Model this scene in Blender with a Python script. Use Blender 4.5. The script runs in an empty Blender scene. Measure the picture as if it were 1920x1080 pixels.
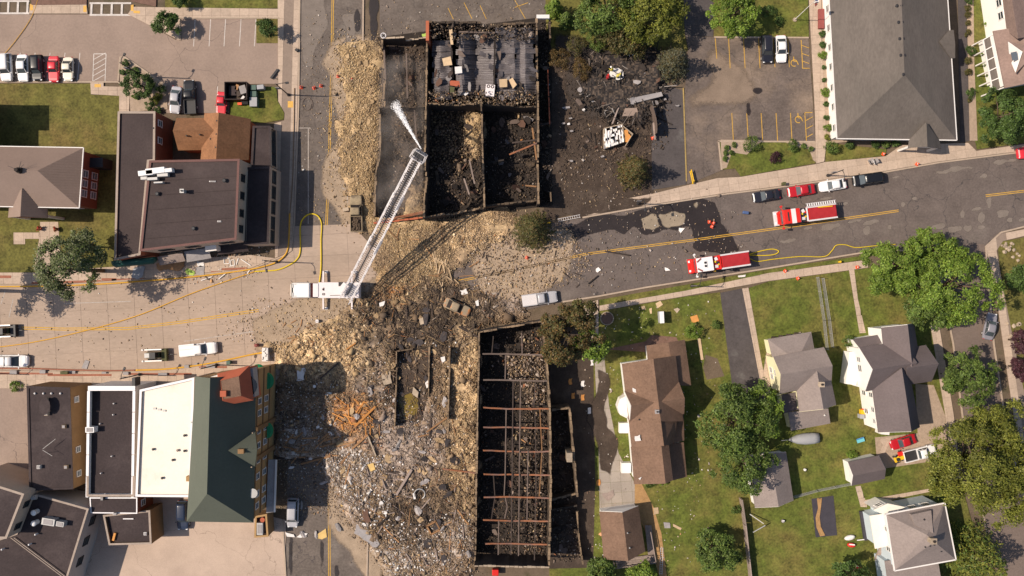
import bpy, bmesh, math, random
import numpy as np
from mathutils import Vector, Matrix, Euler
from mathutils.geometry import tessellate_polygon

# ------------------------------------------------------------------ camera, sky, sun, exposure
SC = bpy.context.scene
COL = SC.collection
H, S = 130.0, 11.0            # drone height in metres, survey pixels per metre on the ground
cam_d = bpy.data.cameras.new("camera"); cam = bpy.data.objects.new("camera", cam_d); COL.objects.link(cam)
cam.location = (0, 0, H); cam.rotation_euler = (0, 0, 0)
cam_d.sensor_width = 36.0; cam_d.lens = 36.0 * H / (1920 / S); cam_d.clip_end = 3000; cam_d.clip_start = 1
SC.camera = cam
SUN_EL, SUN_AZ = math.radians(47.0), math.radians(-2.0)      # light travels towards +x, a touch towards -y
w = bpy.data.worlds.new("World"); SC.world = w; w.use_nodes = True
nt = w.node_tree
sky = nt.nodes.new("ShaderNodeTexSky"); sky.sky_type = 'NISHITA'; sky.sun_disc = False
sky.sun_elevation = SUN_EL; sky.sun_rotation = math.radians(270.0); sky.air_density = 1.0; sky.dust_density = 1.6
bg = nt.nodes["Background"]; bg.inputs[1].default_value = 0.092
nt.links.new(sky.outputs[0], bg.inputs[0])
sun_d = bpy.data.lights.new("sun", 'SUN'); sun_d.energy = 4.55; sun_d.angle = math.radians(0.5); sun_d.color = (1.0, 0.872, 0.725)
sun = bpy.data.objects.new("sun", sun_d); COL.objects.link(sun)
ldir = Vector((math.cos(SUN_AZ) * math.cos(SUN_EL), math.sin(SUN_AZ) * math.cos(SUN_EL), -math.sin(SUN_EL)))
sun.rotation_euler = ldir.to_track_quat('-Z', 'Y').to_euler(); sun.location = (-60, 0, 80)
SC.view_settings.view_transform = 'Standard'; SC.view_settings.look = 'None'
SC.view_settings.exposure = 0.22; SC.view_settings.gamma = 1.0
SC.render.engine = 'CYCLES'
SC.cycles.volume_bounces = 4; SC.cycles.max_bounces = 8

rng = np.random.default_rng(7); random.seed(7)

# ------------------------------------------------------------------ survey helpers
def G(px, py, z=0.0):
    """survey point: picture coordinates of something at height z, turned into metres"""
    k = (H - z) / H
    return Vector(((px - 960) / S * k, (540 - py) / S * k, z))
def G2(px, py, z=0.0):
    v = G(px, py, z); return (v.x, v.y)

# ------------------------------------------------------------------ materials
M = {}
def nodes_of(m):
    m.use_nodes = True
    t = m.node_tree; b = t.nodes["Principled BSDF"]
    return t, b
def mk(t, kind, **kw):
    n = t.nodes.new(kind)
    for k, v in kw.items():
        if k.startswith("i_"):
            n.inputs[k[2:].replace("_", " ")].default_value = v
        else: setattr(n, k, v)
    return n
def mat(name, col, rough=0.85, var=0.18, scale=1.5, fine=12.0, bump=0.0, metal=0.0, objvar=0.0, spot=None, spot_scale=0.3,
        spot_lo=0.55, spot_hi=0.68, spot_amt=0.8, crack=None, stretch=None, attr=False, spec=0.3, coat=0.0, wave=None, world=False):
    m = bpy.data.materials.new(name); M[name] = m
    t, b = nodes_of(m); L = t.links.new
    b.inputs["Roughness"].default_value = rough; b.inputs["Metallic"].default_value = metal
    b.inputs["Specular IOR Level"].default_value = spec
    if coat: b.inputs["Coat Weight"].default_value = coat
    tc = mk(t, "ShaderNodeTexCoord"); vec = tc.outputs["Object"]
    if world:
        ge = mk(t, "ShaderNodeNewGeometry"); vec = ge.outputs["Position"]
    if stretch:
        mp = mk(t, "ShaderNodeMapping"); mp.inputs["Scale"].default_value = stretch; L(vec, mp.inputs[0]); vec = mp.outputs[0]
    n1 = mk(t, "ShaderNodeTexNoise", i_Scale=scale, i_Detail=6.0, i_Roughness=0.65); L(vec, n1.inputs["Vector"])
    n2 = mk(t, "ShaderNodeTexNoise", i_Scale=fine, i_Detail=3.0, i_Roughness=0.7); L(vec, n2.inputs["Vector"])
    ad = mk(t, "ShaderNodeMath", operation='ADD'); L(n1.outputs[0], ad.inputs[0]); L(n2.outputs[0], ad.inputs[1])
    mr = mk(t, "ShaderNodeMapRange"); L(ad.outputs[0], mr.inputs[0])
    mr.inputs[1].default_value = 0.7; mr.inputs[2].default_value = 1.3
    mr.inputs[3].default_value = 1 - var; mr.inputs[4].default_value = 1 + var
    val = mr.outputs[0]
    if objvar:
        oi = mk(t, "ShaderNodeObjectInfo"); r2 = mk(t, "ShaderNodeMapRange"); L(oi.outputs["Random"], r2.inputs[0])
        r2.inputs[3].default_value = 1 - objvar; r2.inputs[4].default_value = 1 + objvar
        mu = mk(t, "ShaderNodeMath", operation='MULTIPLY'); L(val, mu.inputs[0]); L(r2.outputs[0], mu.inputs[1]); val = mu.outputs[0]
    if attr:
        at = mk(t, "ShaderNodeAttribute", attribute_name="Col"); csrc = at.outputs["Color"]
    else:
        rgb = mk(t, "ShaderNodeRGB"); rgb.outputs[0].default_value = (*col, 1); csrc = rgb.outputs[0]
    if spot:
        n3 = mk(t, "ShaderNodeTexNoise", i_Scale=spot_scale, i_Detail=5.0, i_Roughness=0.6); L(vec, n3.inputs["Vector"])
        r3 = mk(t, "ShaderNodeMapRange"); L(n3.outputs[0], r3.inputs[0])
        r3.inputs[1].default_value = spot_lo; r3.inputs[2].default_value = spot_hi; r3.inputs[3].default_value = 0; r3.inputs[4].default_value = spot_amt
        mx = mk(t, "ShaderNodeMix", data_type='RGBA'); L(r3.outputs[0], mx.inputs[0]); L(csrc, mx.inputs[6]); mx.inputs[7].default_value = (*spot, 1)
        csrc = mx.outputs[2]
    if crack:
        cs, cw, ccol = crack
        nd = mk(t, "ShaderNodeTexNoise", i_Scale=cs * 3, i_Detail=4.0); L(vec, nd.inputs["Vector"])
        vm = mk(t, "ShaderNodeVectorMath", operation='MULTIPLY_ADD'); L(nd.outputs["Color"], vm.inputs[0]); vm.inputs[1].default_value = (0.5 / cs,) * 3; L(vec, vm.inputs[2])
        vo = mk(t, "ShaderNodeTexVoronoi", feature='DISTANCE_TO_EDGE', i_Scale=cs); L(vm.outputs[0], vo.inputs["Vector"])
        r4 = mk(t, "ShaderNodeMapRange"); L(vo.outputs["Distance"], r4.inputs[0]); r4.inputs[1].default_value = cw * 0.4; r4.inputs[2].default_value = cw
        r4.inputs[3].default_value = 0.75; r4.inputs[4].default_value = 0
        mx = mk(t, "ShaderNodeMix", data_type='RGBA'); L(r4.outputs[0], mx.inputs[0]); L(csrc, mx.inputs[6]); mx.inputs[7].default_value = (*ccol, 1); csrc = mx.outputs[2]
    hv = mk(t, "ShaderNodeVectorMath", operation='SCALE'); L(csrc, hv.inputs[0]); L(val, hv.inputs["Scale"])
    L(hv.outputs[0], b.inputs["Base Color"])
    if bump:
        bp = mk(t, "ShaderNodeBump"); bp.inputs["Strength"].default_value = min(1, bump); bp.inputs["Distance"].default_value = 0.05 * max(1, bump)
        L(n2.outputs[0], bp.inputs["Height"]); L(bp.outputs[0], b.inputs["Normal"])
    return m
def glass(name, col=(0.02, 0.03, 0.035), rough=0.08):
    m = bpy.data.materials.new(name); M[name] = m; t, b = nodes_of(m)
    oi = mk(t, "ShaderNodeObjectInfo"); r = mk(t, "ShaderNodeMapRange"); t.links.new(oi.outputs["Random"], r.inputs[0]); r.inputs[3].default_value = .7; r.inputs[4].default_value = 1.6
    v = mk(t, "ShaderNodeVectorMath", operation='SCALE'); v.inputs[0].default_value = col; t.links.new(r.outputs[0], v.inputs["Scale"]); t.links.new(v.outputs[0], b.inputs["Base Color"])
    b.inputs["Roughness"].default_value = rough; b.inputs["Specular IOR Level"].default_value = 0.8
    return m
def leafmat(name, objvar=0.12):
    m = bpy.data.materials.new(name); M[name] = m; t, b = nodes_of(m)
    at = mk(t, "ShaderNodeAttribute", attribute_name="Col")
    t.links.new(at.outputs["Color"], b.inputs["Base Color"]); b.inputs["Roughness"].default_value = 0.55; b.inputs["Specular IOR Level"].default_value = 0.25
    tr = mk(t, "ShaderNodeBsdfTranslucent"); t.links.new(at.outputs["Color"], tr.inputs[0])
    mx = mk(t, "ShaderNodeMixShader"); mx.inputs[0].default_value = 0.2
    t.links.new(b.outputs[0], mx.inputs[1]); t.links.new(tr.outputs[0], mx.inputs[2])
    t.links.new(mx.outputs[0], t.nodes["Material Output"].inputs[0])
    return m

# ground surfaces
mat('asphalt', (0.128, 0.102, 0.090), 0.9, 0.27, 0.35, 3.0, 0.15, spot=(0.175, 0.145, 0.125), spot_scale=0.16, spot_lo=0.56, spot_hi=0.72, spot_amt=0.55, crack=(0.10, 0.006, (0.05, 0.045, 0.045)), world=True)
mat('asphalt_scuffed', (0.130, 0.105, 0.089), 0.9, 0.34, 0.3, 2.6, 0.2, spot=(0.20, 0.17, 0.145), spot_scale=0.22, spot_lo=0.5, spot_hi=0.7, spot_amt=0.7, crack=(0.12, 0.006, (0.06, 0.05, 0.05)), world=True)
mat('asphalt_lot', (0.125, 0.098, 0.084), 0.92, 0.34, 0.3, 2.6, 0.15, spot=(0.235, 0.175, 0.130), spot_scale=0.09, spot_lo=0.46, spot_hi=0.66, spot_amt=0.85, crack=(0.09, 0.005, (0.06, 0.05, 0.045)), world=True)
mat('asphalt_dark', (0.080, 0.068, 0.066), 0.9, 0.24, 0.5, 3.0, 0.15, spot=(0.13, 0.12, 0.11), spot_scale=0.25, spot_lo=0.6, spot_hi=0.75, world=True)
mat('asphalt_worn', (0.285, 0.212, 0.170), 0.92, 0.14, 0.25, 2.6, 0.1, spot=(0.235, 0.175, 0.142), spot_scale=0.12, spot_lo=0.5, spot_hi=0.75, spot_amt=0.5, crack=(0.05, 0.0028, (0.12, 0.09, 0.08)), world=True)
mat('asphalt_side', (0.165, 0.125, 0.104), 0.92, 0.19, 0.3, 2.6, 0.1, spot=(0.125, 0.095, 0.082), spot_scale=0.15, spot_lo=0.5, spot_hi=0.75, world=True)
mat('concrete_road', (0.375, 0.285, 0.222), 0.92, 0.14, 0.22, 2.6, 0.1, objvar=0.015, spot=(0.28, 0.215, 0.158), spot_scale=0.13, spot_lo=0.5, spot_hi=0.75, spot_amt=0.6, stretch=(0.4, 1.0, 1.0), world=True)
mat('concrete_walk', (0.45, 0.345, 0.265), 0.92, 0.16, 0.5, 3.0, 0.1, objvar=0.06, spot=(0.33, 0.25, 0.19), spot_scale=0.25, spot_lo=0.55, spot_hi=0.8, spot_amt=0.6, world=True)
mat('concrete_grey', (0.33, 0.28, 0.235), 0.92, 0.14, 0.4, 7, 0.1, objvar=0.08, spot=(0.2, 0.16, 0.13), spot_scale=0.3, spot_lo=0.52, spot_hi=0.75, spot_amt=0.6, world=True)
mat('joint', (0.25, 0.19, 0.15), 0.95, 0.15, 1, 6)
mat('kerb', (0.40, 0.31, 0.235), 0.92, 0.15, 0.8, 6, 0.1, world=True)
mat('soil', (0.13, 0.095, 0.065), 0.95, 0.25, 0.5, 5, 0.3, spot=(0.07, 0.06, 0.03), spot_scale=0.3, world=True)
mat('char_soil', (0.058, 0.041, 0.031), 0.95, 0.35, 0.5, 5, 0.5, spot=(0.105, 0.078, 0.06), spot_scale=0.35, spot_lo=0.5, spot_hi=0.72, spot_amt=0.8, world=True)
mat('char_floor', (0.030, 0.023, 0.019), 0.95, 0.4, 0.6, 6, 0.6, spot=(0.075, 0.055, 0.042), spot_scale=0.45, spot_lo=0.52, spot_hi=0.75, spot_amt=0.8, world=True)
mat('wet', (0.030, 0.023, 0.022), 0.42, 0.3, 0.5, 5, 0.1, world=True, spec=0.4)
mat('mulch', (0.17, 0.10, 0.075), 0.95, 0.3, 2, 14, 0.5, world=True)
mat('gravel', (0.36, 0.27, 0.20), 0.95, 0.25, 2, 14, 0.5, world=True)
mat('brick_paver', (0.30, 0.12, 0.075), 0.9, 0.2, 2, 8, world=True)
mat('grass', (0.094, 0.112, 0.019), 0.95, 0.55, 0.5, 2.6, 0.7, spot=(0.175, 0.128, 0.040), spot_scale=0.16, spot_lo=0.42, spot_hi=0.70, spot_amt=0.75, world=True)
mat('grass_dry', (0.120, 0.110, 0.027), 0.95, 0.55, 0.45, 2.6, 0.7, spot=(0.17, 0.115, 0.042), spot_scale=0.14, spot_lo=0.48, spot_hi=0.72, spot_amt=0.7, world=True)
mat('paint_yellow', (0.52, 0.30, 0.045), 0.8, 0.3, 1.2, 8, world=True)
mat('paint_white', (0.55, 0.50, 0.46), 0.8, 0.3, 1.2, 8, world=True)
mat('paint_white_worn', (0.40, 0.35, 0.31), 0.85, 0.35, 1.2, 8, world=True)
mat('pad_yellow', (0.62, 0.36, 0.08), 0.7, 0.15)
# buildings
mat('roof_grey', (0.128, 0.108, 0.094), 0.92, 0.21, 0.25, 3.2, 0.3, spot=(0.104, 0.090, 0.078), spot_scale=0.2, spot_lo=0.5, spot_hi=0.7, spot_amt=0.6, stretch=(1.0, 0.35, 1.0), world=True)
mat('roof_slate', (0.125, 0.100, 0.100), 0.92, 0.15, 0.3, 3.2, 0.25, world=True)
mat('roof_light', (0.235, 0.192, 0.175), 0.92, 0.18, 0.3, 3.2, 0.25, world=True)
mat('roof_brown', (0.165, 0.100, 0.068), 0.92, 0.30, 0.3, 3.2, 0.25, world=True)
mat('roof_tan', (0.245, 0.118, 0.058), 0.92, 0.30, 0.5, 3.2, 0.3, world=True)
mat('roof_taupe', (0.225, 0.155, 0.130), 0.9, 0.18, 0.4, 3.2, 0.2, world=True)
mat('metal_tan', (0.225, 0.160, 0.128), 0.6, 0.09, 0.3, 3.2, world=True)
mat('coping_red', (0.15, 0.075, 0.065), 0.8, 0.15)
mat('membrane', (0.056, 0.040, 0.038), 0.9, 0.21, 0.18, 3.2, 0.1, spot=(0.088, 0.066, 0.061), spot_scale=0.15, spot_lo=0.5, spot_hi=0.75, spot_amt=0.5, world=True)
mat('membrane_dark', (0.046, 0.033, 0.033), 0.9, 0.24, 0.2, 3.2, 0.1, spot=(0.068, 0.051, 0.049), spot_scale=0.2, spot_lo=0.5, spot_hi=0.75, world=True)
mat('membrane_white', (0.80, 0.73, 0.63), 0.75, 0.06, 0.2, 4, spot=(0.55, 0.43, 0.31), spot_scale=0.22, spot_lo=0.52, spot_hi=0.8, spot_amt=0.6, world=True)
mat('roof_green', (0.090, 0.100, 0.078), 0.8, 0.09, 0.2, 3.2, 0.05, world=True)
mat('white_wall', (0.80, 0.77, 0.73), 0.7, 0.04, 0.4, 6)
mat('cream_wall', (0.75, 0.70, 0.45), 0.75, 0.05, 0.4, 6)
mat('tan_brick', (0.38, 0.235, 0.105), 0.9, 0.15, 0.5, 9, 0.2)
mat('tan_dark', (0.24, 0.14, 0.065), 0.9, 0.15, 0.5, 9, 0.2)
mat('brick_red', (0.20, 0.068, 0.040), 0.9, 0.16, 0.8, 10, 0.2)
mat('brick_orange', (0.42, 0.12, 0.06), 0.9, 0.16, 0.8, 10, 0.2)
mat('terracotta', (0.40, 0.105, 0.055), 0.85, 0.12, 0.8, 8)
mat('trim_white', (0.74, 0.70, 0.66), 0.6, 0.05, 0.6, 6)
mat('trim_red', (0.25, 0.07, 0.06), 0.7, 0.1)
mat('stucco', (0.46, 0.37, 0.29), 0.9, 0.1, 0.5, 8, 0.1)
mat('grey_wall', (0.36, 0.34, 0.33), 0.8, 0.08)
mat('coping', (0.34, 0.27, 0.22), 0.8, 0.2, 1, 8)
mat('flash_white', (0.78, 0.75, 0.75), 0.5, 0.05, 0.5, 6)
mat('awning_green', (0.01, 0.19, 0.075), 0.6, 0.1)
mat('fascia_green', (0.012, 0.07, 0.055), 0.5, 0.1)
glass('glass'); glass('glass_light', (0.14, 0.16, 0.18), 0.15); glass('car_glass', (0.045, 0.055, 0.06), 0.12)
mat('char_brick', (0.125, 0.088, 0.058), 0.95, 0.4, 0.5, 5, 0.5, spot=(0.03, 0.025, 0.022), spot_scale=0.35, spot_lo=0.45, spot_hi=0.6, spot_amt=0.85, world=True)
mat('char_wall', (0.050, 0.037, 0.030), 0.95, 0.35, 0.6, 6, 0.5, spot=(0.09, 0.06, 0.045), spot_scale=0.5, spot_lo=0.55, spot_hi=0.7, world=True)
mat('scorched_stone', (0.25, 0.175, 0.11), 0.92, 0.35, 0.6, 6, 0.5, spot=(0.09, 0.065, 0.045), spot_scale=0.4, spot_lo=0.46, spot_hi=0.6, spot_amt=0.9, world=True)
mat('rust_steel', (0.27, 0.105, 0.048), 0.75, 0.35, 0.9, 7, spot=(0.16, 0.10, 0.085), spot_scale=0.5, spot_lo=0.45, spot_hi=0.6)
mat('ash_steel', (0.135, 0.098, 0.080), 0.7, 0.3, 0.8, 8)
mat('charcoal', (0.030, 0.023, 0.020), 0.9, 0.4, 1, 8, 0.4)
mat('corrugated', (0.130, 0.112, 0.112), 0.55, 0.3, 0.35, 6, 0.1, metal=0.0, spot=(0.055, 0.045, 0.045), spot_scale=0.3, spot_lo=0.48, spot_hi=0.66, spot_amt=0.8, world=True, spec=0.5)
mat('rubble', (0.2, 0.2, 0.2), 0.95, 0.35, 1.2, 9, 0.8, attr=True, world=True)
mat('debris', (0.2, 0.2, 0.2), 0.92, 0.12, 2, 12, 0.0, attr=True, world=True)
mat('wood', (0.30, 0.16, 0.075), 0.85, 0.3, 2, 12, objvar=0.35)
mat('wood_orange', (0.46, 0.20, 0.055), 0.85, 0.25, 2, 12, objvar=0.25)
mat('wood_pale', (0.50, 0.36, 0.22), 0.85, 0.2, 2, 12, objvar=0.2)
mat('wood_char', (0.055, 0.040, 0.033), 0.9, 0.4, 2, 12, objvar=0.4)
mat('wood_grey', (0.27, 0.21, 0.18), 0.9, 0.25, 2, 12, objvar=0.2)
mat('foam_yellow', (0.62, 0.42, 0.16), 0.85, 0.15, 1, 6)
mat('plywood', (0.60, 0.27, 0.075), 0.85, 0.15, 1, 6)
mat('sheet_white', (0.70, 0.66, 0.63), 0.7, 0.1, 1, 6)
mat('sheet_grey', (0.30, 0.275, 0.27), 0.75, 0.2, 1, 6)
mat('sheet_brown', (0.11, 0.06, 0.042), 0.85, 0.2, 1, 6)
mat('stone_pale', (0.38, 0.30, 0.22), 0.9, 0.25, 1, 6, 0.3, objvar=0.2)
mat('white_gloss', (0.80, 0.78, 0.76), 0.3, 0.03, coat=0.3)
mat('white_enamel', (0.74, 0.67, 0.66), 0.4, 0.05, coat=0.2)
mat('red_gloss', (0.62, 0.025, 0.018), 0.3, 0.04, coat=0.4)
mat('red_tarp', (0.36, 0.02, 0.025), 0.7, 0.1, 0.6, 6)
mat('steel', (0.45, 0.43, 0.42), 0.45, 0.08, metal=0.3)
mat('steel_bright', (0.66, 0.62, 0.61), 0.45, 0.06, metal=0.1)
mat('dark_metal', (0.035, 0.033, 0.035), 0.5, 0.1)
mat('rubber', (0.025, 0.024, 0.024), 0.9, 0.1)
mat('galv', (0.40, 0.39, 0.38), 0.5, 0.1, metal=0.2)
mat('hose_yellow', (0.66, 0.47, 0.02), 0.6, 0.12, 0.5, 6)
mat('hose_orange', (0.62, 0.33, 0.03), 0.6, 0.15, 0.5, 6)
mat('hose_tan', (0.23, 0.15, 0.085), 0.7, 0.15, 0.5, 6)
mat('cone_orange', (0.85, 0.10, 0.035), 0.6, 0.05)
mat('blue_plastic', (0.08, 0.28, 0.62), 0.5, 0.05)
mat('cyan_plastic', (0.16, 0.50, 0.56), 0.5, 0.05)
mat('yellow_plastic', (0.75, 0.45, 0.02), 0.5, 0.05)
mat('box_green', (0.075, 0.125, 0.10), 0.6, 0.1)
mat('dumpster_brown', (0.040, 0.026, 0.024), 0.7, 0.2, 1, 6)
mat('tarp_grey', (0.34, 0.34, 0.35), 0.7, 0.1)
mat('tarp_black', (0.050, 0.045, 0.055), 0.7, 0.2, 0.8, 6, 0.3)
mat('straw', (0.36, 0.21, 0.09), 0.95, 0.3, 1.5, 9, 0.5)
mat('pool_mud', (0.19, 0.13, 0.022), 0.25, 0.15, 0.6, 5, world=True, spec=0.5)
mat('skin', (0.50, 0.30, 0.21), 0.6, 0.05)
mat('coat_yellow', (0.55, 0.45, 0.08), 0.8, 0.12)
mat('coat_black', (0.03, 0.03, 0.035), 0.8, 0.12)
mat('bark', (0.12, 0.085, 0.06), 0.95, 0.25, 1.5, 8, 0.4)
mat('olive', (0.085, 0.085, 0.035), 0.8, 0.25, 1.5, 8)
mat('burnt_paint', (0.30, 0.235, 0.16), 0.8, 0.25, 0.8, 7, spot=(0.46, 0.16, 0.045), spot_scale=0.8, spot_lo=0.5, spot_hi=0.6, spot_amt=0.8)
mat('lamp_white', (0.85, 0.85, 0.85), 0.2, 0.02); mat('lamp_red', (0.4, 0.01, 0.01), 0.3, 0.02)
mat('mailbox_blue', (0.07, 0.11, 0.23), 0.6, 0.1)
leafmat('leaf')
def soft_mat(name, base):
    """a stain: the base material fading out over its feathered edge"""
    m = M[base].copy(); m.name = name; M[name] = m; t = m.node_tree
    b = t.nodes["Principled BSDF"]; at = mk(t, "ShaderNodeAttribute", attribute_name="A")
    ge = mk(t, "ShaderNodeNewGeometry"); n = mk(t, "ShaderNodeTexNoise", i_Scale=1.3, i_Detail=6.0, i_Roughness=0.7); t.links.new(ge.outputs["Position"], n.inputs["Vector"])
    a = mk(t, "ShaderNodeMath", operation='MULTIPLY_ADD'); t.links.new(at.outputs["Fac"], a.inputs[0]); a.inputs[1].default_value = 1.5; a.inputs[2].default_value = -0.75
    c = mk(t, "ShaderNodeMath", operation='ADD'); t.links.new(a.outputs[0], c.inputs[0]); t.links.new(n.outputs[0], c.inputs[1])
    r = mk(t, "ShaderNodeMapRange"); t.links.new(c.outputs[0], r.inputs[0]); r.inputs[1].default_value = 0.25; r.inputs[2].default_value = 0.75; r.inputs[3].default_value = 0; r.inputs[4].default_value = 0.92
    tr = mk(t, "ShaderNodeBsdfTransparent"); mx = mk(t, "ShaderNodeMixShader"); t.links.new(r.outputs[0], mx.inputs[0]); t.links.new(tr.outputs[0], mx.inputs[1]); t.links.new(b.outputs[0], mx.inputs[2])
    t.links.new(mx.outputs[0], t.nodes["Material Output"].inputs[0])

# ------------------------------------------------------------------ mesh helpers
def fast_mesh(name, verts, faces, cols=None):
    """verts (N,3), faces (M,k) arrays, one colour per face"""
    verts = np.asarray(verts, np.float32); faces = np.asarray(faces, np.int32); k = faces.shape[1]
    me = bpy.data.meshes.new(name)
    me.vertices.add(len(verts)); me.vertices.foreach_set("co", verts.ravel())
    me.loops.add(faces.size); me.loops.foreach_set("vertex_index", faces.ravel())
    me.polygons.add(len(faces)); me.polygons.foreach_set("loop_start", np.arange(0, faces.size, k, dtype=np.int32))
    if cols is not None:
        ca = me.color_attributes.new("Col", 'FLOAT_COLOR', 'CORNER')
        c = np.ones((len(faces), k, 4), np.float32); c[:, :, :3] = np.asarray(cols, np.float32)[:, None, :]
        ca.data.foreach_set("color", c.ravel())
    me.update(calc_edges=True); me.validate()
    return me
def add_obj(name, data, parent=None, m=None, loc=None):
    o = bpy.data.objects.new(name, data); COL.objects.link(o)
    if m: 
        if data.materials: data.materials[0] = M[m]
        else: data.materials.append(M[m])
    if parent is not None: o.parent = parent
    if loc is not None: o.location = loc
    return o
def tag(o, label=None, cat=None, group=None, kind=None):
    if label: o["label"] = label
    if cat: o["category"] = cat
    if group: o["group"] = group
    if kind: o["kind"] = kind
    return o
def thing(name, label, cat, loc=(0, 0, 0), rz=0.0, group=None):
    o = bpy.data.objects.new(name, None); COL.objects.link(o); o.empty_display_size = 0.3
    o.location = loc; o.rotation_euler = (0, 0, rz)
    return tag(o, label, cat, group)
def copy_tree(o, parent=None):
    c = o.copy(); COL.objects.link(c); c.parent = parent
    for ch in list(o.children): copy_tree(ch, c)
    return c

class MB:
    def __init__(s): s.v = []; s.f = []
    def add(s, vs, fs):
        n = len(s.v); s.v += [tuple(v) for v in vs]; s.f += [tuple(i + n for i in f) for f in fs]; return s
    def box(s, c, d, rz=0.0, rot=None, taper=1.0):
        hx, hy, hz = d[0] / 2, d[1] / 2, d[2] / 2
        R = rot if rot is not None else Matrix.Rotation(rz, 3, 'Z')
        vs = [Vector((x * (taper if z > 0 else 1), y * (taper if z > 0 else 1), z)) for z in (-hz, hz) for x, y in ((-hx, -hy), (hx, -hy), (hx, hy), (-hx, hy))]
        return s.add([R @ v + Vector(c) for v in vs], [(3, 2, 1, 0), (4, 5, 6, 7), (0, 1, 5, 4), (1, 2, 6, 5), (2, 3, 7, 6), (3, 0, 4, 7)])
    def bar(s, a, b, w, h=None, up=Vector((0, 0, 1))):
        a, b = Vector(a), Vector(b); h = w if h is None else h
        d = b - a; L = d.length
        if L < 1e-6: return s
        x = d / L; y = up.cross(x)
        if y.length < 1e-4: y = Vector((0, 1, 0)).cross(x)
        y.normalize(); z = x.cross(y)
        return s.box((a + b) / 2, (L, w, h), rot=Matrix((x, y, z)).transposed())
    def tube(s, pts, r, n=8, cap=True):
        pts = [Vector(p) for p in pts]; N = len(pts); rs = r if isinstance(r, (list, tuple)) else [r] * N
        base = len(s.v); px = None
        for i, p in enumerate(pts):
            t = (pts[min(i + 1, N - 1)] - pts[max(i - 1, 0)]).normalized()
            ref = Vector((0, 0, 1)) if abs(t.z) < 0.95 else Vector((1, 0, 0))
            if px is None: px = ref.cross(t).normalized()
            px = (px - t * px.dot(t)); px = px.normalized() if px.length > 1e-5 else ref.cross(t).normalized()
            py = t.cross(px)
            for k in range(n):
                a = 2 * math.pi * k / n
                s.v.append(tuple(p + (px * math.cos(a) + py * math.sin(a)) * rs[i]))
        for i in range(N - 1):
            for k in range(n):
                k2 = (k + 1) % n
                s.f.append((base + i * n + k, base + i * n + k2, base + (i + 1) * n + k2, base + (i + 1) * n + k))
        if cap:
            s.f.append(tuple(base + k for k in reversed(range(n)))); s.f.append(tuple(base + (N - 1) * n + k for k in range(n)))
        return s
    def cyl(s, c, r, h, n=12, r2=None):
        c = Vector(c); return s.tube([c, c + Vector((0, 0, h))], [r, r if r2 is None else r2], n)
    def prism(s, poly, z0, z1):
        poly = [(p[0], p[1]) for p in poly]
        ar = sum(poly[i][0] * poly[(i + 1) % len(poly)][1] - poly[(i + 1) % len(poly)][0] * poly[i][1] for i in range(len(poly)))
        if ar < 0: poly = poly[::-1]
        n = len(poly); b = len(s.v)
        s.v += [(x, y, z0) for x, y in poly] + [(x, y, z1) for x, y in poly]
        for tri in tessellate_polygon([[Vector((x, y, 0)) for x, y in poly]]):
            a, c_, d = tri
            p, q, r = Vector(poly[a]), Vector(poly[c_]), Vector(poly[d])
            if (q - p).cross(r - p) < 0: a, d = d, a
            s.f.append((b + n + a, b + n + c_, b + n + d)); s.f.append((b + d, b + c_, b + a))
        for i in range(n):
            j = (i + 1) % n; s.f.append((b + i, b + j, b + n + j, b + n + i))
        return s
    def sheet(s, poly, z):
        poly = [(p[0], p[1]) for p in poly]; b = len(s.v)
        s.v += [(x, y, z) for x, y in poly]
        for a, c_, d in tessellate_polygon([[Vector((x, y, 0)) for x, y in poly]]):
            p, q, r = Vector(poly[a]), Vector(poly[c_]), Vector(poly[d])
            if (q - p).cross(r - p) < 0: a, d = d, a
            s.f.append((b + a, b + c_, b + d))
        return s
    def slab(s, vs, faces, th):
        """thick roof: top faces plus underside th below"""
        vs = [Vector(v) for v in vs]; n = len(vs); b = len(s.v)
        s.v += [tuple(v) for v in vs] + [(v.x, v.y, v.z - th) for v in vs]
        ed = {}
        for f in faces:
            f = list(f)
            nz = sum((vs[f[i]].x * vs[f[(i + 1) % len(f)]].y - vs[f[(i + 1) % len(f)]].x * vs[f[i]].y) for i in range(len(f)))
            if nz < 0: f = f[::-1]
            s.f.append(tuple(b + i for i in f)); s.f.append(tuple(b + n + i for i in reversed(f)))
            for i in range(len(f)):
                e = (f[i], f[(i + 1) % len(f)])
                if (e[1], e[0]) in ed: del ed[(e[1], e[0])]
                else: ed[e] = 1
        for (i, j) in ed: s.f.append((b + i, b + n + i, b + n + j, b + j))
        return s
    def loft(s, secs, cap=True):
        n = len(secs[0]); b = len(s.v)
        for sec in secs: s.v += [tuple(p) for p in sec]
        for i in range(len(secs) - 1):
            for k in range(n):
                k2 = (k + 1) % n
                s.f.append((b + i * n + k, b + i * n + k2, b + (i + 1) * n + k2, b + (i + 1) * n + k))
        if cap:
            s.f.append(tuple(b + k for k in reversed(range(n)))); s.f.append(tuple(b + (len(secs) - 1) * n + k for k in range(n)))
        return s
    def mesh(s, name, off=None, bevel=0.0, smooth=False):
        me = bpy.data.meshes.new(name)
        vs = s.v if off is None else [(x - off[0], y - off[1], z - off[2]) for x, y, z in s.v]
        me.from_pydata(vs, [], s.f); me.update()
        bm = bmesh.new(); bm.from_mesh(me)
        bmesh.ops.recalc_face_normals(bm, faces=bm.faces)
        if bevel:
            es = [e for e in bm.edges if len(e.link_faces) == 2 and e.calc_face_angle(0) > 0.6]
            bmesh.ops.bevel(bm, geom=es, offset=bevel, segments=2, profile=0.6, affect='EDGES', clamp_overlap=True)
        bm.to_mesh(me); bm.free()
        if smooth:
            for p in me.polygons: p.use_smooth = True
        return me
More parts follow.
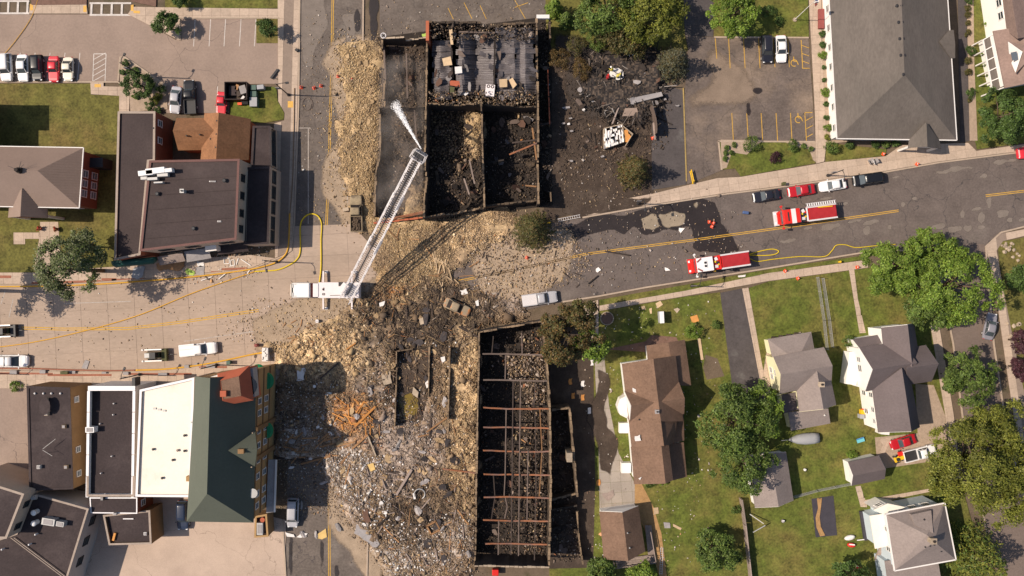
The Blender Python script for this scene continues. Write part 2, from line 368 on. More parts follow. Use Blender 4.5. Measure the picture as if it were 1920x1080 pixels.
    def build(s, name, m, parent=None, world=False, bevel=0.0, smooth=False, loc=None):
        off = None
        if world and parent is not None:
            q = parent; off = Vector((0, 0, 0))
            while q is not None: off += Vector(q.location); q = q.parent
        return add_obj(name, s.mesh(name, off, bevel, smooth), parent, m, loc)
def one(mb, name, m, label, cat, group=None, bevel=0.0, smooth=False):
    """a thing of one mesh, its origin moved to its base"""
    xs = np.array(mb.v); c = ((xs[:, 0].min() + xs[:, 0].max()) / 2, (xs[:, 1].min() + xs[:, 1].max()) / 2, xs[:, 2].min())
    return tag(add_obj(name, mb.mesh(name, c, bevel, smooth), None, m, c), label, cat, group)

def inset(poly, d):
    """move every edge of a polygon inwards by d metres"""
    P = [Vector(p) for p in poly]; n = len(P)
    ar = sum(P[i].x * P[(i + 1) % n].y - P[(i + 1) % n].x * P[i].y for i in range(n)); sg = 1 if ar > 0 else -1
    out = []
    for i in range(n):
        a, b, c = P[i - 1], P[i], P[(i + 1) % n]
        e1 = (b - a).normalized(); e2 = (c - b).normalized()
        n1 = Vector((-e1.y, e1.x)) * sg; n2 = Vector((-e2.y, e2.x)) * sg
        k = 1 + n1.dot(n2)
        out.append(b + (n1 + n2) * (d / k) if k > 0.15 else b + n1 * d)
    return out
def clip_half(poly, p, n):
    """keep the part of poly on the side of n"""
    out = []
    for i in range(len(poly)):
        a, b = poly[i], poly[(i + 1) % len(poly)]
        da, db = (a - p).dot(n), (b - p).dot(n)
        if da >= 0: out.append(a)
        if da * db < 0: out.append(a + (b - a) * (da / (da - db)))
    return out
def area(poly):
    return abs(sum(poly[i].x * poly[(i + 1) % len(poly)].y - poly[(i + 1) % len(poly)].x * poly[i].y for i in range(len(poly)))) / 2
def pieces(poly, step, ang, step2=None):
    """cut a plan polygon into a grid of slabs"""
    step2 = step2 or step
    u = Vector((math.cos(ang), math.sin(ang))); v = Vector((-u.y, u.x)); out = []
    P = [Vector(p) for p in poly]
    tris = [[P[i] for i in t] for t in tessellate_polygon([[Vector((p.x, p.y, 0)) for p in P]])]
    us = [p.dot(u) for p in P]; vs = [p.dot(v) for p in P]
    bm0 = bmesh.new(); vv = [bm0.verts.new((p.x, p.y, 0)) for p in P]; bm0.faces.new(vv); bmesh.ops.triangulate(bm0, faces=bm0.faces[:])
    res = []
    iu0, iu1 = math.floor(min(us) / step), math.ceil(max(us) / step); iv0, iv1 = math.floor(min(vs) / step2), math.ceil(max(vs) / step2)
    bm0.free()
    for iu in range(iu0, iu1):
        bm = bmesh.new(); vv = [bm.verts.new((p.x, p.y, 0)) for p in P]; bm.faces.new(vv)
        for q, nn in ((iu * step, -u), ((iu + 1) * step, u)):
            bmesh.ops.bisect_plane(bm, geom=bm.verts[:] + bm.edges[:] + bm.faces[:], plane_co=(u.x * q, u.y * q, 0), plane_no=(nn.x, nn.y, 0), clear_outer=True)
        cols = [[Vector((l.vert.co.x, l.vert.co.y)) for l in f.loops] for f in bm.faces]; bm.free()
        for c in cols:
            for iv in range(iv0, iv1):
                q = clip_half(clip_half(c, v * (iv * step2), v), v * ((iv + 1) * step2), -v)
                if len(q) >= 3 and area(q) > 0.12: res.append(q)
    return res
def clean(poly):
    out = []
    for p in poly:
        if not out or (p - out[-1]).length > 0.02: out.append(p)
    if len(out) > 2 and (out[0] - out[-1]).length < 0.02: out.pop()
    return out
# ------------------------------------------------------------------ the ground
def W2(pts): return [Vector(G2(*p)) for p in pts]
def sheet(name, pts, z, m, kind='structure', parent=None):
    o = MB().sheet(W2(pts), z).build(name, m, parent)
    if parent is None: tag(o, kind=kind)
    return o
def raised(name, pts, z0, z1, m, kind='structure', parent=None):
    o = MB().prism(W2(pts), z0, z1).build(name, m, parent)
    if parent is None: tag(o, kind=kind)
    return o
def paved(name, pts, z, m, step, ang, step2=None, gap=0.03, th=0.1, slab='slab', joint='joint'):
    P = W2(pts)
    base = tag(MB().prism(P, z - th - 0.02, z - 0.03).build(name, joint), kind='structure')
    for q in pieces(P, step, ang, step2):
        q = clean(q)
        if len(q) < 3: continue
        try: q = inset(q, gap / 2)
        except Exception: continue
        MB().prism(q, z - th, z + random.uniform(-0.004, 0.004)).build(slab, m, base)
    return base
def strip(pts, width, z, m, name, parent=None, world_pts=False, kind='structure', h=0.0):
    P = [Vector(p) for p in pts] if world_pts else W2(pts)
    Lp, Rp = [], []
    for i, p in enumerate(P):
        t = (P[min(i + 1, len(P) - 1)] - P[max(i - 1, 0)]).normalized(); n = Vector((-t.y, t.x)) * width / 2
        Lp.append(p + n); Rp.append(p - n)
    mb = MB()
    for i in range(len(P) - 1):
        q = [Rp[i], Rp[i + 1], Lp[i + 1], Lp[i]]
        if h: mb.prism(q, z - h, z)
        else: mb.add([(v.x, v.y, z) for v in q], [(0, 1, 2, 3)])
    o = mb.build(name, m, parent)
    if parent is None: tag(o, kind=kind)
    return o

tag(MB().sheet([(-700, -700), (700, -700), (700, 700), (-700, 700)], -0.06).build('ground', 'soil'), kind='structure')

V_ST = [(563, -400), (683, -400), (681, 0), (678, 250), (668, 415), (690, 560), (705, 800), (690, 950), (688, 1500), (533, 1500), (537, 960), (545, 700), (552, 420), (560, 200), (563, 0)]
main_road = sheet('road', V_ST, 0.0, 'asphalt_scuffed')
EW_R = [(690, 470), (1040, 418), (1092, 409), (1225, 386), (1360, 365), (1440, 355), (1652, 325), (1760, 306), (1980, 278), (2600, 190), (2600, 320), (1980, 415), (1920, 424), (1875, 436), (1845, 465), (1780, 472), (1640, 471), (1440, 504), (1210, 540), (1120, 556), (1055, 566), (900, 600), (700, 660)]
east_road = sheet('road', EW_R, 0.004, 'asphalt')
SIDE = [(1757, 455), (1846, 458), (1850, 520), (1862, 645), (1885, 800), (1925, 960), (2040, 1500), (1955, 1500), (1850, 1000), (1807, 800), (1787, 645), (1770, 560)]
side_road = sheet('road', SIDE, 0.008, 'asphalt_side')
EW_L = [(-500, 536), (-60, 536), (120, 535), (300, 523), (470, 506), (530, 480), (545, 445), (552, 424), (660, 420), (705, 470), (730, 560), (700, 650), (560, 702), (535, 648), (500, 660), (400, 681), (300, 695), (200, 698), (-60, 693), (-500, 693)]
west_road = paved('concrete_road', EW_L, 0.016, 'concrete_road', 4.6, math.radians(3), 3.6, gap=0.035, th=0.02, slab='road_panel')

mat('concrete_yard', (0.46, 0.35, 0.275), 0.92, 0.12, 0.2, 5, 0.1, objvar=0.02, spot=(0.34, 0.255, 0.20), spot_scale=0.13, spot_lo=0.46, spot_hi=0.75, spot_amt=0.7, crack=(0.07, 0.003, (0.24, 0.18, 0.14)), world=True)
# car parks and yards
lot_nw = sheet('car_park', [(-400, 27), (245, 27), (330, 75), (338, 35), (522, 35), (521, 157), (430, 158), (430, 212), (312, 212), (312, 160), (222, 152), (-400, 152)], 0.012, 'asphalt_worn')
lot_ne = sheet('car_park', [(1337, 70), (1516, 72), (1529, 266), (1346, 264), (1352, 320), (1288, 346), (1282, 200), (1290, 90), (1285, 66)], 0.012, 'asphalt_lot')
sheet('driveway', [(1268, -300), (1337, -300), (1337, 69), (1284, 66)], 0.013, 'asphalt_dark')
sheet('yard', [(1222, 150), (1281, 170), (1287, 346), (1222, 356)], 0.010, 'asphalt_dark')
lot_n = sheet('car_park', [(712, -300), (1028, -300), (1028, 60), (712, 90)], 0.014, 'asphalt_scuffed')
lot_sw = sheet('concrete_yard', [(150, 935), (330, 925), (536, 975), (533, 1300), (100, 1300)], 0.03, 'concrete_yard')
sheet('car_park', [(-300, 722), (60, 718), (60, 890), (-300, 850)], 0.012, 'asphalt_worn')
sheet('driveway', [(1791, -300), (1808, -300), (1818, 264), (1800, 268)], 0.020, 'asphalt_dark')
raised('driveway', [(1350, 549), (1391, 541), (1426, 700), (1440, 760), (1378, 765), (1371, 712)], -0.02, 0.10, 'asphalt_dark')
char_lot = sheet('burnt_lot', [(1028, 40), (1225, 95), (1225, 362), (1110, 392), (1020, 415), (1020, 60)], 0.006, 'char_soil')

# lawns
def lawn(pts, m='grass', z=0.09): return raised('lawn', pts, -0.05, z, m)
lawn([(-300, 157), (172, 157), (172, 178), (225, 179), (221, 300), (217, 500), (60, 511), (-300, 511)], 'grass_dry')
lawn([(432, 163), (518, 163), (521, 190), (533, 212), (532, 224), (500, 230), (432, 230)])
lawn([(481, 34), (525, 34), (523, 81), (481, 81)], 'grass_dry', 0.1)
lawn([(310, -100), (526, -100), (526, 16), (310, 15)]); lawn([(541, -60), (559, -60), (558, 29), (541, 29)], 'grass_dry')
lawn([(1018, -200), (1268, -200), (1284, 66), (1290, 95), (1225, 112), (1110, 95), (1040, 110), (1024, 55)], 'grass_dry', 0.05)
lawn([(1337, -200), (1512, -200), (1516, 70), (1339, 69)])
lawn([(1349, 264), (1528, 266), (1529, 306), (1389, 331), (1378, 316), (1353, 318)])
lawn([(1548, 268), (1662, 280), (1660, 292), (1548, 304)])
lawn([(1822, -200), (2300, -200), (2300, 215), (1980, 259), (1832, 280), (1828, 262), (1824, 100)])
lawn([(1124, 562), (1285, 534), (1440, 505), (1627, 478), (1627, 486), (1440, 512), (1285, 545), (1124, 573)], z=0.1)
lawn([(1095, 585), (1122, 584), (1285, 556), (1350, 548), (1371, 712), (1378, 765), (1440, 760), (1404, 540), (1440, 528), (1625, 503), (1748, 486), (1765, 560), (1748, 625), (1777, 780), (1800, 900), (1850, 1080), (1905, 1400), (1030, 1400), (1030, 1040), (1090, 935), (1086, 770), (1032, 765), (1034, 700), (1100, 640)])
raised('wall_shade_patch', [(1030, 640), (1095, 590), (1112, 640), (1116, 900), (1112, 1064), (1030, 1066)], 0, .098, 'char_soil')  # dark soil colour over the lawn paints in the shop wall's shadow
lawn([(1870, 455), (1920, 445), (2300, 400), (2300, 1400), (2000, 1400), (1935, 960), (1908, 700), (1880, 540)], 'grass_dry')
# beds and gravel
raised('planting_bed', [(55, -60), (165, -60), (163, 9), (60, 10)], 0, 0.14, 'mulch'); raised('planting_bed', [(243, -60), (296, -60), (293, 13), (247, 3)], 0, 0.14, 'mulch')
raised('planting_bed', [(226, 108), (234, 108), (312, 160), (315, 205), (245, 210), (243, 178), (225, 170)], 0, 0.13, 'gravel')
raised('planting_bed', [(1538, -200), (1575, -200), (1590, 266), (1549, 270), (1541, 100)], 0, 0.105, 'gravel')
raised('planting_bed', [(1808, -200), (1822, -200), (1826, 120), (1832, 264), (1818, 264)], 0, 0.13, 'gravel')
raised('planting_bed', [(1351, 262), (1430, 263), (1400, 290), (1372, 286), (1362, 315), (1353, 317)], 0.05, 0.125, 'gravel')
raised('planting_bed', [(1468, 265), (1530, 266), (1530, 305), (1524, 300), (1517, 280), (1490, 275)], 0.05, 0.125, 'gravel')
raised('flower_bed', [(1135, 655), (1210, 640), (1222, 628), (1268, 632), (1275, 648), (1210, 660)], 0.05, 0.12, 'mulch')
raised('dirt_patch', [(1322, 665), (1345, 672), (1358, 705), (1325, 712), (1318, 690)], 0.05, 0.098, 'soil')
raised('dirt_drive', [(1716, 720), (1750, 722), (1772, 780), (1778, 860), (1645, 880), (1640, 820), (1720, 812)], 0.02, 0.098, 'gravel')
raised('dirt_patch', [(1186, 905), (1202, 905), (1225, 950), (1240, 1000), (1250, 1080), (1236, 1080), (1215, 1010), (1190, 948)], 0.02, 0.1, 'straw')

# pavements
paved('pavement', [(520, -60), (562, -60), (558, 200), (550, 420), (545, 470), (530, 478), (516, 484), (514, 232), (533, 226), (534, 212), (522, 190), (521, 0)], 0.13, 'concrete_walk', 1.6, math.radians(-1.5))
paved('pavement', [(-60, 511), (60, 511), (215, 500), (300, 488), (470, 478), (516, 484), (530, 478), (470, 503), (300, 520), (120, 532), (-60, 533)], 0.13, 'concrete_walk', 1.6, math.radians(3))
paved('pavement', [(-60, 696), (200, 700), (300, 697), (400, 683), (500, 662), (535, 650), (535, 720), (360, 728), (-60, 728)], 0.13, 'concrete_walk', 1.6, math.radians(2))
paved('pavement', [(240, 27), (250, 13), (300, 14), (532, 17), (532, 34), (339, 34), (336, 76), (305, 60)], 0.13, 'concrete_walk', 1.6, 0)
paved('pavement', [(55, 26), (57, 10), (163, 9), (165, 26)], 0.13, 'concrete_walk', 1.6, 0)
paved('pavement', [(170, 155), (195, 155), (195, 162), (228, 163), (243, 180), (243, 212), (224, 212), (224, 180), (171, 177)], 0.13, 'concrete_walk', 1.6, 0)
paved('pavement', [(1100, 386), (1225, 363), (1290, 347), (1345, 334), (1387, 332), (1529, 308), (1546, 304), (1660, 293), (1690, 272), (1815, 268), (1830, 283), (1980, 262), (1980, 275), (1760, 303), (1652, 322), (1440, 352), (1360, 362), (1225, 383), (1092, 406)], 0.13, 'concrete_walk', 1.7, math.radians(8.5))
paved('pavement', [(1513, -60), (1538, -60), (1541, 100), (1549, 270), (1545, 303), (1530, 307), (1527, 200)], 0.132, 'concrete_walk', 1.6, math.radians(-2))
paved('pavement', [(1124, 573), (1285, 545), (1440, 512), (1627, 487), (1627, 502), (1440, 527), (1285, 555), (1124, 583)], 0.13, 'concrete_walk', 1.5, math.radians(9))
paved('pavement', [(1391, 541), (1403, 539), (1428, 680), (1440, 740), (1430, 742), (1420, 690)], 0.125, 'concrete_walk', 1.5, math.radians(-80))
paved('pavement', [(1090, 572), (1122, 562), (1122, 640), (1102, 640)], 0.125, 'concrete_walk', 1.6, math.radians(5))
paved('garden_path', [(1591, 505), (1601, 504), (1608, 560), (1623, 624), (1611, 625), (1600, 560)], 0.12, 'concrete_walk', 1.4, math.radians(5))
paved('pavement', [(1744, 610), (1760, 607), (1788, 780), (1802, 900), (1786, 902), (1772, 780)], 0.13, 'concrete_walk', 1.6, math.radians(8))
paved('pavement', [(1848, 462), (1862, 450), (1876, 438), (1930, 428), (1930, 440), (1880, 452), (1868, 470), (1880, 540), (1910, 690), (1925, 760), (1925, 860), (1903, 800), (1888, 700), (1868, 560), (1856, 500)], 0.128, 'concrete_walk', 1.8, math.radians(8))
paved('patio', [(1113, 640), (1130, 640), (1142, 760), (1160, 850), (1190, 905), (1190, 950), (1124, 955), (1122, 840)], 0.115, 'concrete_grey', 1.8, math.radians(4))
paved('patio', [(1440, 640), (1500, 622), (1506, 640), (1445, 660), (1442, 745), (1430, 700)], 0.30, 'concrete_walk', 1.2, math.radians(12), th=0.25)
paved('garden_path', [(1603, 912), (1613, 910), (1622, 937), (1741, 916), (1742, 922), (1625, 946), (1625, 951), (1613, 950)], 0.12, 'concrete_walk', 1.2, math.radians(10))
paved('garden_path', [(1648, 825), (1672, 818), (1658, 850), (1647, 852), (1655, 834)], 0.11, 'concrete_walk', 1.2, math.radians(60))
for pts in ([(563, -60), (560, 200), (552, 420), (546, 470), (531, 480), (470, 505), (300, 522), (120, 534), (-60, 535)],
            [(-60, 695), (200, 699), (300, 696), (400, 682), (500, 661), (540, 648)],
            [(1092, 408), (1225, 385), (1360, 364), (1440, 354), (1652, 324), (1760, 305), (1980, 277)],
            [(1055, 566), (1124, 555), (1210, 539), (1440, 503), (1627, 472), (1740, 468), (1757, 478), (1770, 560), (1787, 645), (1807, 800), (1850, 1000)],
            [(1980, 415), (1920, 425), (1876, 436), (1848, 462), (1852, 520), (1863, 645), (1886, 800), (1926, 960)],
            [(-60, 154), (222, 154), (228, 160)], [(222, 152), (226, 107), (234, 107), (313, 161)], [(338, 76), (338, 34), (524, 34)],
            [(1339, 70), (1516, 71)], [(1346, 265), (1528, 266)], [(1347, 265), (1353, 319)], [(682, -60), (679, 250)],
            [(530, 975), (536, 1080)], [(688, 1080), (690, 1000)]):
    strip(pts, 0.26, 0.145, 'kerb', 'kerb', h=0.16)
mat('kerb_yellow', (0.34, 0.24, 0.09), 0.9, 0.3, 1, 6, world=True)
strip([(1281, 165), (1284, 250), (1287, 340)], .2, .1, 'kerb_yellow', 'kerb', h=.12)

# painted markings
def dbl(parent, pts, z, off=0.14, w=0.12, m='paint_yellow'):
    P = W2(pts)
    for sgn in (-1, 1):
        Q = []
        for i, p in enumerate(P):
            t = (P[min(i + 1, len(P) - 1)] - P[max(i - 1, 0)]).normalized(); Q.append(p + Vector((-t.y, t.x)) * off * sgn)
        strip(Q, w, z, m, 'lane_marking', parent, True)
dbl(main_road, [(625, -60), (622, 120), (617, 300), (612, 424)], 0.006)
dbl(main_road, [(617, 940), (618, 1140)], 0.006); dbl(main_road, [(622, 700), (617, 935)], 0.006)
dbl(east_road, [(830, 533), (960, 507), (1100, 476), (1300, 450), (1480, 425), (1685, 395)], 0.010)
dbl(east_road, [(1848, 367), (1990, 350)], 0.010)
dbl(west_road, [(40, 615), (120, 617), (240, 616), (340, 604), (485, 582)], 0.026, 0.17, 0.16)
for a, b in (((345, 640), (485, 620)), ((120, 569), (245, 565)), ((10, 545), (2, 570)), ((25, 560), (17, 595))):
    strip([a, b], 0.13, 0.026, 'paint_white_worn', 'lane_marking', west_road)
for pts in ([(578, 240), (578, 420)], [(554, 240), (582, 240)], [(653, 330), (651, 380)], [(640, 352), (662, 360)], [(648, 330), (670, 328)], [(548, 440), (584, 440)], [(660, 190), (656, 235)]):
    strip(pts, 0.12, 0.007, 'paint_white_worn', 'lane_marking', main_road)
for x0 in (0, 168):                                              # crosswalk ladders by the car park
    xs = range(-2, 56, 18) if x0 == 0 else range(172, 246, 19)
    for x in xs: strip([(x, 3 if x0 == 0 else 6), (x - 1, 25 if x0 == 0 else 28)], 0.35, 0.018, 'paint_white', 'lane_marking', lot_nw)
    a, b = (-20, 55) if x0 == 0 else (168, 246)
    for yy in ((2, 25) if x0 == 0 else (6, 28)): strip([(a, yy), (b, yy)], 0.3, 0.0185 + 0.0006, 'paint_white', 'lane_marking', lot_nw)
for x in (38, 66, 94, 122, 150): strip([(x, 99), (x - 5, 151)], 0.11, 0.018, 'paint_white', 'lane_marking', lot_nw)
for x in (176, 199): strip([(x, 101), (x - 2, 152)], 0.12, 0.018, 'paint_white', 'lane_marking', lot_nw)
strip([(176, 101), (199, 101)], 0.12, 0.0188, 'paint_white', 'lane_marking', lot_nw)
for y in (112, 122, 132, 142, 152): strip([(175, y), (198, y - 13)], 0.10, 0.0195, 'paint_white', 'lane_marking', lot_nw)
for x in (366, 395, 423, 452, 480): strip([(x, 36), (x - 3, 87)], 0.11, 0.018, 'paint_white', 'lane_marking', lot_nw)
strip([(408, 162), (406, 212)], 0.11, 0.018, 'paint_white', 'lane_marking', lot_nw)
for x, y0, y1 in ((1366, 72, 128), (1394, 72, 128), (1422, 72, 128), (1450, 72, 126), (1477, 72, 126), (1502, 75, 128), (1372, 212, 264), (1427, 212, 264), (1400, 212, 264), (1455, 212, 264), (1482, 212, 264), (1509, 212, 264), (1341, 72, 110)):
    strip([(x, y0), (x + 3, y1)], 0.12, 0.018, 'paint_yellow', 'lane_marking', lot_ne)
for y in (85, 100, 114): strip([(1503, y), (1517, y + 5)], 0.10, 0.019, 'paint_yellow', 'lane_marking', lot_ne)
for y in (226, 242, 258): strip([(1511, y), (1524, y - 7)], 0.10, 0.019, 'paint_yellow', 'lane_marking', lot_ne)
strip([(1504, 128), (1518, 128)], 0.12, 0.0195, 'paint_yellow', 'lane_marking', lot_ne); strip([(1509, 211), (1523, 211)], 0.12, 0.0195, 'paint_yellow', 'lane_marking', lot_ne)
def wheelchair(px, py, parent, z):
    c = G(px, py); pts = [(c.x + .55 * math.cos(a), c.y - .2 + .55 * math.sin(a)) for a in np.linspace(0.3, 5.2, 14)]
    strip(pts, 0.13, z, 'paint_yellow', 'accessible_mark', parent, True)
    strip([(c.x - .1, c.y + .9), (c.x - .05, c.y + .1), (c.x + .5, c.y + .05), (c.x + .7, c.y - .5)], 0.14, z + .001, 'paint_yellow', 'accessible_mark', parent, True)
wheelchair(1489, 116, lot_ne, 0.018); wheelchair(1497, 222, lot_ne, 0.018)
for pts in ([(965, 0), (985, 35)], [(990, 5), (965, 14)], [(870, 5), (885, 35)], [(900, 10), (912, 36)], [(840, 15), (850, 36)]):
    strip(pts, 0.1, 0.02, 'paint_yellow', 'lane_marking', lot_n)
for (x, y) in ((60, 14), (160, 17), (184, 161)):
    sheet('tactile_pad', [(x - 3, y - 6), (x + 3, y - 6), (x + 3, y + 6), (x - 3, y + 6)] if y < 100 else [(x - 6, y - 3), (x + 6, y - 3), (x + 6, y + 3), (x - 6, y + 3)], 0.139, 'pad_yellow')
sheet('tactile_pad', [(246, 10), (251, 9), (251, 21), (246, 21)], 0.139, 'pad_yellow'); sheet('tactile_pad', [(251, 20), (263, 21), (263, 26), (251, 25)], 0.139, 'pad_yellow')
sheet('tactile_pad', [(540, 190), (550, 190), (550, 202), (540, 202)], 0.139, 'pad_yellow')
for (x, y, wd, hh) in ((205, 524, 14, 5), (10, 519, 12, 5), (405, 511, 9, 5), (240, 525, 30, 4), (150, 529, 40, 4), (90, 531, 30, 4), (440, 505, 24, 4), (400, 688, 26, 4), (300, 701, 60, 4), (150, 703, 60, 4), (40, 700, 60, 4)):
    sheet('brick_band', [(x - wd, y - hh / 2), (x + wd, y - hh / 2 - (2 if wd > 15 and y < 600 else 0)), (x + wd, y + hh / 2 - (2 if wd > 15 and y < 600 else 0)), (x - wd, y + hh / 2)], 0.140, 'brick_paver')

# wet patches, tyre marks and the worn scars of the asphalt: each a thin stain with its own outline
def blob(pts, n=3, amp=5.0, seed=0):
    r = random.Random(seed); P = [Vector(p) for p in pts]
    for _ in range(n):
        Q = []
        for i in range(len(P)):
            a, b = P[i], P[(i + 1) % len(P)]; m = (a + b) / 2; d = b - a
            m = m + Vector((-d.y, d.x)) * r.uniform(-0.16, 0.16); Q += [a, m]
        P = Q
    return [(p.x, p.y) for p in P]
def inpoly(px, py, poly):
    c = np.zeros(len(px), bool); n = len(poly)
    for i in range(n):
        (x0, y0), (x1, y1) = poly[i], poly[(i + 1) % n]
        k = ((y0 > py) != (y1 > py)) & (px < (x1 - x0) * (py - y0) / ((y1 - y0) or 1e-9) + x0); c ^= k
    return c
def blur(a, n):
    for _ in range(n):
        a = (np.roll(a, 1, 0) + np.roll(a, -1, 0) + a) / 3; a = (np.roll(a, 1, 1) + np.roll(a, -1, 1) + a) / 3
    return a
def stain(pts, z, m, seed=0, n=3, soft=2, cs=2.0):
    """thin feathered stain on the paving, its own outline"""
    P = blob(pts, n, seed=seed); xs = np.array(P); pad = cs * (soft + 3)
    gx = np.arange(xs[:, 0].min() - pad, xs[:, 0].max() + pad, cs); gy = np.arange(xs[:, 1].min() - pad, xs[:, 1].max() + pad, cs)
    X, Y = np.meshgrid(gx, gy, indexing='ij'); A = blur(inpoly(X.ravel(), Y.ravel(), P).reshape(X.shape).astype(float), soft)
    idx = np.arange(X.size).reshape(X.shape); k = (A[:-1, :-1] + A[1:, :-1] + A[1:, 1:] + A[:-1, 1:]) > .02; i, j = np.where(k)
    F = np.stack([idx[i, j], idx[i, j + 1], idx[i + 1, j + 1], idx[i + 1, j]], 1)
    me = fast_mesh('stain', np.stack([(X.ravel() - 960) / S, (540 - Y.ravel()) / S, np.full(X.size, z)], 1), F)
    at = me.attributes.new('A', 'FLOAT', 'POINT'); at.data.foreach_set('value', A.ravel().astype(np.float32))
    if m + '_soft' not in M: soft_mat(m + '_soft', m)
    return tag(add_obj('stain', me, None, m + '_soft'), kind='structure')
stain([(1195, 395), (1310, 372), (1340, 378), (1352, 420), (1372, 440), (1388, 470), (1330, 472), (1298, 463), (1296, 425), (1240, 432), (1203, 438), (1185, 425), (1170, 440), (1140, 430), (1100, 440), (1060, 470), (1050, 440), (1030, 425), (1100, 410)], 0.0085, 'wet', 3, 2)
mat('dry_scar', (0.30, 0.24, 0.175), 0.95, 0.25, 0.6, 6, 0.3, world=True)
stain([(1200, 408), (1230, 400), (1240, 425), (1225, 432), (1207, 430)], 0.0125, 'dry_scar', 5, 2, 1); stain([(1232, 402), (1262, 395), (1285, 400), (1284, 420), (1262, 424), (1245, 426)], 0.0125, 'dry_scar', 6, 2)
stain([(1300, 382), (1311, 378), (1308, 394)], 0.0125, 'dry_scar', 8, 2)
mat('scar_warm', (0.27, 0.20, 0.155), 0.95, 0.2, 0.8, 6, 0.2, world=True)
mat('scar', (0.20, 0.165, 0.14), 0.95, 0.2, 0.8, 6, 0.2, world=True)
rs = random.Random(11)
for (x, y, lx, ly, s_) in ((1790, 318, 42, 6, 1), (1600, 415, 18, 4, 2), (1632, 417, 20, 5, 3), (1555, 425, 22, 8, 4), (1585, 382, 8, 5, 5), (1693, 383, 5, 7, 6), (1845, 330, 10, 5, 7), (1880, 303, 30, 5, 8), (1855, 378, 6, 14, 9), (1830, 392, 14, 4, 10), (1760, 425, 16, 6, 11), (1790, 430, 18, 7, 12), (1815, 428, 10, 8, 13), (1840, 426, 10, 5, 14), (1893, 412, 8, 5, 15), (1915, 412, 8, 6, 16), (1680, 332, 9, 3, 17), (1550, 372, 14, 3, 18), (1625, 433, 8, 10, 19), (1668, 425, 5, 7, 20), (1480, 451, 18, 5, 21), (1880, 400, 14, 9, 22), (1840, 408, 8, 12, 23), (1715, 372, 6, 5, 24), (1515, 428, 12, 4, 25), (1805, 402, 5, 9, 26)):
    a = [(x + lx * math.cos(t) * rs.uniform(.6, 1.1), y + ly * math.sin(t) * rs.uniform(.6, 1.1) - lx * math.cos(t) * .13) for t in np.linspace(0, 2 * math.pi, 9)[:-1]]
    stain(a, 0.0082 + s_ * 0.0001, 'scar', s_, 2, 1, 1.0)
for k, (x, y, lx, ly) in enumerate(((603, 1040, 4, 36), (545, 1045, 4, 40), (545, 1020, 3, 24), (631, 1070, 4, 14), (1404, 205, 4, 15), (1422, 170, 11, 6), (590, 905, 5, 5), (700, 30, 8, 60), (670, 40, 7, 26))):
    a = [(x + lx * math.cos(t) * rs.uniform(.7, 1.1), y + ly * math.sin(t) * rs.uniform(.8, 1.1)) for t in np.linspace(0, 2 * math.pi, 11)[:-1]]
    stain(a, 0.0195 + k * 0.0003, 'wet', 40 + k, 1)
mat('mud_dry', (0.235, 0.175, 0.13), 0.95, 0.25, 0.4, 6, 0.2, world=True)
stain([(1325, 95), (1345, 90), (1362, 118), (1395, 130), (1420, 165), (1405, 195), (1340, 195), (1292, 205), (1288, 180), (1330, 165), (1345, 140)], 0.0155, 'mud_dry', 9, 3, 12, 4.0)

stain([(1050, 395), (1110, 380), (1180, 372), (1225, 365), (1215, 380), (1150, 396), (1090, 410)], .142, 'char_soil', 61, 2)
stain([(930, 500), (1010, 480), (1050, 505), (1010, 545), (940, 550)], .0090, 'dry_scar', 62, 3, 4)
stain([(560, 0), (600, -20), (610, 60), (590, 130), (570, 120)], .0075, 'scar', 63, 3, 4); stain([(640, 30), (672, 20), (668, 80), (640, 90)], .0076, 'scar', 64, 3, 4)
stain([(600, 565), (660, 560), (665, 590), (615, 600)], .0262, 'soil', 66, 2, 3)
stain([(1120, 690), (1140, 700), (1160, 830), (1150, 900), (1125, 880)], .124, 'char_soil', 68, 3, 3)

# blast dust lying round the rubble
mat('dust', (0.36, 0.27, 0.19), 0.95, 0.3, 0.5, 6, 0.2, world=True); mat('soot', (0.06, 0.047, 0.04), 0.95, 0.35, 0.5, 6, 0.2, world=True)
stain([(620, 80), (720, 70), (716, 430), (640, 440), (610, 300), (630, 200), (600, 120)], .0068, 'dust', 91, 3, 9, 3.0)
stain([(470, 600), (560, 560), (700, 520), (760, 500), (720, 640), (540, 700), (480, 660)], .0275, 'dust', 92, 3, 10, 3.0)
stain([(880, 440), (1000, 420), (1080, 440), (1060, 520), (980, 560), (900, 570)], .0100, 'dust', 93, 3, 10, 3.0)
stain([(600, 830), (640, 780), (720, 1000), (700, 1100), (640, 1020), (615, 930)], .0088, 'dust', 94, 3, 9, 3.0)
stain([(1070, 95), (1180, 90), (1250, 100), (1250, 200), (1200, 240), (1100, 220), (1060, 160)], .016, 'soot', 95, 3, 10, 3.0)
stain([(1040, 60), (1110, 80), (1130, 120), (1060, 130)], .058, 'soot', 96, 3, 8, 3.0)
stain([(700, 740), (720, 1090), (880, 1090), (880, 740)], .0066, 'soot', 97, 3, 10, 4.0)
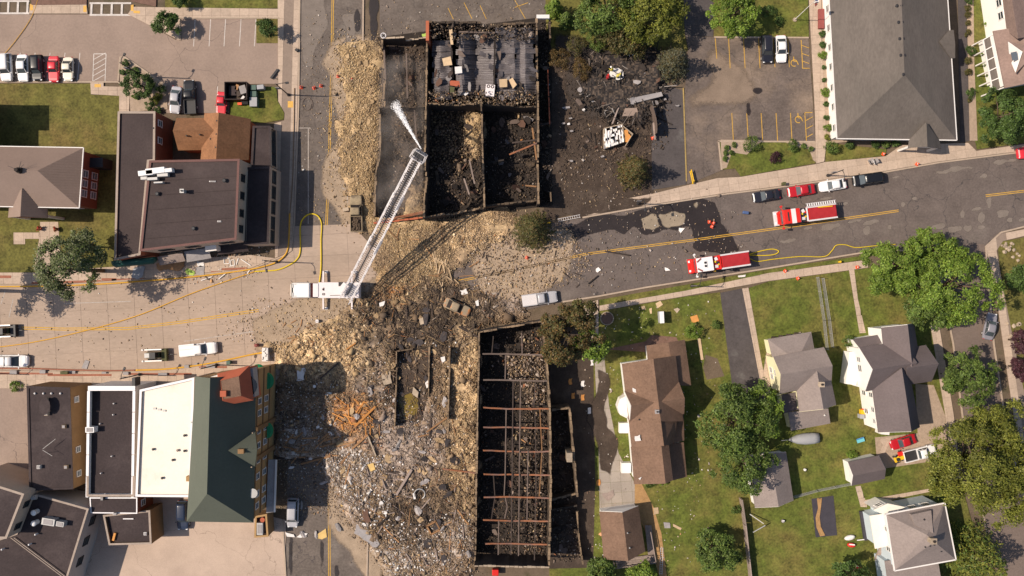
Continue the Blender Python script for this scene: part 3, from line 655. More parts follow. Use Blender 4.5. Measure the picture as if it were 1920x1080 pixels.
# ------------------------------------------------------------------ buildings that still stand
def V3(p): return G(*p)
def roof(parent, pts, faces, m, th=0.18, name='roof', sub=None):
    return MB().slab([V3(p) for p in pts], faces, th).build(name, m, sub or parent, True)
def walls(parent, outline, d, m, z1, z0=-0.05, name='wall'):
    P = inset([Vector(G2(*p)) for p in outline], d)
    MB().prism(P, z0, z1).build(name, m, parent, True)
    return P
def polywall(parent, pts3, m, name='gable'):
    """closed thick wall piece from a planar outline (world points)"""
    P = [Vector(p) for p in pts3]; n = (P[1] - P[0]).cross(P[2] - P[0]).normalized() * 0.12
    k = len(P); mb = MB(); mb.v = [tuple(p - n * .5) for p in P] + [tuple(p + n * .5) for p in P]
    mb.f = [tuple(range(k)), tuple(range(2 * k - 1, k - 1, -1))] + [(i, (i + 1) % k, k + (i + 1) % k, k + i) for i in range(k)]
    return mb.build(name, m, parent, True)
def gable_end(parent, a, b, c, m, z0=0):
    """triangle under a gable: eave, ridge, eave, each a picture point with height"""
    A, B, C = V3(a), V3(b), V3(c); q = Vector((0, 0, .12))
    return polywall(parent, [A - q, B - q, C - q], m)
def wins(parent, P, i, specs, frame='trim_white', pane='glass', bars=True):
    """windows on wall edge i of plan polygon P: specs (t, sill-centre height, width, height)"""
    n = len(P); a, b = P[i % n], P[(i + 1) % n]; d = (b - a); L = d.length; d = d / L
    ar = sum(P[k].x * P[(k + 1) % n].y - P[(k + 1) % n].x * P[k].y for k in range(n))
    nn = Vector((d.y, -d.x)) * (1 if ar > 0 else -1); out = Vector((nn.x, nn.y, 0)); dd = Vector((d.x, d.y, 0)); up = Vector((0, 0, 1))
    R = Matrix((dd, out, up)).transposed()
    for (t, zc, w, h) in specs:
        c = Vector((a.x, a.y, 0)) + dd * (t * L) + up * zc + out * 0.03
        off = Vector(parent.location); e = 0.11
        mb = MB()
        for (x, z, sx, sz) in ((0, h / 2, w + e, e), (0, -h / 2, w + e * 2, e * 1.2), (-w / 2, 0, e, h), (w / 2, 0, e, h)) + (((0, 0, w, 0.05),) if bars else ()):
            mb.box(R @ Vector((x, 0.02, z)), (sx, 0.14, sz), rot=R)
        f = mb.build('window', frame, parent, False, loc=c - off)
        MB().box((0, 0, 0), (w, 0.06, h), rot=R).build('pane', pane, f)
def flat_block(parent, outline, z, m_roof, m_wall, par=0.5, m_par=None, pw=0.3, inset_d=0.0):
    """flat roofed block with parapet and coping; outline are picture points of the parapet's top"""
    P = [Vector(G2(x, y, z)) for x, y in outline]
    MB().prism(inset(P, 0.02), -0.05, z - par - 0.12).build('wall', m_wall, parent, True)
    I = inset(P, pw)
    MB().prism(inset(P, pw - 0.02), z - par - 0.14, z - par).build('roof', m_roof, parent, True)
    mb = MB(); mc = MB(); n = len(P); O = inset(P, -0.03); I2 = inset(P, pw + 0.03)
    for k in range(n):
        j = (k + 1) % n
        mb.prism([P[k], P[j], I[j], I[k]], z - par - 0.16, z - 0.06)
        mc.prism([O[k], O[j], I2[j], I2[k]], z - 0.06, z)
    mb.build('parapet', m_wall, parent, True); mc.build('coping', m_par or m_wall, parent, True)
    return P
def seams(parent, pts, d, step, m, r=0.035):
    """standing seams across one planar roof face, running along d"""
    P = [Vector(p) for p in pts]; n = (P[1] - P[0]).cross(P[2] - P[0]).normalized()
    if n.z < 0: n = -n
    d = Vector(d); d = (d - n * d.dot(n)).normalized(); e = n.cross(d); mb = MB(); o = P[0]
    q = [((p - o).dot(e), (p - o).dot(d)) for p in P]; lo = min(x for x, _ in q); hi = max(x for x, _ in q); x = lo + step / 2
    while x < hi:
        ys = []
        for i in range(len(q)):
            (x0, y0), (x1, y1) = q[i], q[(i + 1) % len(q)]
            if (x0 - x) * (x1 - x) < 0: ys.append(y0 + (y1 - y0) * (x - x0) / (x1 - x0))
        if len(ys) == 2 and abs(ys[0] - ys[1]) > .2: mb.bar(o + e * x + d * min(ys) + n * .03, o + e * x + d * max(ys) + n * .03, r, 0.07, n)
        x += step
    return tag(mb.build('seam', m, parent, True), kind='stuff')
def vent(parent, px, py, z, r=0.2, h=0.45, m='dark_metal', name='roof_vent'):
    p = G(px, py, z + h); mb = MB(); mb.cyl((p.x, p.y, z - .3), r * .75, h + .15, 10); mb.cyl((p.x, p.y, z + h - .15), r, .12, 10, r * .6)
    return mb.build(name, m, parent, True)
def unit(parent, px, py, z, sx, sy, h, m='galv', name='roof_unit', rz=0.0):
    p = G(px, py, z + h); mb = MB(); mb.box((p.x, p.y, z + h / 2 - .1), (sx, sy, h + .2), rz); o = mb.build(name, m, parent, True, bevel=.04)
    MB().box((p.x, p.y, z + h + 0.02), (sx * .72, sy * .72, .05), rz).build('grille', 'sheet_grey', o, True); return o
def chimney(parent, px, py, z, s=0.7, h=1.4, m='brick_red'):
    p = G(px, py, z + h); mb = MB(); mb.box((p.x, p.y, z + h / 2 - .6), (s, s, h + 1.2)); mb.box((p.x, p.y, z + h), (s + .15, s + .15, .15))
    o = mb.build('chimney', m, parent, True); MB().cyl((p.x, p.y, z + h + .05), s * .25, .25, 10).build('flue', 'charcoal', o, True)
    return o
def bld(name, label, px, py, cat='building'): return thing(name, label, cat, G(px, py, 0))

# -- long grey-roofed block behind the north-east car park
b = bld('apartment_building', 'long white-walled building with grey hipped roof beside the marked car park', 1660, 130)
e = 4.0; r = 8.5
OL = [(1551, -60, e), (1569, 260, e), (1794, 263, e), (1773, -60, e)]
roof(b, OL + [(1688, -60, r), (1696, 140, r)], [(0, 1, 5, 4), (1, 2, 5), (2, 3, 4, 5)], 'roof_grey')
P = walls(b, OL, 0.6, 'white_wall', e - 0.1)
wins(b, P, 0, [(t, 2.2, 1.1, 1.4) for t in (.09, .2, .32, .44, .56, .69, .81, .94)]); wins(b, P, 1, [(t, 2.0, 1.3, 1.4) for t in (.1, .22, .34, .46)])
mb = MB()
for i in range(4):
    a, c = G(*OL[i]), G(*OL[(i + 1) % 4]); mb.bar(a + Vector((0, 0, -.05)), c + Vector((0, 0, -.05)), .16, .2)
mb.build('gutter', 'trim_white', b, True)
roof(b, [(1737, 229, 6.4), (1739, 275, 6.4), (1703, 277, 4.0), (1705, 262, 4.05), (1762, 264, 4.05), (1765, 279, 4.0)], [(0, 1, 2, 3), (0, 4, 5, 1)], 'roof_grey', name='porch_roof')
for x in (1706, 1762): 
    p = G(x, 275, 3.9); MB().box((p.x, p.y, 1.95), (.35, .35, 3.9)).build('column', 'trim_white', b, True, bevel=.03)
gable_end(b, (1704, 275, 4), (1739, 273, 6.3), (1764, 277, 4), 'trim_white')
roof(b, [(1762, 78, 5.6), (1791, 82, 5.6), (1788, 56, 4.1), (1791, 109, 4.1), (1783, 109, 4.2), (1779, 57, 4.2)], [(0, 1, 2, 5), (0, 4, 3, 1)], 'roof_grey', name='side_gable')
for x, y, z in ((1683, 10, 8.2), (1691, 10, 8.2), (1686, 41, 8.2), (1693, 41, 8.2), (1688, 72, 8.2), (1695, 72, 8.2), (1690, 103, 8.2), (1697, 103, 8.2), (1695, 139, 8.3), (1662, 101, 6.9)): vent(b, x, y, z, .28, .3)
p = G(1540, 35, .6); MB().box((p.x, p.y, .45), (.9, 3.3, .5)).build('bench', 'trim_red', b, True)

# -- house in the north-east corner
b = bld('corner_house', 'brown-roofed house with white porch rafters and triangular white dormer', 1895, 90, 'house')
OL = [(1862, 58, 5.0), (1884, 165, 5.0), (2010, 140, 5.0), (1985, 30, 5.0)]
roof(b, OL + [(1925, 48, 8.0), (1947, 152, 8.0)], [(0, 1, 5, 4), (2, 3, 4, 5)], 'roof_taupe'); P = walls(b, OL, .5, 'white_wall', 4.9)
gable_end(b, (1884, 164, 5), (1947, 151, 8), (2010, 139, 5), 'white_wall')
roof(b, [(1873, -60, 6.0), (1889, 58, 6.0), (1909, 72, 8.4), (1888, -60, 8.4), (1960, -60, 6), (1975, 60, 6)], [(0, 1, 2, 3), (3, 2, 5, 4)], 'roof_taupe', name='upper_roof')
OL2 = [(1872, -60, 6), (1889, 58, 6), (1975, 60, 6), (1960, -60, 6)]; P2 = walls(b, OL2, .3, 'white_wall', 5.9)
wins(b, P2, 0, [(.72, 4.6, 1.2, 1.3), (.5, 4.6, 1.2, 1.3)])
roof(b, [(1843, 75, 3.0), (1862, 64, 3.3), (1882, 164, 3.3), (1861, 172, 3.0)], [(0, 1, 2, 3)], 'roof_grey', .08, 'porch_roof')
mb = MB()
for k in range(6):
    t = k / 5; a = G(1843 + 18 * t, 75 + 97 * t, 3.1); c = G(1862 + 20 * t, 64 + 100 * t, 3.45); MB().bar(a, c, .16, .16).build('rafter', 'trim_white', b, True)
    MB().box((a.x, a.y, 1.5), (.2, .2, 3.0)).build('porch_post', 'trim_white', b, True)
MB().bar(G(1843, 75, 3.12), G(1861, 172, 3.12), .22, .2).build('porch_beam', 'trim_white', b, True)
roof(b, [(1890, 78, 7.2), (1918, 96, 7.2), (1905, 137, 7.2), (1950, 90, 7.9)], [(0, 1, 3), (1, 2, 3)], 'roof_taupe', .1, 'dormer_roof')
dw = polywall(b, [G(1890, 78, 7.15), G(1917, 97, 7.4), G(1904, 136, 7.15), G(1893, 110, 5.5)], 'trim_white', 'dormer')
p = G(1902, 105, 7.3); MB().box(p, (.9, 1.3, .1), .2).build('pane', 'glass_light', dw, True)

# -- red brick block with seamed metal roof
b = bld('brick_apartment', 'red brick block with pale standing seam metal roof and gabled porch', 40, 330)
e, r = 6.0, 8.8
OL = [(-130, 272, e), (157, 277, e), (149, 390, e), (-130, 385, e)]
pt = OL + [(-130, 320, r), (70, 320, r)]
ro = roof(b, pt, [(0, 1, 5, 4), (1, 2, 5), (2, 3, 4, 5)], 'metal_tan'); P = walls(b, OL, .45, 'brick_red', e - .1)
W = [V3(p) for p in pt]
seams(ro, [W[1], W[2], W[5]], (1, 0, 0), .42, 'metal_tan')
wins(b, P, 1, [(t, z, 1.15, 1.5) for z in (4.3, 1.5) for t in (.40, .58, .76)], pane='glass_light')
wins(b, P, 2, [(t, z, 1.15, 1.4) for z in (4.3, 1.6) for t in (.1, .2, .3)], pane='glass_light')
pp = [(41, 353, 7.6), (38, 406, 7.6), (89, 387, 5.2), (89, 409, 5.2), (17, 386, 5.2), (15, 408, 5.2)]
pr = roof(b, pp, [(0, 1, 3, 2), (0, 4, 5, 1)], 'metal_tan', .12, 'porch_roof'); Wp = [V3(p) for p in pp]
seams(pr, [Wp[0], Wp[1], Wp[3], Wp[2]], (1, 0, 0), .4, 'metal_tan')
gable_end(b, (89, 408, 5.2), (38, 405, 7.5), (15, 407, 5.2), 'brick_red')
for x in (20, 86): p = G(x, 405, 5); MB().box((p.x, p.y, 2.5), (.4, .4, 5)).build('column', 'trim_white', b, True, bevel=.03)
mb = MB()
for k in range(3): mb.bar(G(*OL[k]), G(*OL[k + 1]), .14, .2)
mb.build('gutter', 'trim_white', b, True)
p = G(30, 318, 9.6); mb = MB(); mb.cyl((p.x, p.y, 8.2), .55, 1.0, 12, .45); mb.cyl((p.x, p.y, 9.2), .3, .5, 10); mb.build('roof_vent', 'charcoal', b, True)
for dx, dy in ((1.2, .8), (-1.3, .6), (.8, 1.3)): MB().bar((p.x, p.y, 9.0), (p.x + dx, p.y + dy, 9.6), .05).build('antenna', 'dark_metal', b, True)
p = G(178, 305, 3); MB().box((p.x + .2, p.y, 1.6), (2.4, 1.6, 3.2)).build('side_stair', 'dark_metal', b, True)

# -- dark flat-roofed corner block with its wings
b = bld('corner_block', 'large dark flat-roofed corner building with pale east wall of windows', 350, 390)
P = flat_block(b, [(221, 209), (291, 209), (290, 302), (279, 303), (263, 478), (214, 488)], 6.5, 'membrane', 'brick_red', .25, 'coping')
wins(b, P, 1, [(.2, 4.8, 1, 1.3), (.55, 4.8, 1, 1.3)])
P = flat_block(b, [(280, 301), (449, 298), (443, 449), (262, 471)], 9.8, 'membrane', 'stucco', .2, 'coping_red')
wins(b, P, 1, [(t, 8.0, 1.1, 1.5) for t in (.22, .44, .66, .86)], 'dark_metal'); wins(b, P, 2, [(t, 7.2, 1.9, 1.5) for t in (.16, .52, .8)], 'dark_metal'); wins(b, P, 2, [(t, 3.0, 2.2, 1.8) for t in (.12, .3, .5, .7, .88)], 'dark_metal')
mb = MB(); a, c = P[2], P[3]; d = (c - a).normalized(); n_ = Vector((d.y, -d.x)) * -1
P = flat_block(b, [(460, 314), (507, 312), (503, 457), (457, 459)], 6.0, 'membrane_dark', 'stucco', .25, 'membrane_dark')
wins(b, P, 1, [(t, 4.0, 2.0, 1.7) for t in (.12, .32, .52, .72, .9)], 'dark_metal')
P = flat_block(b, [(474, 236), (506, 236), (507, 311), (470, 313)], 4.2, 'membrane_dark', 'stucco', .25, 'membrane_dark')
wins(b, P, 1, [(t, 2.4, 2.0, 1.7) for t in (.2, .5, .8)], 'dark_metal')
# tiled annexe
OLa = [(383, 213, 4.3), (470, 223, 4.3), (466, 300, 4.3), (376, 300, 4.3)]
roof(b, OLa + [(410, 211, 7.3), (405, 300, 7.3)], [(0, 4, 5, 3), (1, 2, 5, 4)], 'roof_tan', name='annexe_roof'); walls(b, OLa, .3, 'brick_orange', 4.2)
gable_end(b, (383, 213, 4.3), (410, 212, 7.2), (470, 224, 4.3), 'brick_orange')
OLb = [(331, 221, 4.0), (392, 221, 4.0), (392, 281, 4.0), (334, 282, 4.0)]
roof(b, OLb + [(324, 245, 6.6), (402, 244, 6.6)], [(0, 1, 5, 4), (2, 3, 4, 5)], 'roof_tan', name='annexe_roof'); walls(b, OLb, .25, 'brick_orange', 3.9)
for x, y, z in ((349, 254, 6.2), (374, 252, 6.2), (394, 260, 6.0), (404, 276, 7.0), (406, 226, 7.0), (405, 251, 7.0)): vent(b, x, y, z, .15, .25, name='vent_pipe')
# roof plant
p = G(300, 319, 11)
for (x, y, sx, sy) in ((273, 324, 2.3, .8), (291, 320, 3.0, .9), (316, 319, 1.1, .6)):
    q = G(x, y, 10.8); MB().box((q.x, q.y, 10.4), (sx, sy, 1.0), .12).build('duct', 'white_gloss', b, True, bevel=.05)
for (x, y, sx, sy) in ((305, 328, 1.7, .5), (286, 335, 1.6, .45), (297, 342, 1.4, .25), (270, 334, 1, .5)):
    q = G(x, y, 10.4); MB().box((q.x, q.y, 10.1), (sx, sy, .8), .05).build('roof_unit', 'galv', b, True, bevel=.04)
chimney(b, 341, 358, 9.6, .5, 1.1, 'galv'); vent(b, 294, 363, 9.6, .35, .5); vent(b, 420, 338, 9.6, .35, .5); vent(b, 362, 428, 9.6, .35, .5); vent(b, 287, 240, 6.3, .2, .3); unit(b, 398, 340, 9.6, 1.0, .2, .15, 'sheet_white')
unit(b, 411, 415, 9.6, .6, .25, .1, 'sheet_white')
mb = MB()
for k in range(5): mb.bar(G(275 - k * 2, 340 + k * 27, 9.66), G(446 - k, 330 + k * 26, 9.66), .05, .03)
tag(mb.build('roof_seam', 'membrane_dark', b, True), kind='stuff')
# green curved awning and the torn shop canopies along the pavement
mb = MB(); a, c = G(211, 490, 3.6), G(292, 482, 3.6); n_ = 7
d = (c - a).normalized(); out = Vector((d.y, -d.x, 0))
secs = []
for q in (a, a + d * .5, c - d * .5, c):
    s_ = .7 if q in (a, c) else 1.0
    secs.append([q + out * (1.1 * s_ * math.sin(t)) + Vector((0, 0, .7 * s_ * math.cos(t))) for t in np.linspace(0, math.pi, 8)])
mb.loft(secs).build('awning', 'fascia_green', b, True, smooth=True)
for (x0, y0, x1, y1, z, dep, m_) in ((295, 484, 342, 476, 3.3, 1.2, 'wood_grey'), (405, 462, 462, 455, 3.4, 1.4, 'membrane_dark'), (345, 474, 390, 466, 2.9, 1.6, 'sheet_grey')):
    a, c = G(x0, y0, z), G(x1, y1, z); d = (c - a).normalized(); out = Vector((d.y, -d.x, 0))
    MB().slab([a - out * .2, c - out * .2, c + out * dep + Vector((0, 0, -.7)), a + out * dep + Vector((0, 0, -.5))], [(0, 1, 2, 3)], .12).build('canopy', m_, b, True)
q = G(396, 468, 5.0); MB().box((q.x, q.y + .2, 4.3), (1.8, .9, 1.8), .12).build('bay_window', 'trim_white', b, True)
MB().box((q.x, q.y - .3, 4.5), (1.3, .1, 1.1), .12).build('pane', 'glass', b, True)

# -- south-west row
b = bld('tan_shop', 'narrow dark-roofed building with tan side wall between car park and white parapets', 95, 820)
P = flat_block(b, [(50, 724), (131, 727), (137, 917), (55, 920)], 6.5, 'membrane_dark', 'tan_dark', .12, 'membrane_dark')
wins(b, P, 1, [(.13, 4.8, .9, 1.1), (.63, 4.8, .9, 1.1), (.87, 4.8, .9, 1.1)], 'trim_white', 'glass_light')
for x in (64, 80, 95, 112): vent(b, x, 738, 6.4, .18, .3, 'sheet_white')
for x, y, m_ in ((84, 750, 'stone_pale'), (86, 776, 'stone_pale'), (119, 800, 'scorched_stone'), (123, 876, 'scorched_stone'), (72, 876, 'galv')): unit(b, x, y, 6.4, .6, .6, .5, m_)
q = MB()
for k in range(4): q.bar(G(80 + k * 4, 842 - k * 3, 7.6), G(92 + k * 4, 832 - k * 3, 7.6), .04)
q.bar(G(80, 844, 7.6), G(98, 855, 7.6), .04); q.bar(G(89, 849, 7.6), G(89, 849, 6.4), .05); q.build('antenna', 'galv', b, True)
q = G(83, 762, 7.5); qq = MB(); qq.tube([(q.x, q.y, 6.4), (q.x, q.y, 7.2)], .06); qq.loft([[Vector((q.x + .9 * k * math.cos(t), q.y + 1.4 * k * math.sin(t), 7.4 - .4 * (1 - k))) for t in np.linspace(0, 2 * math.pi, 13)[:-1]] for k in (1.0, .6, .15)]); qq.build('satellite_dish', 'membrane_dark', b, True)

b = bld('parapet_shop', 'dark flat-roofed shop framed by white stepped parapets', 208, 830)
P = flat_block(b, [(165, 724), (255, 724), (252, 931), (162, 931)], 7.2, 'membrane_dark', 'white_wall', .7, 'coping', .3)
MB().bar(G(166, 728, 7.4), G(254, 728, 7.4), .75, .3).build('front_parapet', 'flash_white', b, True)
for k in range(5):                                               # stepped white parapet caps on the two long sides
    for (xa, xb) in ((167, 164), (252, 250)):
        a, c = G(xa - (k * .6), 733 + k * 40, 7.5 - .12 * k), G(xa - (k + 1) * .6, 773 + k * 40 - 1, 7.5 - .12 * k); MB().bar(a, c, .42, .3).build('parapet_step', 'flash_white', b, True)
P2 = flat_block(b, [(168, 933), (257, 933), (257, 963), (170, 962)], 5.6, 'membrane_dark', 'brick_red', .1, 'flash_white', .12)
P3 = flat_block(b, [(193, 966), (281, 957), (284, 1020), (204, 1022)], 4.6, 'membrane_dark', 'tan_dark', .5, 'coping', .25)
wins(b, P2, 1, [(.5, 3.6, 1, 1.2)])
for x, y in ((211, 778), (208, 856), (188, 888), (196, 927), (212, 757), (186, 795)): vent(b, x, y, 6.5, .13, .45, 'sheet_white', 'vent_pipe')
unit(b, 168, 806, 6.5, 1.4, .9, 1.2, 'white_gloss'); unit(b, 272, 1001, 4.1, .5, .5, .3, 'white_gloss'); unit(b, 215, 964, 5.5, .6, .35, .5); unit(b, 191, 935, 5.5, .5, .7, .6, 'dark_metal')
q = G(213, 1007, 4.5); MB().box((q.x, q.y, 4.25), (.35, 1.3, .35), -.25).build('crate', 'plywood', b, True)
q = G(240, 973, 4.3); MB().box((q.x, q.y, 4.2), (1.7, .16, .12)).build('pipe', 'flash_white', b, True)

b = bld('white_roof_building', 'flat building with brilliant white roof between the parapet shop and green roof', 308, 820)
P = flat_block(b, [(262, 731), (364, 708), (357, 932), (254, 931)], 8.0, 'membrane_white', 'stucco', .35, 'flash_white', .3)
for x, y, m_ in ((286, 843, 'dark_metal'), (303, 897, 'dark_metal'), (359, 792, 'galv'), (332, 845, 'wood_grey'), (323, 863, 'dark_metal'), (345, 846, 'dark_metal'), (345, 817, 'dark_metal')): vent(b, x, y, 7.6, .22, .45, m_)
q = G(354, 898, 8.6); MB().box((q.x, q.y, 8.1), (.9, .8, 1.0)).build('chimney', 'tan_brick', b, True)
for k in range(3): q = G(290 + k * 9, 766 + k * 2, 7.7); MB().box((q.x, q.y, 7.72), (.5, .3, .12)).build('drain', 'galv', b, True)
q = G(249, 716, 7.5); MB().box((q.x + .1, q.y, 6.6), (.5, 1.3, 1.8)).build('sign_bracket', 'dark_metal', b, True)

b = bld('green_roof_building', 'tall tan brick building with steep green hipped roof and red corner tower', 430, 840)
e, r = 10.0, 15.7
OL = [(371, 690, e), (487, 668, e), (476, 980, e), (350, 978, e)]
roof(b, [(366, 706, e), (480, 700, e), (475, 980, e), (350, 978, e), (394, 709, r), (388, 926, r)], [(0, 4, 5, 3), (3, 5, 2), (1, 2, 5, 4)], 'roof_green', .2)
OLw = [(368, 706, e), (484, 690, e), (476, 977, e), (354, 975, e)]
P = walls(b, OLw, .25, 'tan_brick', e - .1)
wins(b, P, 1, [(t, z, .95, 1.5) for z in (8.2, 4.9) for t in (.22, .30, .62, .73, .85, .93)]); wins(b, P, 1, [(t, 8.2, .95, 1.5) for t in (.42, .52)]); wins(b, P, 1, [(t, 4.9, .95, 1.5) for t in (.42, .52)])
polywall(b, [G(368, 707, e - .1), G(394, 710, r - .2), G(482, 701, e - .1)], 'tan_brick')
for z in (9.4, 6.4, 3.3):
    a, c = P[1], P[2]; MB().bar((a.x + .05, a.y, z), (c.x + .05, c.y, z), .2, .3).build('string_course', 'tan_dark', b, True)
# pediment
pw = [G(476, 808, 9.9), G(478, 842, 13.2), G(476, 875, 9.9)]
polywall(b, [p + Vector((.35, 0, 0)) for p in pw], 'tan_brick', 'pediment')
roof(b, [(423, 845, 13.4), (482, 842, 13.4), (478, 806, 9.9), (478, 877, 9.9)], [(0, 1, 2), (0, 3, 1)], 'roof_green', .14, 'gable_roof')
a, c = P[1], P[2]
for t in (.40, .60):
    q = a.lerp(c, t); MB().box((q.x + .18, q.y, 5), (.4, .7, 10)).build('pilaster', 'tan_dark', b, True)
q = G(470, 842, 12.2); MB().box((q.x + .6, q.y, 11.6), (.15, 1.6, 1.0)).build('attic_window', 'glass', b, True)
q = G(452, 846, 13.6); mb = MB(); mb.box((q.x, q.y, 12.9), (.9, .7, 1.8)); mb.build('chimney', 'tan_dark', b, True)
for x, y in ((473, 812), (471, 876)): q = G(x, y, 10.6); MB().cyl((q.x, q.y, 9.8), .25, .8, 8, .1).build('finial', 'stone_pale', b, True)
# red tower
tz = 15.0
T = [(400, 706), (456, 692), (463, 752), (407, 762)]
TP = [Vector(G2(x, y, tz)) for x, y in T]
MB().prism(TP, 8.5, tz - 2.2).build('tower_wall', 'brick_orange', b, True)
I = inset(TP, .9)
mb = MB(); mb.v = [(p.x, p.y, tz - 2.2) for p in inset(TP, -.25)] + [(p.x, p.y, tz - .3) for p in I]
mb.f = [(0, 1, 5, 4), (1, 2, 6, 5), (2, 3, 7, 6), (3, 0, 4, 7)]; mb.build('tower_mansard', 'terracotta', b, True)
MB().prism(inset(TP, .85), tz - .9, tz - .35).build('tower_roof', 'roof_brown', b, True)
q = G(419, 738, tz); MB().box((q.x, q.y, tz - .2), (.9, .9, .8)).build('hatch', 'terracotta', b, True)
q = [G(393, 707, 12.5), G(410, 703, 12.5), G(412, 738, 12.5), G(394, 742, 12.5)]
MB().slab(q, [(0, 1, 2, 3)], 2.2).build('stair_head', 'white_wall', b, True)
qq = [G(455, 694, 12.2), G(474, 690, 12.2), G(478, 744, 12.2), G(463, 748, 12.2)]
MB().slab(qq, [(0, 1, 2, 3)], 2.0).build('side_dormer', 'grey_wall', b, True)
mb = MB(); p0 = G(459, 696, 12.3); p1 = G(470, 744, 12.3); mid = (p0 + p1) / 2
secs = [[p0.lerp(p1, t) + Vector((.15 + w_ * math.sin(t * math.pi), 0, .25)) for t in np.linspace(0, 1, 9)] for w_ in (0.0, 1.4)]
mb.v = [tuple(v) for v in secs[0] + secs[1]]; mb.f = [(k, k + 1, 10 + k, 9 + k) for k in range(8)]; mb.build('arched_window', 'glass', b, True)
def canopy(px, py, z, w, d, ang, name='awning'):
    q = G(px, py, z); n = 9; secs = []
    for k, s_ in ((0, .0), (1, .6), (2, 1.0)):
        secs.append([q + Matrix.Rotation(ang, 3, 'Z') @ Vector((d * s_ * math.sin(t), w / 2 * (1 if s_ else .97) * math.cos(t), .5 - .6 * s_ * s_)) for t in np.linspace(0, math.pi, n)])
    mb = MB(); mb.v = [tuple(p) for s_ in secs for p in s_]; mb.f = [(i * n + k, i * n + k + 1, (i + 1) * n + k + 1, (i + 1) * n + k) for i in range(2) for k in range(n - 1)]
    mb.build(name, 'awning_green', b, True)
canopy(501, 714, 4.2, 2.8, 1.1, 0); canopy(502, 807, 4.2, 2.6, .9, 0); canopy(484, 694, 4.0, 2.2, 1.0, math.pi / 2)
q0, q1 = G(503, 862, 4.0), G(499, 962, 4.0)
MB().slab([q0, G(517, 862, 3.8), G(514, 960, 3.8), q1], [(0, 1, 2, 3)], .2).build('canopy', 'sheet_grey', b, True)
MB().bar(G(518, 862, 3.85), G(515, 960, 3.85), .25, .3).build('canopy_fascia', 'trim_white', b, True)
P4 = flat_block(b, [(478, 968), (500, 964), (503, 1006), (477, 1008)], 3.4, 'membrane_dark', 'tan_dark', .6, 'tan_brick', .25)
unit(b, 487, 992, 2.8, 1.0, 2.0, .9); q = G(492, 975, 3.4); MB().cyl((q.x, q.y, 2.7), .4, .7, 12).build('roof_fan', 'terracotta', b, True)
q = G(474, 925, 10.4); mb = MB(); mb.loft([[Vector((q.x + .75 * k * math.cos(t), q.y + .75 * k * math.sin(t), 10.4 - .35 * (1 - k))) for t in np.linspace(0, 2 * math.pi, 13)[:-1]] for k in (1.0, .6, .15)]); mb.build('satellite_dish', 'galv', b, True)

b = bld('skewed_block', 'dark flat-roofed building set at an angle with white dome vents', 70, 1030)
P = flat_block(b, [(62, 925), (166, 954), (118, 1110), (-60, 1110), (-60, 1030), (30, 1000)], 6.2, 'membrane_dark', 'grey_wall', .15, 'coping', .25)
wins(b, P, 1, [(t, 3.6, 1.4, 1.4) for t in (.2, .45, .7)], 'dark_metal')
P = flat_block(b, [(-60, 893), (45, 926), (12, 1010), (-60, 1010)], 9.5, 'membrane_dark', 'stucco', .2, 'coping', .3); wins(b, P, 1, [(.8, 7.6, 1, 1.4), (.3, 7.6, 1, 1.2)], 'dark_metal')
for x, y in ((62, 962), (62, 982)):
    q = G(x, y, 7.2); mb = MB(); mb.cyl((q.x, q.y, 6), .4, 1.0, 12); mb.build('vent_dome', 'white_gloss', b, True)
    mb = MB(); mb.loft([[Vector((q.x + .5 * math.cos(a_) * k, q.y + .5 * math.sin(a_) * k, 7.0 + .35 * math.sqrt(1 - k * k * .98))) for a_ in np.linspace(0, 2 * math.pi, 13)[:-1]] for k in (1, .8, .4, .05)]); mb.build('dome', 'white_gloss', b, True, smooth=True)
unit(b, 90, 979, 6.05, 2.1, 1.1, 1.2, 'galv', rz=-.16); unit(b, 112, 983, 6.05, 1.3, .8, 1.0, 'galv', rz=-.16)
for x, y in ((65, 1003), (53, 1022), (2, 1031)): vent(b, x, y, 6.05, .16, .8, 'white_gloss', 'vent_pipe')
q = G(58, 933, 6.6); mb = MB(); mb.tube([q + Vector((-.9, -.1, 0)), q + Vector((.9, .1, 0))], .4, 10); mb.build('tank', 'galv', b, True)
for dx in (0, 6): MB().bar(G(20 + dx, 1008, 6.3), G(118 + dx, 1082, 6.3), .1, .1).build('conduit', 'coping', b, True)

# -- houses in the south-east
def house(name, label, px, py): return thing(name, label, 'house', G(px, py, 0))
b = house('brown_house', 'two storey house with brown cross-gabled roof sprinkled with white scraps', 1230, 780)
E, Rg = 5.0, 8.0
roof(b, [(1166, 682, E), (1179, 790, E), (1239, 790, Rg), (1225, 673, Rg), (1267, 667, E), (1281, 790, E)], [(0, 1, 2, 3), (4, 5, 2, 3)], 'roof_brown')
roof(b, [(1171, 733, E), (1181, 792, E), (1184, 761, 7.6), (1284, 747, 7.6), (1273, 716, E), (1283, 776, E)], [(0, 4, 3, 2), (1, 2, 3, 5)], 'roof_brown', name='cross_roof')
roof(b, [(1179, 790, E), (1184, 838, E), (1245, 836, 7.8), (1238, 780, 7.8), (1270, 780, E), (1265, 831, E)], [(0, 1, 2, 3), (4, 5, 2, 3)], 'roof_brown', name='south_roof')
roof(b, [(1183, 838, 4.6), (1189, 908, 4.6), (1248, 907, 7.2), (1240, 836, 7.2), (1254, 833, 6.2), (1262, 900, 6.2)], [(0, 1, 2, 3), (4, 5, 2, 3)], 'roof_brown', name='rear_roof')
roof(b, [(1255, 833, 4.3), (1282, 829, 3.2), (1288, 894, 3.2), (1261, 901, 4.3)], [(0, 1, 2, 3)], 'roof_brown', name='lean_to_roof')
roof(b, [(1266, 776, 4.3), (1282, 775, 3.4), (1283, 826, 3.4), (1264, 831, 4.3)], [(0, 1, 2, 3)], 'roof_brown', name='lean_to_roof')
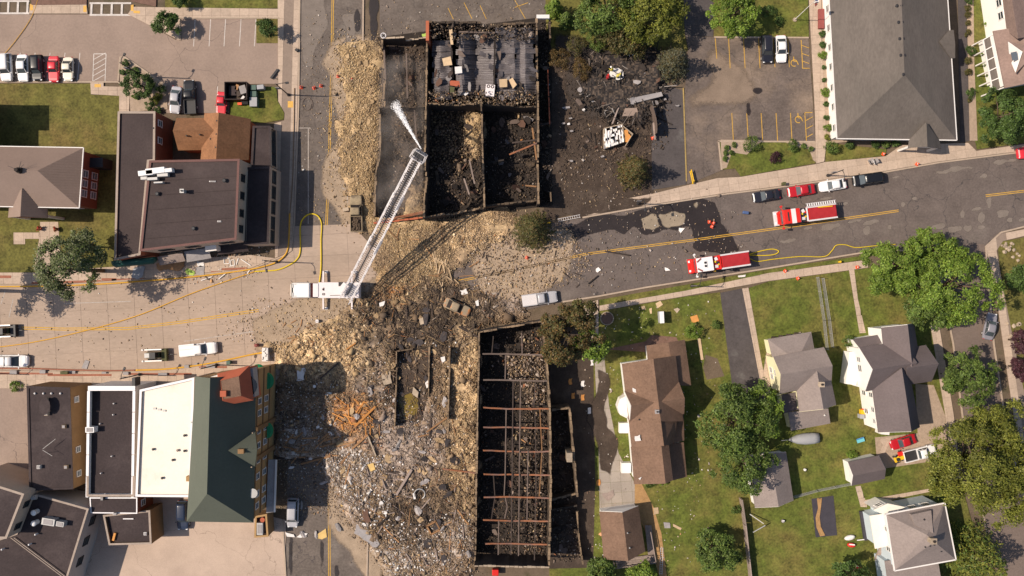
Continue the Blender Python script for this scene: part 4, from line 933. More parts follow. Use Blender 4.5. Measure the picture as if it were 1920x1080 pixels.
roof(b, [(1212, 648, 4.0), (1253, 642, 4.6), (1257, 690, 4.6), (1216, 692, 4.0), (1284, 637, 3.4), (1296, 723, 3.4), (1268, 723, 4.6)], [(0, 1, 2, 3), (1, 4, 5, 6, 2)], 'roof_brown', name='porch_roof')
for OL, z in (([(1166, 682, E), (1179, 790, E), (1281, 776, E), (1267, 667, E)], 4.9), ([(1179, 788, 4.6), (1189, 907, 4.6), (1255, 905, 4.6), (1250, 786, 4.6)], 4.4), ([(1250, 835, 3.2), (1262, 900, 3.2), (1288, 894, 3.2), (1282, 829, 3.2)], 3.05), ([(1212, 648, 3.4), (1216, 692, 3.4), (1293, 720, 3.4), (1284, 637, 3.4)], 3.2)): P = walls(b, OL, .35, 'white_wall', z)
gable_end(b, (1166, 682, E), (1225, 674, Rg), (1267, 668, E), 'white_wall'); gable_end(b, (1172, 735, E), (1183, 761, 7.5), (1181, 790, E), 'white_wall'); gable_end(b, (1189, 906, 4.6), (1248, 906, 7.1), (1262, 899, 5.5), 'white_wall')
q = G(1170, 763, 2.6); mb = MB(); mb.loft([[Vector((q.x + .5 + 1.6 * k * math.cos(a_), q.y + 1.9 * k * math.sin(a_), z_)) for a_ in np.linspace(0, 2 * math.pi, 9)[:-1]] for k, z_ in ((1, 0), (1, 2.6), (.8, 2.9), (.3, 3.0))]); mb.build('bay', 'trim_white', b, True)
for (x, y) in ((1167, 803), (1171, 878)): q = G(x, y, 1.5); MB().box((q.x + .3, q.y, .7), (1.6, 1.7, 1.4)).build('porch_step', 'trim_white', b, True)
chimney(b, 1232, 772, 7.4, .5, .8, 'sheet_grey'); vent(b, 1199, 787, 6, .15, .3); vent(b, 1264, 789, 4.2, .2, .3); vent(b, 1182, 738, 5.2, .15, .3)

b = house('brown_garage', 'small brown gabled garage with timber deck and white front gable', 1170, 1000)
pts = [(1124, 959, 3.0), (1132, 1049, 3.0), (1178, 1052, 5.2), (1167, 961, 5.2), (1197, 949, 3.0), (1210, 1034, 3.0)]
roof(b, pts, [(0, 1, 2, 3), (4, 5, 2, 3)], 'roof_brown'); walls(b, [pts[0], pts[1], pts[5], pts[4]], .3, 'white_wall', 2.9)
gable_end(b, pts[0], pts[3], pts[4], 'white_wall')
for (x, y) in ((1177, 1000), (1181, 1028)): vent(b, x, y, 4.8, .14, .3, 'galv')
for k in range(11):                                              # deck boards
    a, c = G(1152 + k * .6, 1050 + k * 1.6, .6), G(1228 + k * .2, 1040 + k * 1.6, .6); MB().bar(a, c, .13, .04).build('deck_board', 'wood_grey', b, True)
for k in range(8):
    a, c = G(1210 + k * 1.5, 985, .6), G(1216 + k * 1.6, 1042, .6); MB().bar(a, c, .13, .04).build('deck_board', 'wood_grey', b, True)
for a, c in (((1153, 1066), (1230, 1054)), ((1230, 1054), (1220, 998)), ((1153, 1066), (1150, 1048))):
    A, B_ = G(*a, 1.4), G(*c, 1.4); MB().bar(A, B_, .12, .08).build('rail', 'wood_grey', b, True)
    for k in range(8):
        q = A.lerp(B_, k / 7); MB().box((q.x, q.y, .7), (.08, .08, 1.4)).build('baluster', 'wood_grey', b, True)

b = house('pale_grey_house', 'pale grey-roofed house with cream gable wall and front terrace', 1505, 710)
pts = [(1440, 636, 3.2), (1521, 622, 3.2), (1527, 655, 3.6), (1448, 669, 3.6), (1477, 664, 4.6), (1503, 659, 4.6)]
roof(b, pts, [(0, 1, 5, 4), (1, 2, 5), (0, 4, 3), (4, 5, 2, 3)], 'roof_light', name='porch_roof'); walls(b, pts[:4], .3, 'cream_wall', 3.1)
pts = [(1450, 669, 5), (1464, 702, 7.6), (1561, 686, 7.6), (1545, 651, 5), (1462, 739, 5), (1559, 717, 5)]
roof(b, pts, [(0, 1, 2, 3), (4, 5, 2, 1)], 'roof_light'); P = walls(b, [pts[0], pts[4], pts[5], pts[3]], .3, 'cream_wall', 4.9)
wins(b, P, 0, [(.45, 4.0, .9, 1.1), (.6, 1.9, .9, 1.2), (.4, 1.9, .9, 1.2)]); gable_end(b, pts[0], pts[1], pts[4], 'cream_wall'); gable_end(b, pts[3], pts[2], pts[5], 'cream_wall')
pts = [(1494, 733, 5), (1499, 772, 5), (1544, 767, 7.3), (1531, 690, 7.3), (1559, 716, 5), (1568, 759, 5)]
roof(b, pts, [(0, 1, 2, 3), (4, 5, 2, 3)], 'roof_light', name='south_roof'); walls(b, [pts[0], pts[1], pts[5], pts[4]], .3, 'cream_wall', 4.9); gable_end(b, pts[1], pts[2], pts[5], 'cream_wall')
roof(b, [(1466, 740, 3.6), (1495, 735, 3.6), (1498, 768, 3.3), (1470, 775, 3.3)], [(0, 1, 2, 3)], 'roof_slate', name='side_roof'); walls(b, [(1466, 740, 3.3), (1470, 775, 3.3), (1498, 768, 3.3), (1495, 735, 3.3)], .2, 'cream_wall', 3.2)
pts = [(1478, 773, 3.5), (1553, 766, 3.5), (1557, 794, 2.7), (1483, 808, 2.7)]
roof(b, pts, [(0, 1, 2, 3)], 'roof_light', name='rear_roof'); walls(b, pts, .3, 'cream_wall', 2.6)
chimney(b, 1541, 721, 6.6, .7, 1.2, 'stone_pale'); vent(b, 1547, 779, 3.2, .15, .3, 'sheet_white'); vent(b, 1562, 753, 5.0, .12, .4)
for x in (1452, 1466, 1480, 1495): q = G(x, 634 - (x - 1452) * .17, 1.2); MB().box((q.x, q.y, .75), (.5, .5, .9)).build('terrace_chair', 'wood_char', b, True)

b = house('white_slate_house', 'white-sided house with dark slate cross gables beside the big shade tree', 1680, 710)
E, Rg = 5.6, 9.3
A = [(1653, 614, E), (1657, 655, E), (1711, 690, Rg), (1702, 609, Rg), (1714, 607, E), (1722, 660, E)]
roof(b, A, [(0, 1, 2, 3), (4, 5, 2, 3)], 'roof_slate', name='north_roof')
B_ = [(1611, 651, E), (1637, 693, Rg), (1720, 680, Rg), (1690, 640, E), (1623, 734, E), (1690, 724, E)]
roof(b, B_, [(0, 1, 2, 3), (4, 5, 2, 1)], 'roof_slate', name='west_roof')
C_ = [(1715, 650, E), (1736, 647, E), (1760, 682, Rg), (1700, 690, Rg), (1747, 715, E), (1700, 722, E)]
roof(b, C_, [(0, 1, 2, 3), (4, 5, 3, 2)], 'roof_slate', name='east_roof')
D_ = [(1636, 731, E), (1647, 811, E), (1709, 809, Rg), (1691, 690, Rg), (1708, 712, E), (1725, 801, E)]
roof(b, D_, [(0, 1, 2, 3), (4, 5, 2, 3)], 'roof_slate', name='south_roof')
F_ = [(1599, 636, 3.4), (1645, 628, 3.4), (1655, 644, 4.6), (1611, 651, 4.6)]
roof(b, F_, [(0, 1, 2, 3)], 'roof_slate', name='porch_roof')
P1 = walls(b, [A[0], A[1], A[5], A[4]], .3, 'white_wall', E - .1); P2 = walls(b, [B_[0], B_[4], B_[5], B_[3]], .3, 'white_wall', E - .1); walls(b, [C_[1], C_[4], C_[5], C_[0]], .3, 'white_wall', E - .1)
P3 = walls(b, [D_[0], D_[1], D_[5], D_[4]], .3, 'white_wall', E - .1); walls(b, [(1599, 636, 3.4), (1608, 655, 3.4), (1660, 648, 3.4), (1645, 628, 3.4)], .25, 'white_wall', 3.3)
gable_end(b, B_[0], B_[1], B_[4], 'white_wall'); gable_end(b, A[0], A[3], A[4], 'white_wall'); gable_end(b, C_[1], C_[2], C_[4], 'white_wall'); gable_end(b, D_[1], D_[2], D_[5], 'white_wall')
wins(b, P2, 0, [(.28, 4.2, .8, 1.2), (.5, 4.2, 1.1, 1.3), (.25, 1.8, .8, 1.2), (.6, 1.8, 1.1, 1.3)]); wins(b, P3, 0, [(.12, 4.2, .8, 1.3), (.5, 4.2, .8, 1.1), (.8, 4.2, .7, .9), (.12, 1.7, .8, 1.3), (.6, 1.7, .8, 1.3)])
q = G(1592, 690, 1.6); MB().box((q.x + .3, q.y, 1.2), (1.8, 5.4, 2.4), -.12).build('side_addition', 'white_wall', b, True)
unit(b, 1668, 725, 7.2, .5, .3, .2, 'sheet_white'); q = G(1661, 812, 2.4); MB().box((q.x, q.y, 1.1), (1.4, .6, 2.2), -.1).build('door_hood', 'trim_white', b, True)

b = house('white_garage', 'small slate-roofed garage with bright white end gable behind yard', 1625, 882)
pts = [(1590, 866, 2.8), (1648, 854, 2.8), (1661, 880, 4.4), (1600, 892, 4.4), (1597, 911, 2.8), (1659, 898, 2.8)]
roof(b, pts, [(0, 1, 2, 3), (4, 5, 2, 3)], 'roof_slate'); walls(b, [pts[0], pts[4], pts[5], pts[1]], .25, 'white_wall', 2.7); gable_end(b, pts[0], pts[3], pts[4], 'white_wall'); gable_end(b, pts[1], pts[2], pts[5], 'white_wall')
q = G(1582, 890, .8); MB().box((q.x + .9, q.y, 1.0), (.08, 1.6, 2.0), -.2).build('garage_door', 'trim_white', b, True)

b = house('blue_grey_house', 'pale blue-white house with grey pyramid roof and cream chimney', 1725, 1005)
E, Rg = 6.3, 9.8
pts = [(1660, 964, E), (1771, 943, E), (1792, 1049, E), (1677, 1070, E), (1738, 1003, Rg), (1752, 1016, Rg)]
roof(b, pts, [(0, 1, 5, 4), (1, 2, 5), (2, 3, 4, 5), (3, 0, 4)], 'roof_light'); mat('pale_blue', (.50, .56, .60), .7, .05)
P = walls(b, pts[:4], .4, 'pale_blue', E - .1)
wins(b, P, 0, [(.2, 4.4, 1.1, 1.4), (.55, 4.4, 1.3, 1.4), (.8, 4.4, 1.3, 1.4)]); wins(b, P, 3, [(.3, 4.6, .8, 1.3), (.7, 4.6, .8, 1.3)])
mb = MB()
for k in range(4): mb.bar(G(*pts[k]), G(*pts[(k + 1) % 4]), .2, .22)
mb.build('gutter', 'trim_white', b, True)
q = [(1631, 967, 4.2), (1660, 963, 4.4), (1664, 1024, 4.4), (1641, 1029, 4.2)]; roof(b, q, [(0, 1, 2, 3)], 'membrane_white', name='porch_roof'); walls(b, q, .4, 'pale_blue', 4.1)
q = [(1638, 956, 4.6), (1665, 944, 4.6), (1698, 951, 4.8), (1660, 966, 5.0)]; roof(b, q, [(0, 1, 2, 3)], 'membrane_white', name='bay_roof'); P = walls(b, q, .15, 'white_wall', 4.5); wins(b, P, 0, [(.5, 3.4, 1, 1.2)])
q = [(1659, 1052, 4.6), (1757, 1040, 4.8), (1772, 1130, 4.6), (1672, 1140, 4.6)]; roof(b, q, [(0, 1, 2, 3)], 'roof_light', name='rear_roof'); walls(b, q, .3, 'pale_blue', 4.4)
dr = [(1709, 965, 7.6), (1746, 957, 7.6), (1750, 1000, 9.6), (1716, 985, 8.6)]; roof(b, dr, [(0, 1, 2, 3)], 'roof_light', .9, 'dormer')
chimney(b, 1751, 1015, 9.4, .8, 1.3, 'stone_pale')
for x, y, z in ((1721, 1012, 8.4), (1723, 1021, 8.4), (1736, 1026, 9.0), (1745, 1024, 9.2), (1753, 1022, 9.4), (1766, 1034, 8.0), (1734, 975, 8.2)): vent(b, x, y, z, .18, .22)
MB().slab([G(1640, 1050, .7), G(1652, 1022, 2.0), G(1657, 1026, 2.0), G(1646, 1054, .7)], [(0, 1, 2, 3)], .3).build('steps', 'wood_grey', b, True)
q = G(1622, 985, .5); MB().box((q.x + .3, q.y, .3), (1.6, 5.0, .6), .15).build('deck', 'tarp_black', b, True)

b = house('grey_garage', 'plain pale grey gabled garage standing under the walnut tree', 1445, 905)
pts = [(1399, 858, 2.8), (1416, 952, 2.8), (1460, 950, 4.5), (1443, 850, 4.5), (1474, 848, 2.8), (1488, 938, 2.8)]
roof(b, pts, [(0, 1, 2, 3), (4, 5, 2, 3)], 'roof_light'); walls(b, [pts[0], pts[1], pts[5], pts[4]], .25, 'white_wall', 2.7); gable_end(b, pts[0], pts[3], pts[4], 'white_wall'); gable_end(b, pts[1], pts[2], pts[5], 'white_wall')

b = bld('west_neighbour', 'building beyond the dry lawn at the west edge, mostly out of view', -60, 235)
P = [Vector(G2(*p)) for p in ((-130, 196), (-2, 196), (-2, 240), (-22, 240), (-22, 300), (-130, 300))]
MB().prism(P, -.05, 9.0).build('wall', 'brick_red', b, True); MB().prism(inset(P, -.15), 9.0, 9.2).build('roof', 'membrane_dark', b, True)
# ------------------------------------------------------------------ the burnt-out blocks
def ragged(parent, pts, z, th, m='char_wall', top='scorched_stone', rag=0.5, step=0.7, seed=0, z0=-0.05, name='wall', broken=()):
    """a standing wall with an uneven broken top; pts are picture points of its head at height z"""
    rr = random.Random(seed); th = th * .82; P = [Vector(G2(x, y, z)) for x, y in pts]; mb = MB(); mt = MB(); h = z
    for a, c in zip(P[:-1], P[1:]):
        L = (c - a).length; n = max(1, int(L / step)); d = (c - a) / L; nrm = Vector((-d.y, d.x)) * th / 2
        for k in range(n):
            t0, t1 = k / n, (k + 1) / n; s_ = a.lerp(c, t0); e_ = a.lerp(c, t1)
            h = min(z + rag * .3, max(z * .35, h + rr.uniform(-rag, rag) * .6)); h = h * .85 + z * .15
            if rr.random() < .09 * (1 if rag > .3 else .3): h = max(.6, h - rr.uniform(.8, 2.2))
            j = rr.uniform(.6, 1.12)
            q = [s_ - nrm * j, e_ - nrm * j, e_ + nrm * j, s_ + nrm * j]
            mb.prism(q, z0, h - .12); mt.prism(inset(q, rr.uniform(0, .04)), h - .12, h)
    o = mb.build(name, m, parent, True); tag(mt.build('wall_head', top, o, True), kind='stuff')
    return o
BA = thing('burnt_block', 'roofless burnt-out brick block with collapsed corrugated roof sheets', 'building', G(870, 230, 0))
fl = MB().sheet([G2(*p) for p in ((706, 70), (1034, 30), (1036, 385), (800, 415), (700, 420))], .035).build('floor', 'char_floor', BA, True)
MB().sheet([G2(*p) for p in ((706, 75), (796, 72), (792, 408), (700, 414))], .05).build('floor', 'char_soil', BA, True)
ragged(BA, [(716, 74), (717, 200)], 3.6, .4, seed=1); ragged(BA, [(716, 72), (800, 68)], 3.6, .4, seed=2, top='stone_pale')
ragged(BA, [(710, 203), (712, 285), (704, 330), (702, 405)], 2.6, .45, seed=3, rag=.8); ragged(BA, [(710, 201), (797, 197)], 3.0, .35, 'char_wall', 'char_brick', seed=4)
ragged(BA, [(801, 40), (799, 190)], 5.3, .42, seed=51, rag=.5); ragged(BA, [(799, 190), (797, 260), (793, 408)], 6.6, .42, seed=5, rag=.9); ragged(BA, [(802, 41), (1008, 41)], 5.6, .5, 'char_wall', 'char_brick', seed=6, rag=.5)
ragged(BA, [(1006, 34), (1009, 200), (1010, 382)], 5.6, .5, 'char_wall', 'scorched_stone', seed=7, rag=.6)
ragged(BA, [(800, 193), (905, 195)], 5.2, .4, seed=8, rag=.9); ragged(BA, [(905, 196), (1006, 197)], 4.8, .4, 'char_wall', 'char_brick', seed=9, rag=.6)
ragged(BA, [(902, 184), (905, 300), (908, 388)], 6.2, .42, seed=10, rag=.7); ragged(BA, [(793, 408), (850, 398), (906, 386)], 4.4, .45, seed=11, rag=.8); ragged(BA, [(906, 386), (1010, 374)], 3.6, .45, 'char_wall', 'char_brick', seed=12)
ragged(BA, [(700, 418), (740, 414), (793, 408)], 1.2, .45, 'char_brick', 'brick_orange', seed=13, rag=.6)
ragged(BA, [(1031, 34), (1032, 70)], 4.2, .35, seed=14); ragged(BA, [(1028, 125), (1029, 178)], 3.6, .3, 'char_brick', 'brick_orange', seed=15); ragged(BA, [(1029, 182), (1031, 232)], 2.8, .3, 'char_brick', 'brick_orange', seed=16); ragged(BA, [(1032, 360), (1033, 378)], 2.4, .3, seed=17)
q = G(801, 45, 7); MB().box((q.x, q.y - 1, 3.4), (.5, 3.2, 6.8)).build('corner_pier', 'brick_orange', BA, True)
q = G(1018, 31, 5.4); MB().box((q.x, q.y, 5.2), (2.1, .6, .5)).build('roof_cap', 'sheet_white', BA, True)
def roofsheet(px0, px1, py0, py1, zf, seed):
    """one fallen corrugated sheet, ridges along its length, sagging as zf says"""
    nx, ny = 14, 10; vs = []; fs = []; rr = random.Random(seed); tx, ty = rr.uniform(-.15, .15), rr.uniform(-.22, .22); dz = rr.uniform(-.1, .16)
    px0 += rr.uniform(-3, 3); px1 += rr.uniform(-4, 4); sk = rr.uniform(-2.2, 2.2); ph = rr.uniform(0, 6); am = rr.uniform(.04, .14)
    for j in range(ny + 1):
        for i in range(nx + 1):
            u, v = i / nx, j / ny; x = px0 + (px1 - px0) * u; y = py0 + (py1 - py0) * v + sk * (u - .5)
            z = zf(x, y) + dz + tx * (u - .5) + ty * (v - .5) + .045 * math.cos(2 * math.pi * v * 2.5) + am * math.sin(u * 7 + ph) + rr.uniform(-.015, .015)
            vs.append(tuple(G(x, y, z)))
    for j in range(ny):
        for i in range(nx): a = j * (nx + 1) + i; fs.append((a, a + 1, a + nx + 2, a + nx + 1))
    mb = MB(); mb.v = vs; mb.f = fs
    return mb.build('roof_sheet', 'corrugated', BA, True)
def tent(xs, zs): return lambda x, y: float(np.interp(x, xs, zs)) + .25 * math.sin(y * .05)
zs1 = tent([812, 825, 848], [3.9, 4.5, 4.2]); zs2 = tent([856, 868, 880, 893, 905, 930], [4.4, 5.0, 4.1, 2.9, 3.5, 4.7]); zs3 = tent([928, 945, 965, 975, 985, 1004], [4.8, 4.6, 4.9, 4.4, 4.7, 3.9])
zs3d = lambda x, y: zs3(x, y) - 1.4 * max(0, (y - 160) / 35)
for k in range(11): roofsheet(812, 846, 76 + k * 10, 86.5 + k * 10, zs1, k)
for k in range(12): roofsheet(857, 928, 64 + k * 9.5, 74 + k * 9.5, zs2, 20 + k)
for k in range(14): roofsheet(930, 968, 52 + k * 9.6, 62.2 + k * 9.6, zs3d, 40 + k)
for k in range(14): roofsheet(966, 1003, 52 + k * 9.6, 62.2 + k * 9.6, zs3d, 80 + k)
for (a, c, z, m_) in (((846, 78), (850, 180), 4.6, 'charcoal'), ((928, 70), (926, 178), 5.2, 'charcoal'), ((860, 60), (928, 62), 5.6, 'ash_steel'), ((955, 290), (1008, 268), 3.0, 'rust_steel'), ((915, 305), (945, 300), 2.5, 'charcoal'), ((985, 348), (1006, 350), 3.2, 'wood'), ((960, 268), (1008, 262), 3.4, 'wood_char'), ((1010, 235), (1035, 230), 2.0, 'wood_char'), ((998, 240), (1006, 300), 3.0, 'wood'), ((880, 300), (890, 345), 2.4, 'wood_grey'), ((870, 335), (880, 365), 1.5, 'wood_grey'), ((720, 88), (723, 150), 2.6, 'ash_steel'), ((777, 200), (785, 330), .8, 'ash_steel'), ((762, 100), (764, 185), 1.2, 'ash_steel'), ((705, 416), (792, 400), 1.3, 'rust_steel'), ((800, 396), (740, 408), 1.5, 'rust_steel')):
    MB().bar(G(*a, z), G(*c, z + .2), .25, .3).build('fallen_beam', m_, BA, True)

BB = thing('burnt_shop', 'long roofless burnt shop with rusty roof beams and black interior', 'building', G(960, 830, 0))
MB().sheet([G2(*p) for p in ((896, 622), (1018, 606), (1032, 765), (1032, 1062), (888, 1062))], .04).build('floor', 'char_floor', BB, True)
ZB = 6.6
ragged(BB, [(898, 624), (894, 850), (889, 1062)], ZB, .4, 'char_wall', 'scorched_stone', seed=21, rag=.45); ragged(BB, [(898, 623), (1018, 603)], ZB, .4, 'char_wall', 'scorched_stone', seed=22, rag=.45)
ragged(BB, [(1018, 603), (1026, 680), (1031, 765), (1033, 900), (1030, 1063)], ZB, .5, 'char_brick', 'scorched_stone', seed=23, rag=.6); ragged(BB, [(889, 1061), (1030, 1064)], ZB - 1, .4, 'char_wall', 'stone_pale', seed=24, rag=.3)
for y, x0, x1, m_ in ((664, 905, 1023, 'ash_steel'), (712, 906, 1026, 'ash_steel'), (764, 906, 1029, 'rust_steel'), (801, 906, 1030, 'rust_steel'), (844, 906, 1031, 'rust_steel'), (889, 907, 1031, 'rust_steel'), (932, 907, 1030, 'rust_steel'), (975, 906, 1028, 'rust_steel'), (1019, 910, 1026, 'rust_steel')):
    sag = random.uniform(.2, .8); bw = random.uniform(-2.5, 2.5); pts = [G(x0 + (x1 - x0) * t, y + bw * math.sin(math.pi * t) + random.uniform(-.5, .5) + 2 * t, 5.7 - sag * math.sin(math.pi * t)) for t in np.linspace(0, 1, 9)]
    mb = MB()
    for a, c in zip(pts[:-1], pts[1:]): mb.bar(a, c, .24, .32)
    mb.build('roof_beam', m_, BB, True)
for pts, m_ in ((((978, 624), (979, 664)), 'ash_steel'), (((948, 666), (947, 712)), 'ash_steel'), (((976, 714), (974, 844), (972, 1042)), 'ash_steel'), (((949, 765), (947, 890), (945, 932)), 'ash_steel'), (((947, 932), (951, 950), (946, 972)), 'ash_steel'), (((1004, 714), (1001, 764)), 'wood_char'), (((925, 630), (922, 664)), 'wood_char'), (((962, 714), (960, 900), (958, 1040)), 'wood_char'), (((1003, 765), (1005, 900), (1002, 1050)), 'wood_char'), (((990, 845), (988, 975)), 'ash_steel'), (((925, 890), (928, 932), (921, 975)), 'wood_char'), (((935, 975), (934, 1040)), 'ash_steel'), (((1012, 765), (1016, 845), (1011, 932)), 'wood')):
    mb = MB()
    for a, c in zip(pts[:-1], pts[1:]): mb.bar(G(*a, 5.3), G(*c, 5.3), .17, .22)
    mb.build('tie_beam', m_, BB, True)
ragged(BB, [(1035, 769), (1068, 765)], 4.4, .45, 'char_brick', 'scorched_stone', seed=25, rag=.2); ragged(BB, [(1068, 765), (1083, 932)], 4.4, .5, 'char_brick', 'scorched_stone', seed=26, rag=.3); ragged(BB, [(1035, 937), (1080, 926)], 2.6, .45, 'char_brick', 'scorched_stone', seed=27, rag=.6)
ragged(BB, [(1082, 960), (1086, 1010), (1093, 1058)], 2.2, .4, 'char_brick', 'scorched_stone', seed=28, rag=.6); ragged(BB, [(1035, 956), (1082, 948)], 1.6, .35, 'char_wall', 'char_brick', seed=29, rag=.6)
q = G(1068, 858, 5.4); MB().box((q.x, q.y, 2.7), (.9, 1.5, 5.4)).build('chimney', 'stone_pale', BB, True)
MB().sheet([G2(*p) for p in ((1030, 762), (1070, 762), (1100, 1062), (1030, 1062))], .045).build('floor', 'char_floor', BB, True)

# cellar foundations showing through the rubble
FN = thing('cellar_foundation', 'open cellar foundation with mud floor inside the rubble field', 'foundation', G(775, 710, 0))
ragged(FN, [(743, 659), (805, 650)], 1.5, .35, 'char_brick', 'char_brick', seed=31, rag=.2); ragged(FN, [(743, 659), (740, 800)], 1.7, .35, 'char_brick', 'scorched_stone', seed=32, rag=.3); ragged(FN, [(805, 650), (803, 745)], 1.3, .35, 'char_brick', 'scorched_stone', seed=33, rag=.3)
MB().sheet([G2(*p) for p in ((743, 658), (806, 649), (804, 800), (740, 800))], .05).build('floor', 'char_soil', FN, True)
FW = thing('foundation_wall', 'long low standing wall stub running through the brick rubble', 'wall', G(842, 730, 0))
ragged(FW, [(843, 652), (841, 740), (839, 812)], 2.2, .4, 'char_brick', 'scorched_stone', seed=34, rag=.35)
stain([(745, 745), (765, 735), (785, 750), (783, 775), (765, 785), (748, 780)], .062, 'pool_mud', 77, 2).name = 'puddle'

# the burnt house east of the big block: chassis of walls and its odd pieces
HB = thing('burnt_house_remains', 'charred heap of a burnt house with black timbers on scorched ground', 'ruin', G(1165, 150, 0))
for s_, pts, z in ((41, [(1135, 100), (1230, 98)], 1.6), (42, [(1236, 98), (1240, 150)], 2.0), (43, [(1130, 105), (1128, 145)], 1.2), (44, [(1175, 105), (1172, 160)], 1.5), (45, [(1175, 165), (1222, 160)], 1.0)):
    ragged(HB, pts, z, .25, 'charcoal', 'char_brick', rag=.7, seed=s_)
q = [G(1183, 184, 1.2), G(1240, 172, 1.5), G(1243, 180, 1.5), G(1190, 193, 1.0)]
MB().slab(q, [(0, 1, 2, 3)], .5).build('gutter_box', 'sheet_grey', HB, True); MB().slab([G(1181, 184, 1.4), G(1188, 182, 1.4), G(1189, 196, .8), G(1183, 195, .8)], [(0, 1, 2, 3)], .3).build('panel', 'sheet_grey', HB, True)
MB().slab([G(1172, 203, 1.0), G(1194, 202, 1.0), G(1198, 216, .9), G(1167, 218, .9)], [(0, 1, 2, 3)], .6).build('hatch', 'asphalt_worn', HB, True)
for a, c in (((1161, 198), (1148, 232)), ((1100, 190), (1160, 165)), ((1190, 218), (1202, 240)), ((1210, 150), (1218, 160)), ((1225, 230), (1228, 262)), ((1095, 175), (1140, 178)), ((1225, 200), (1231, 235))):
    MB().bar(G(*a, .6), G(*c, .8), .25, .2).build('charred_beam', 'wood_grey' if a[0] in (1161, 1225) else 'wood_char', HB, True)
tr = thing('scorched_trailer', 'white metal trailer body torn open with orange insulation patch', 'trailer', G(1157, 257, 0))
mb = MB(); vs = []; nx = 14
c0 = [(1132, 242), (1166, 234), (1170, 266), (1133, 279)]
for j in range(9):
    for i in range(nx + 1):
        u, v = i / nx, j / 8; x = (c0[0][0] * (1 - u) + c0[1][0] * u) * (1 - v) + (c0[3][0] * (1 - u) + c0[2][0] * u) * v; y = (c0[0][1] * (1 - u) + c0[1][1] * u) * (1 - v) + (c0[3][1] * (1 - u) + c0[2][1] * u) * v
        vs.append(tuple(G(x + random.uniform(-.4, .4), y, 1.3 + .05 * math.cos(i * 3.14) + random.uniform(-.2, .2))))
mb.v = vs; mb.f = [(j * 15 + i, j * 15 + i + 1, j * 15 + i + 16, j * 15 + i + 15) for j in range(8) for i in range(nx) if random.random() > .22]
mb.build('torn_roof', 'sheet_white', tr, True)
MB().sheet(blob([G2(*p, 1.0) for p in ((1161, 246), (1176, 243), (1183, 256), (1178, 268), (1163, 268))], 2, seed=4), 1.05).build('insulation', 'plywood', tr, True)
mb = MB()
for a, c in zip(c0, c0[1:] + c0[:1]): mb.bar(G(*a, .6), G(*c, .6), .12, 1.2)
mb.bar(G(1166, 236, .9), G(1186, 252, .9), .1, .9); mb.bar(G(1186, 252, .9), G(1172, 274, .9), .1, .9); mb.build('side_panel', 'stone_pale', tr, True)
pt = thing('curved_tank', 'charred curved metal tank half standing at the yard edge', 'tank', G(1226, 240, 0))
mb = MB(); pts = [G(1218 + 9 * math.sin(t * 1.9), 203 + t * 52, 0) for t in np.linspace(0, 1, 9)]
mb.v = [tuple(p) for p in pts] + [(p.x, p.y, 2.6) for p in pts]; mb.f = [(k, k + 1, 10 + k, 9 + k) for k in range(8)]; sh = mb.build('shell', 'ash_steel', pt, True); so = sh.modifiers.new('thick', 'SOLIDIFY'); so.thickness = .08
q = G(1224, 240, 0); MB().box((q.x + .6, q.y, 1.8), (.2, .2, 3.6)).build('post', 'charcoal', pt, True)

# fallen sheets, ceilings and fittings lying about in the burnt rooms
rw = random.Random(17)
def wreck(parent, box, n, zr, mats, name='fallen_sheet', smin=.7, smax=2.4):
    for _ in range(n):
        x, y = rw.uniform(box[0], box[2]), rw.uniform(box[1], box[3]); z = rw.uniform(*zr); p = G(x, y, z); a, c = rw.uniform(smin, smax) / 2, rw.uniform(smin, smax) / 2 * .6; ang = rw.uniform(0, 3.14)
        P = [Vector((a * math.cos(t) * rw.uniform(.7, 1.25), c * math.sin(t) * rw.uniform(.7, 1.25), 0)) for t in (.6, 1.7, 2.6, 3.7, 5.0, 5.7)]
        R = Euler((rw.gauss(0, .3), rw.gauss(0, .3), ang)).to_matrix(); mb = MB(); mb.slab([p + R @ q for q in P], [tuple(range(6))], .06); mb.build(name, rw.choice(mats), parent, True)
DK_ = ['charcoal', 'charcoal', 'sheet_brown', 'ash_steel', 'wood_char', 'char_brick']
wreck(BA, (806, 205, 895, 385), 26, (.2, .9), DK_); wreck(BA, (912, 208, 1000, 365), 26, (.2, .9), DK_ + ['corrugated']); wreck(BA, (722, 85, 790, 190), 12, (.2, .6), DK_); wreck(BA, (715, 210, 788, 390), 12, (.2, .6), DK_)
wreck(BA, (812, 60, 1000, 190), 30, (4.9, 5.3), ['charcoal', 'corrugated', 'corrugated', 'sheet_brown', 'ash_steel', 'char_brick'], smax=1.9); wreck(BA, (1012, 60, 1028, 370), 10, (.3, .8), DK_)
wreck(BB, (903, 635, 968, 1050), 16, (.15, .5), DK_); wreck(BB, (975, 625, 1022, 1050), 30, (.2, .7), ['sheet_brown', 'ash_steel', 'char_brick', 'wood', 'scorched_stone', 'rust_steel', 'charcoal'], smin=.4, smax=1.3); wreck(BB, (1040, 780, 1066, 920), 8, (.2, .6), DK_); wreck(BB, (1040, 965, 1080, 1045), 10, (.2, .6), DK_)
wreck(HB, (1085, 100, 1242, 215), 46, (.3, 1.2), ['charcoal', 'charcoal', 'ash_steel', 'sheet_brown', 'corrugated', 'wood_char', 'sheet_grey'], smax=2.0); wreck(HB, (1060, 215, 1220, 300), 12, (.1, .3), ['charcoal', 'sheet_brown', 'ash_steel'], smax=1.2)
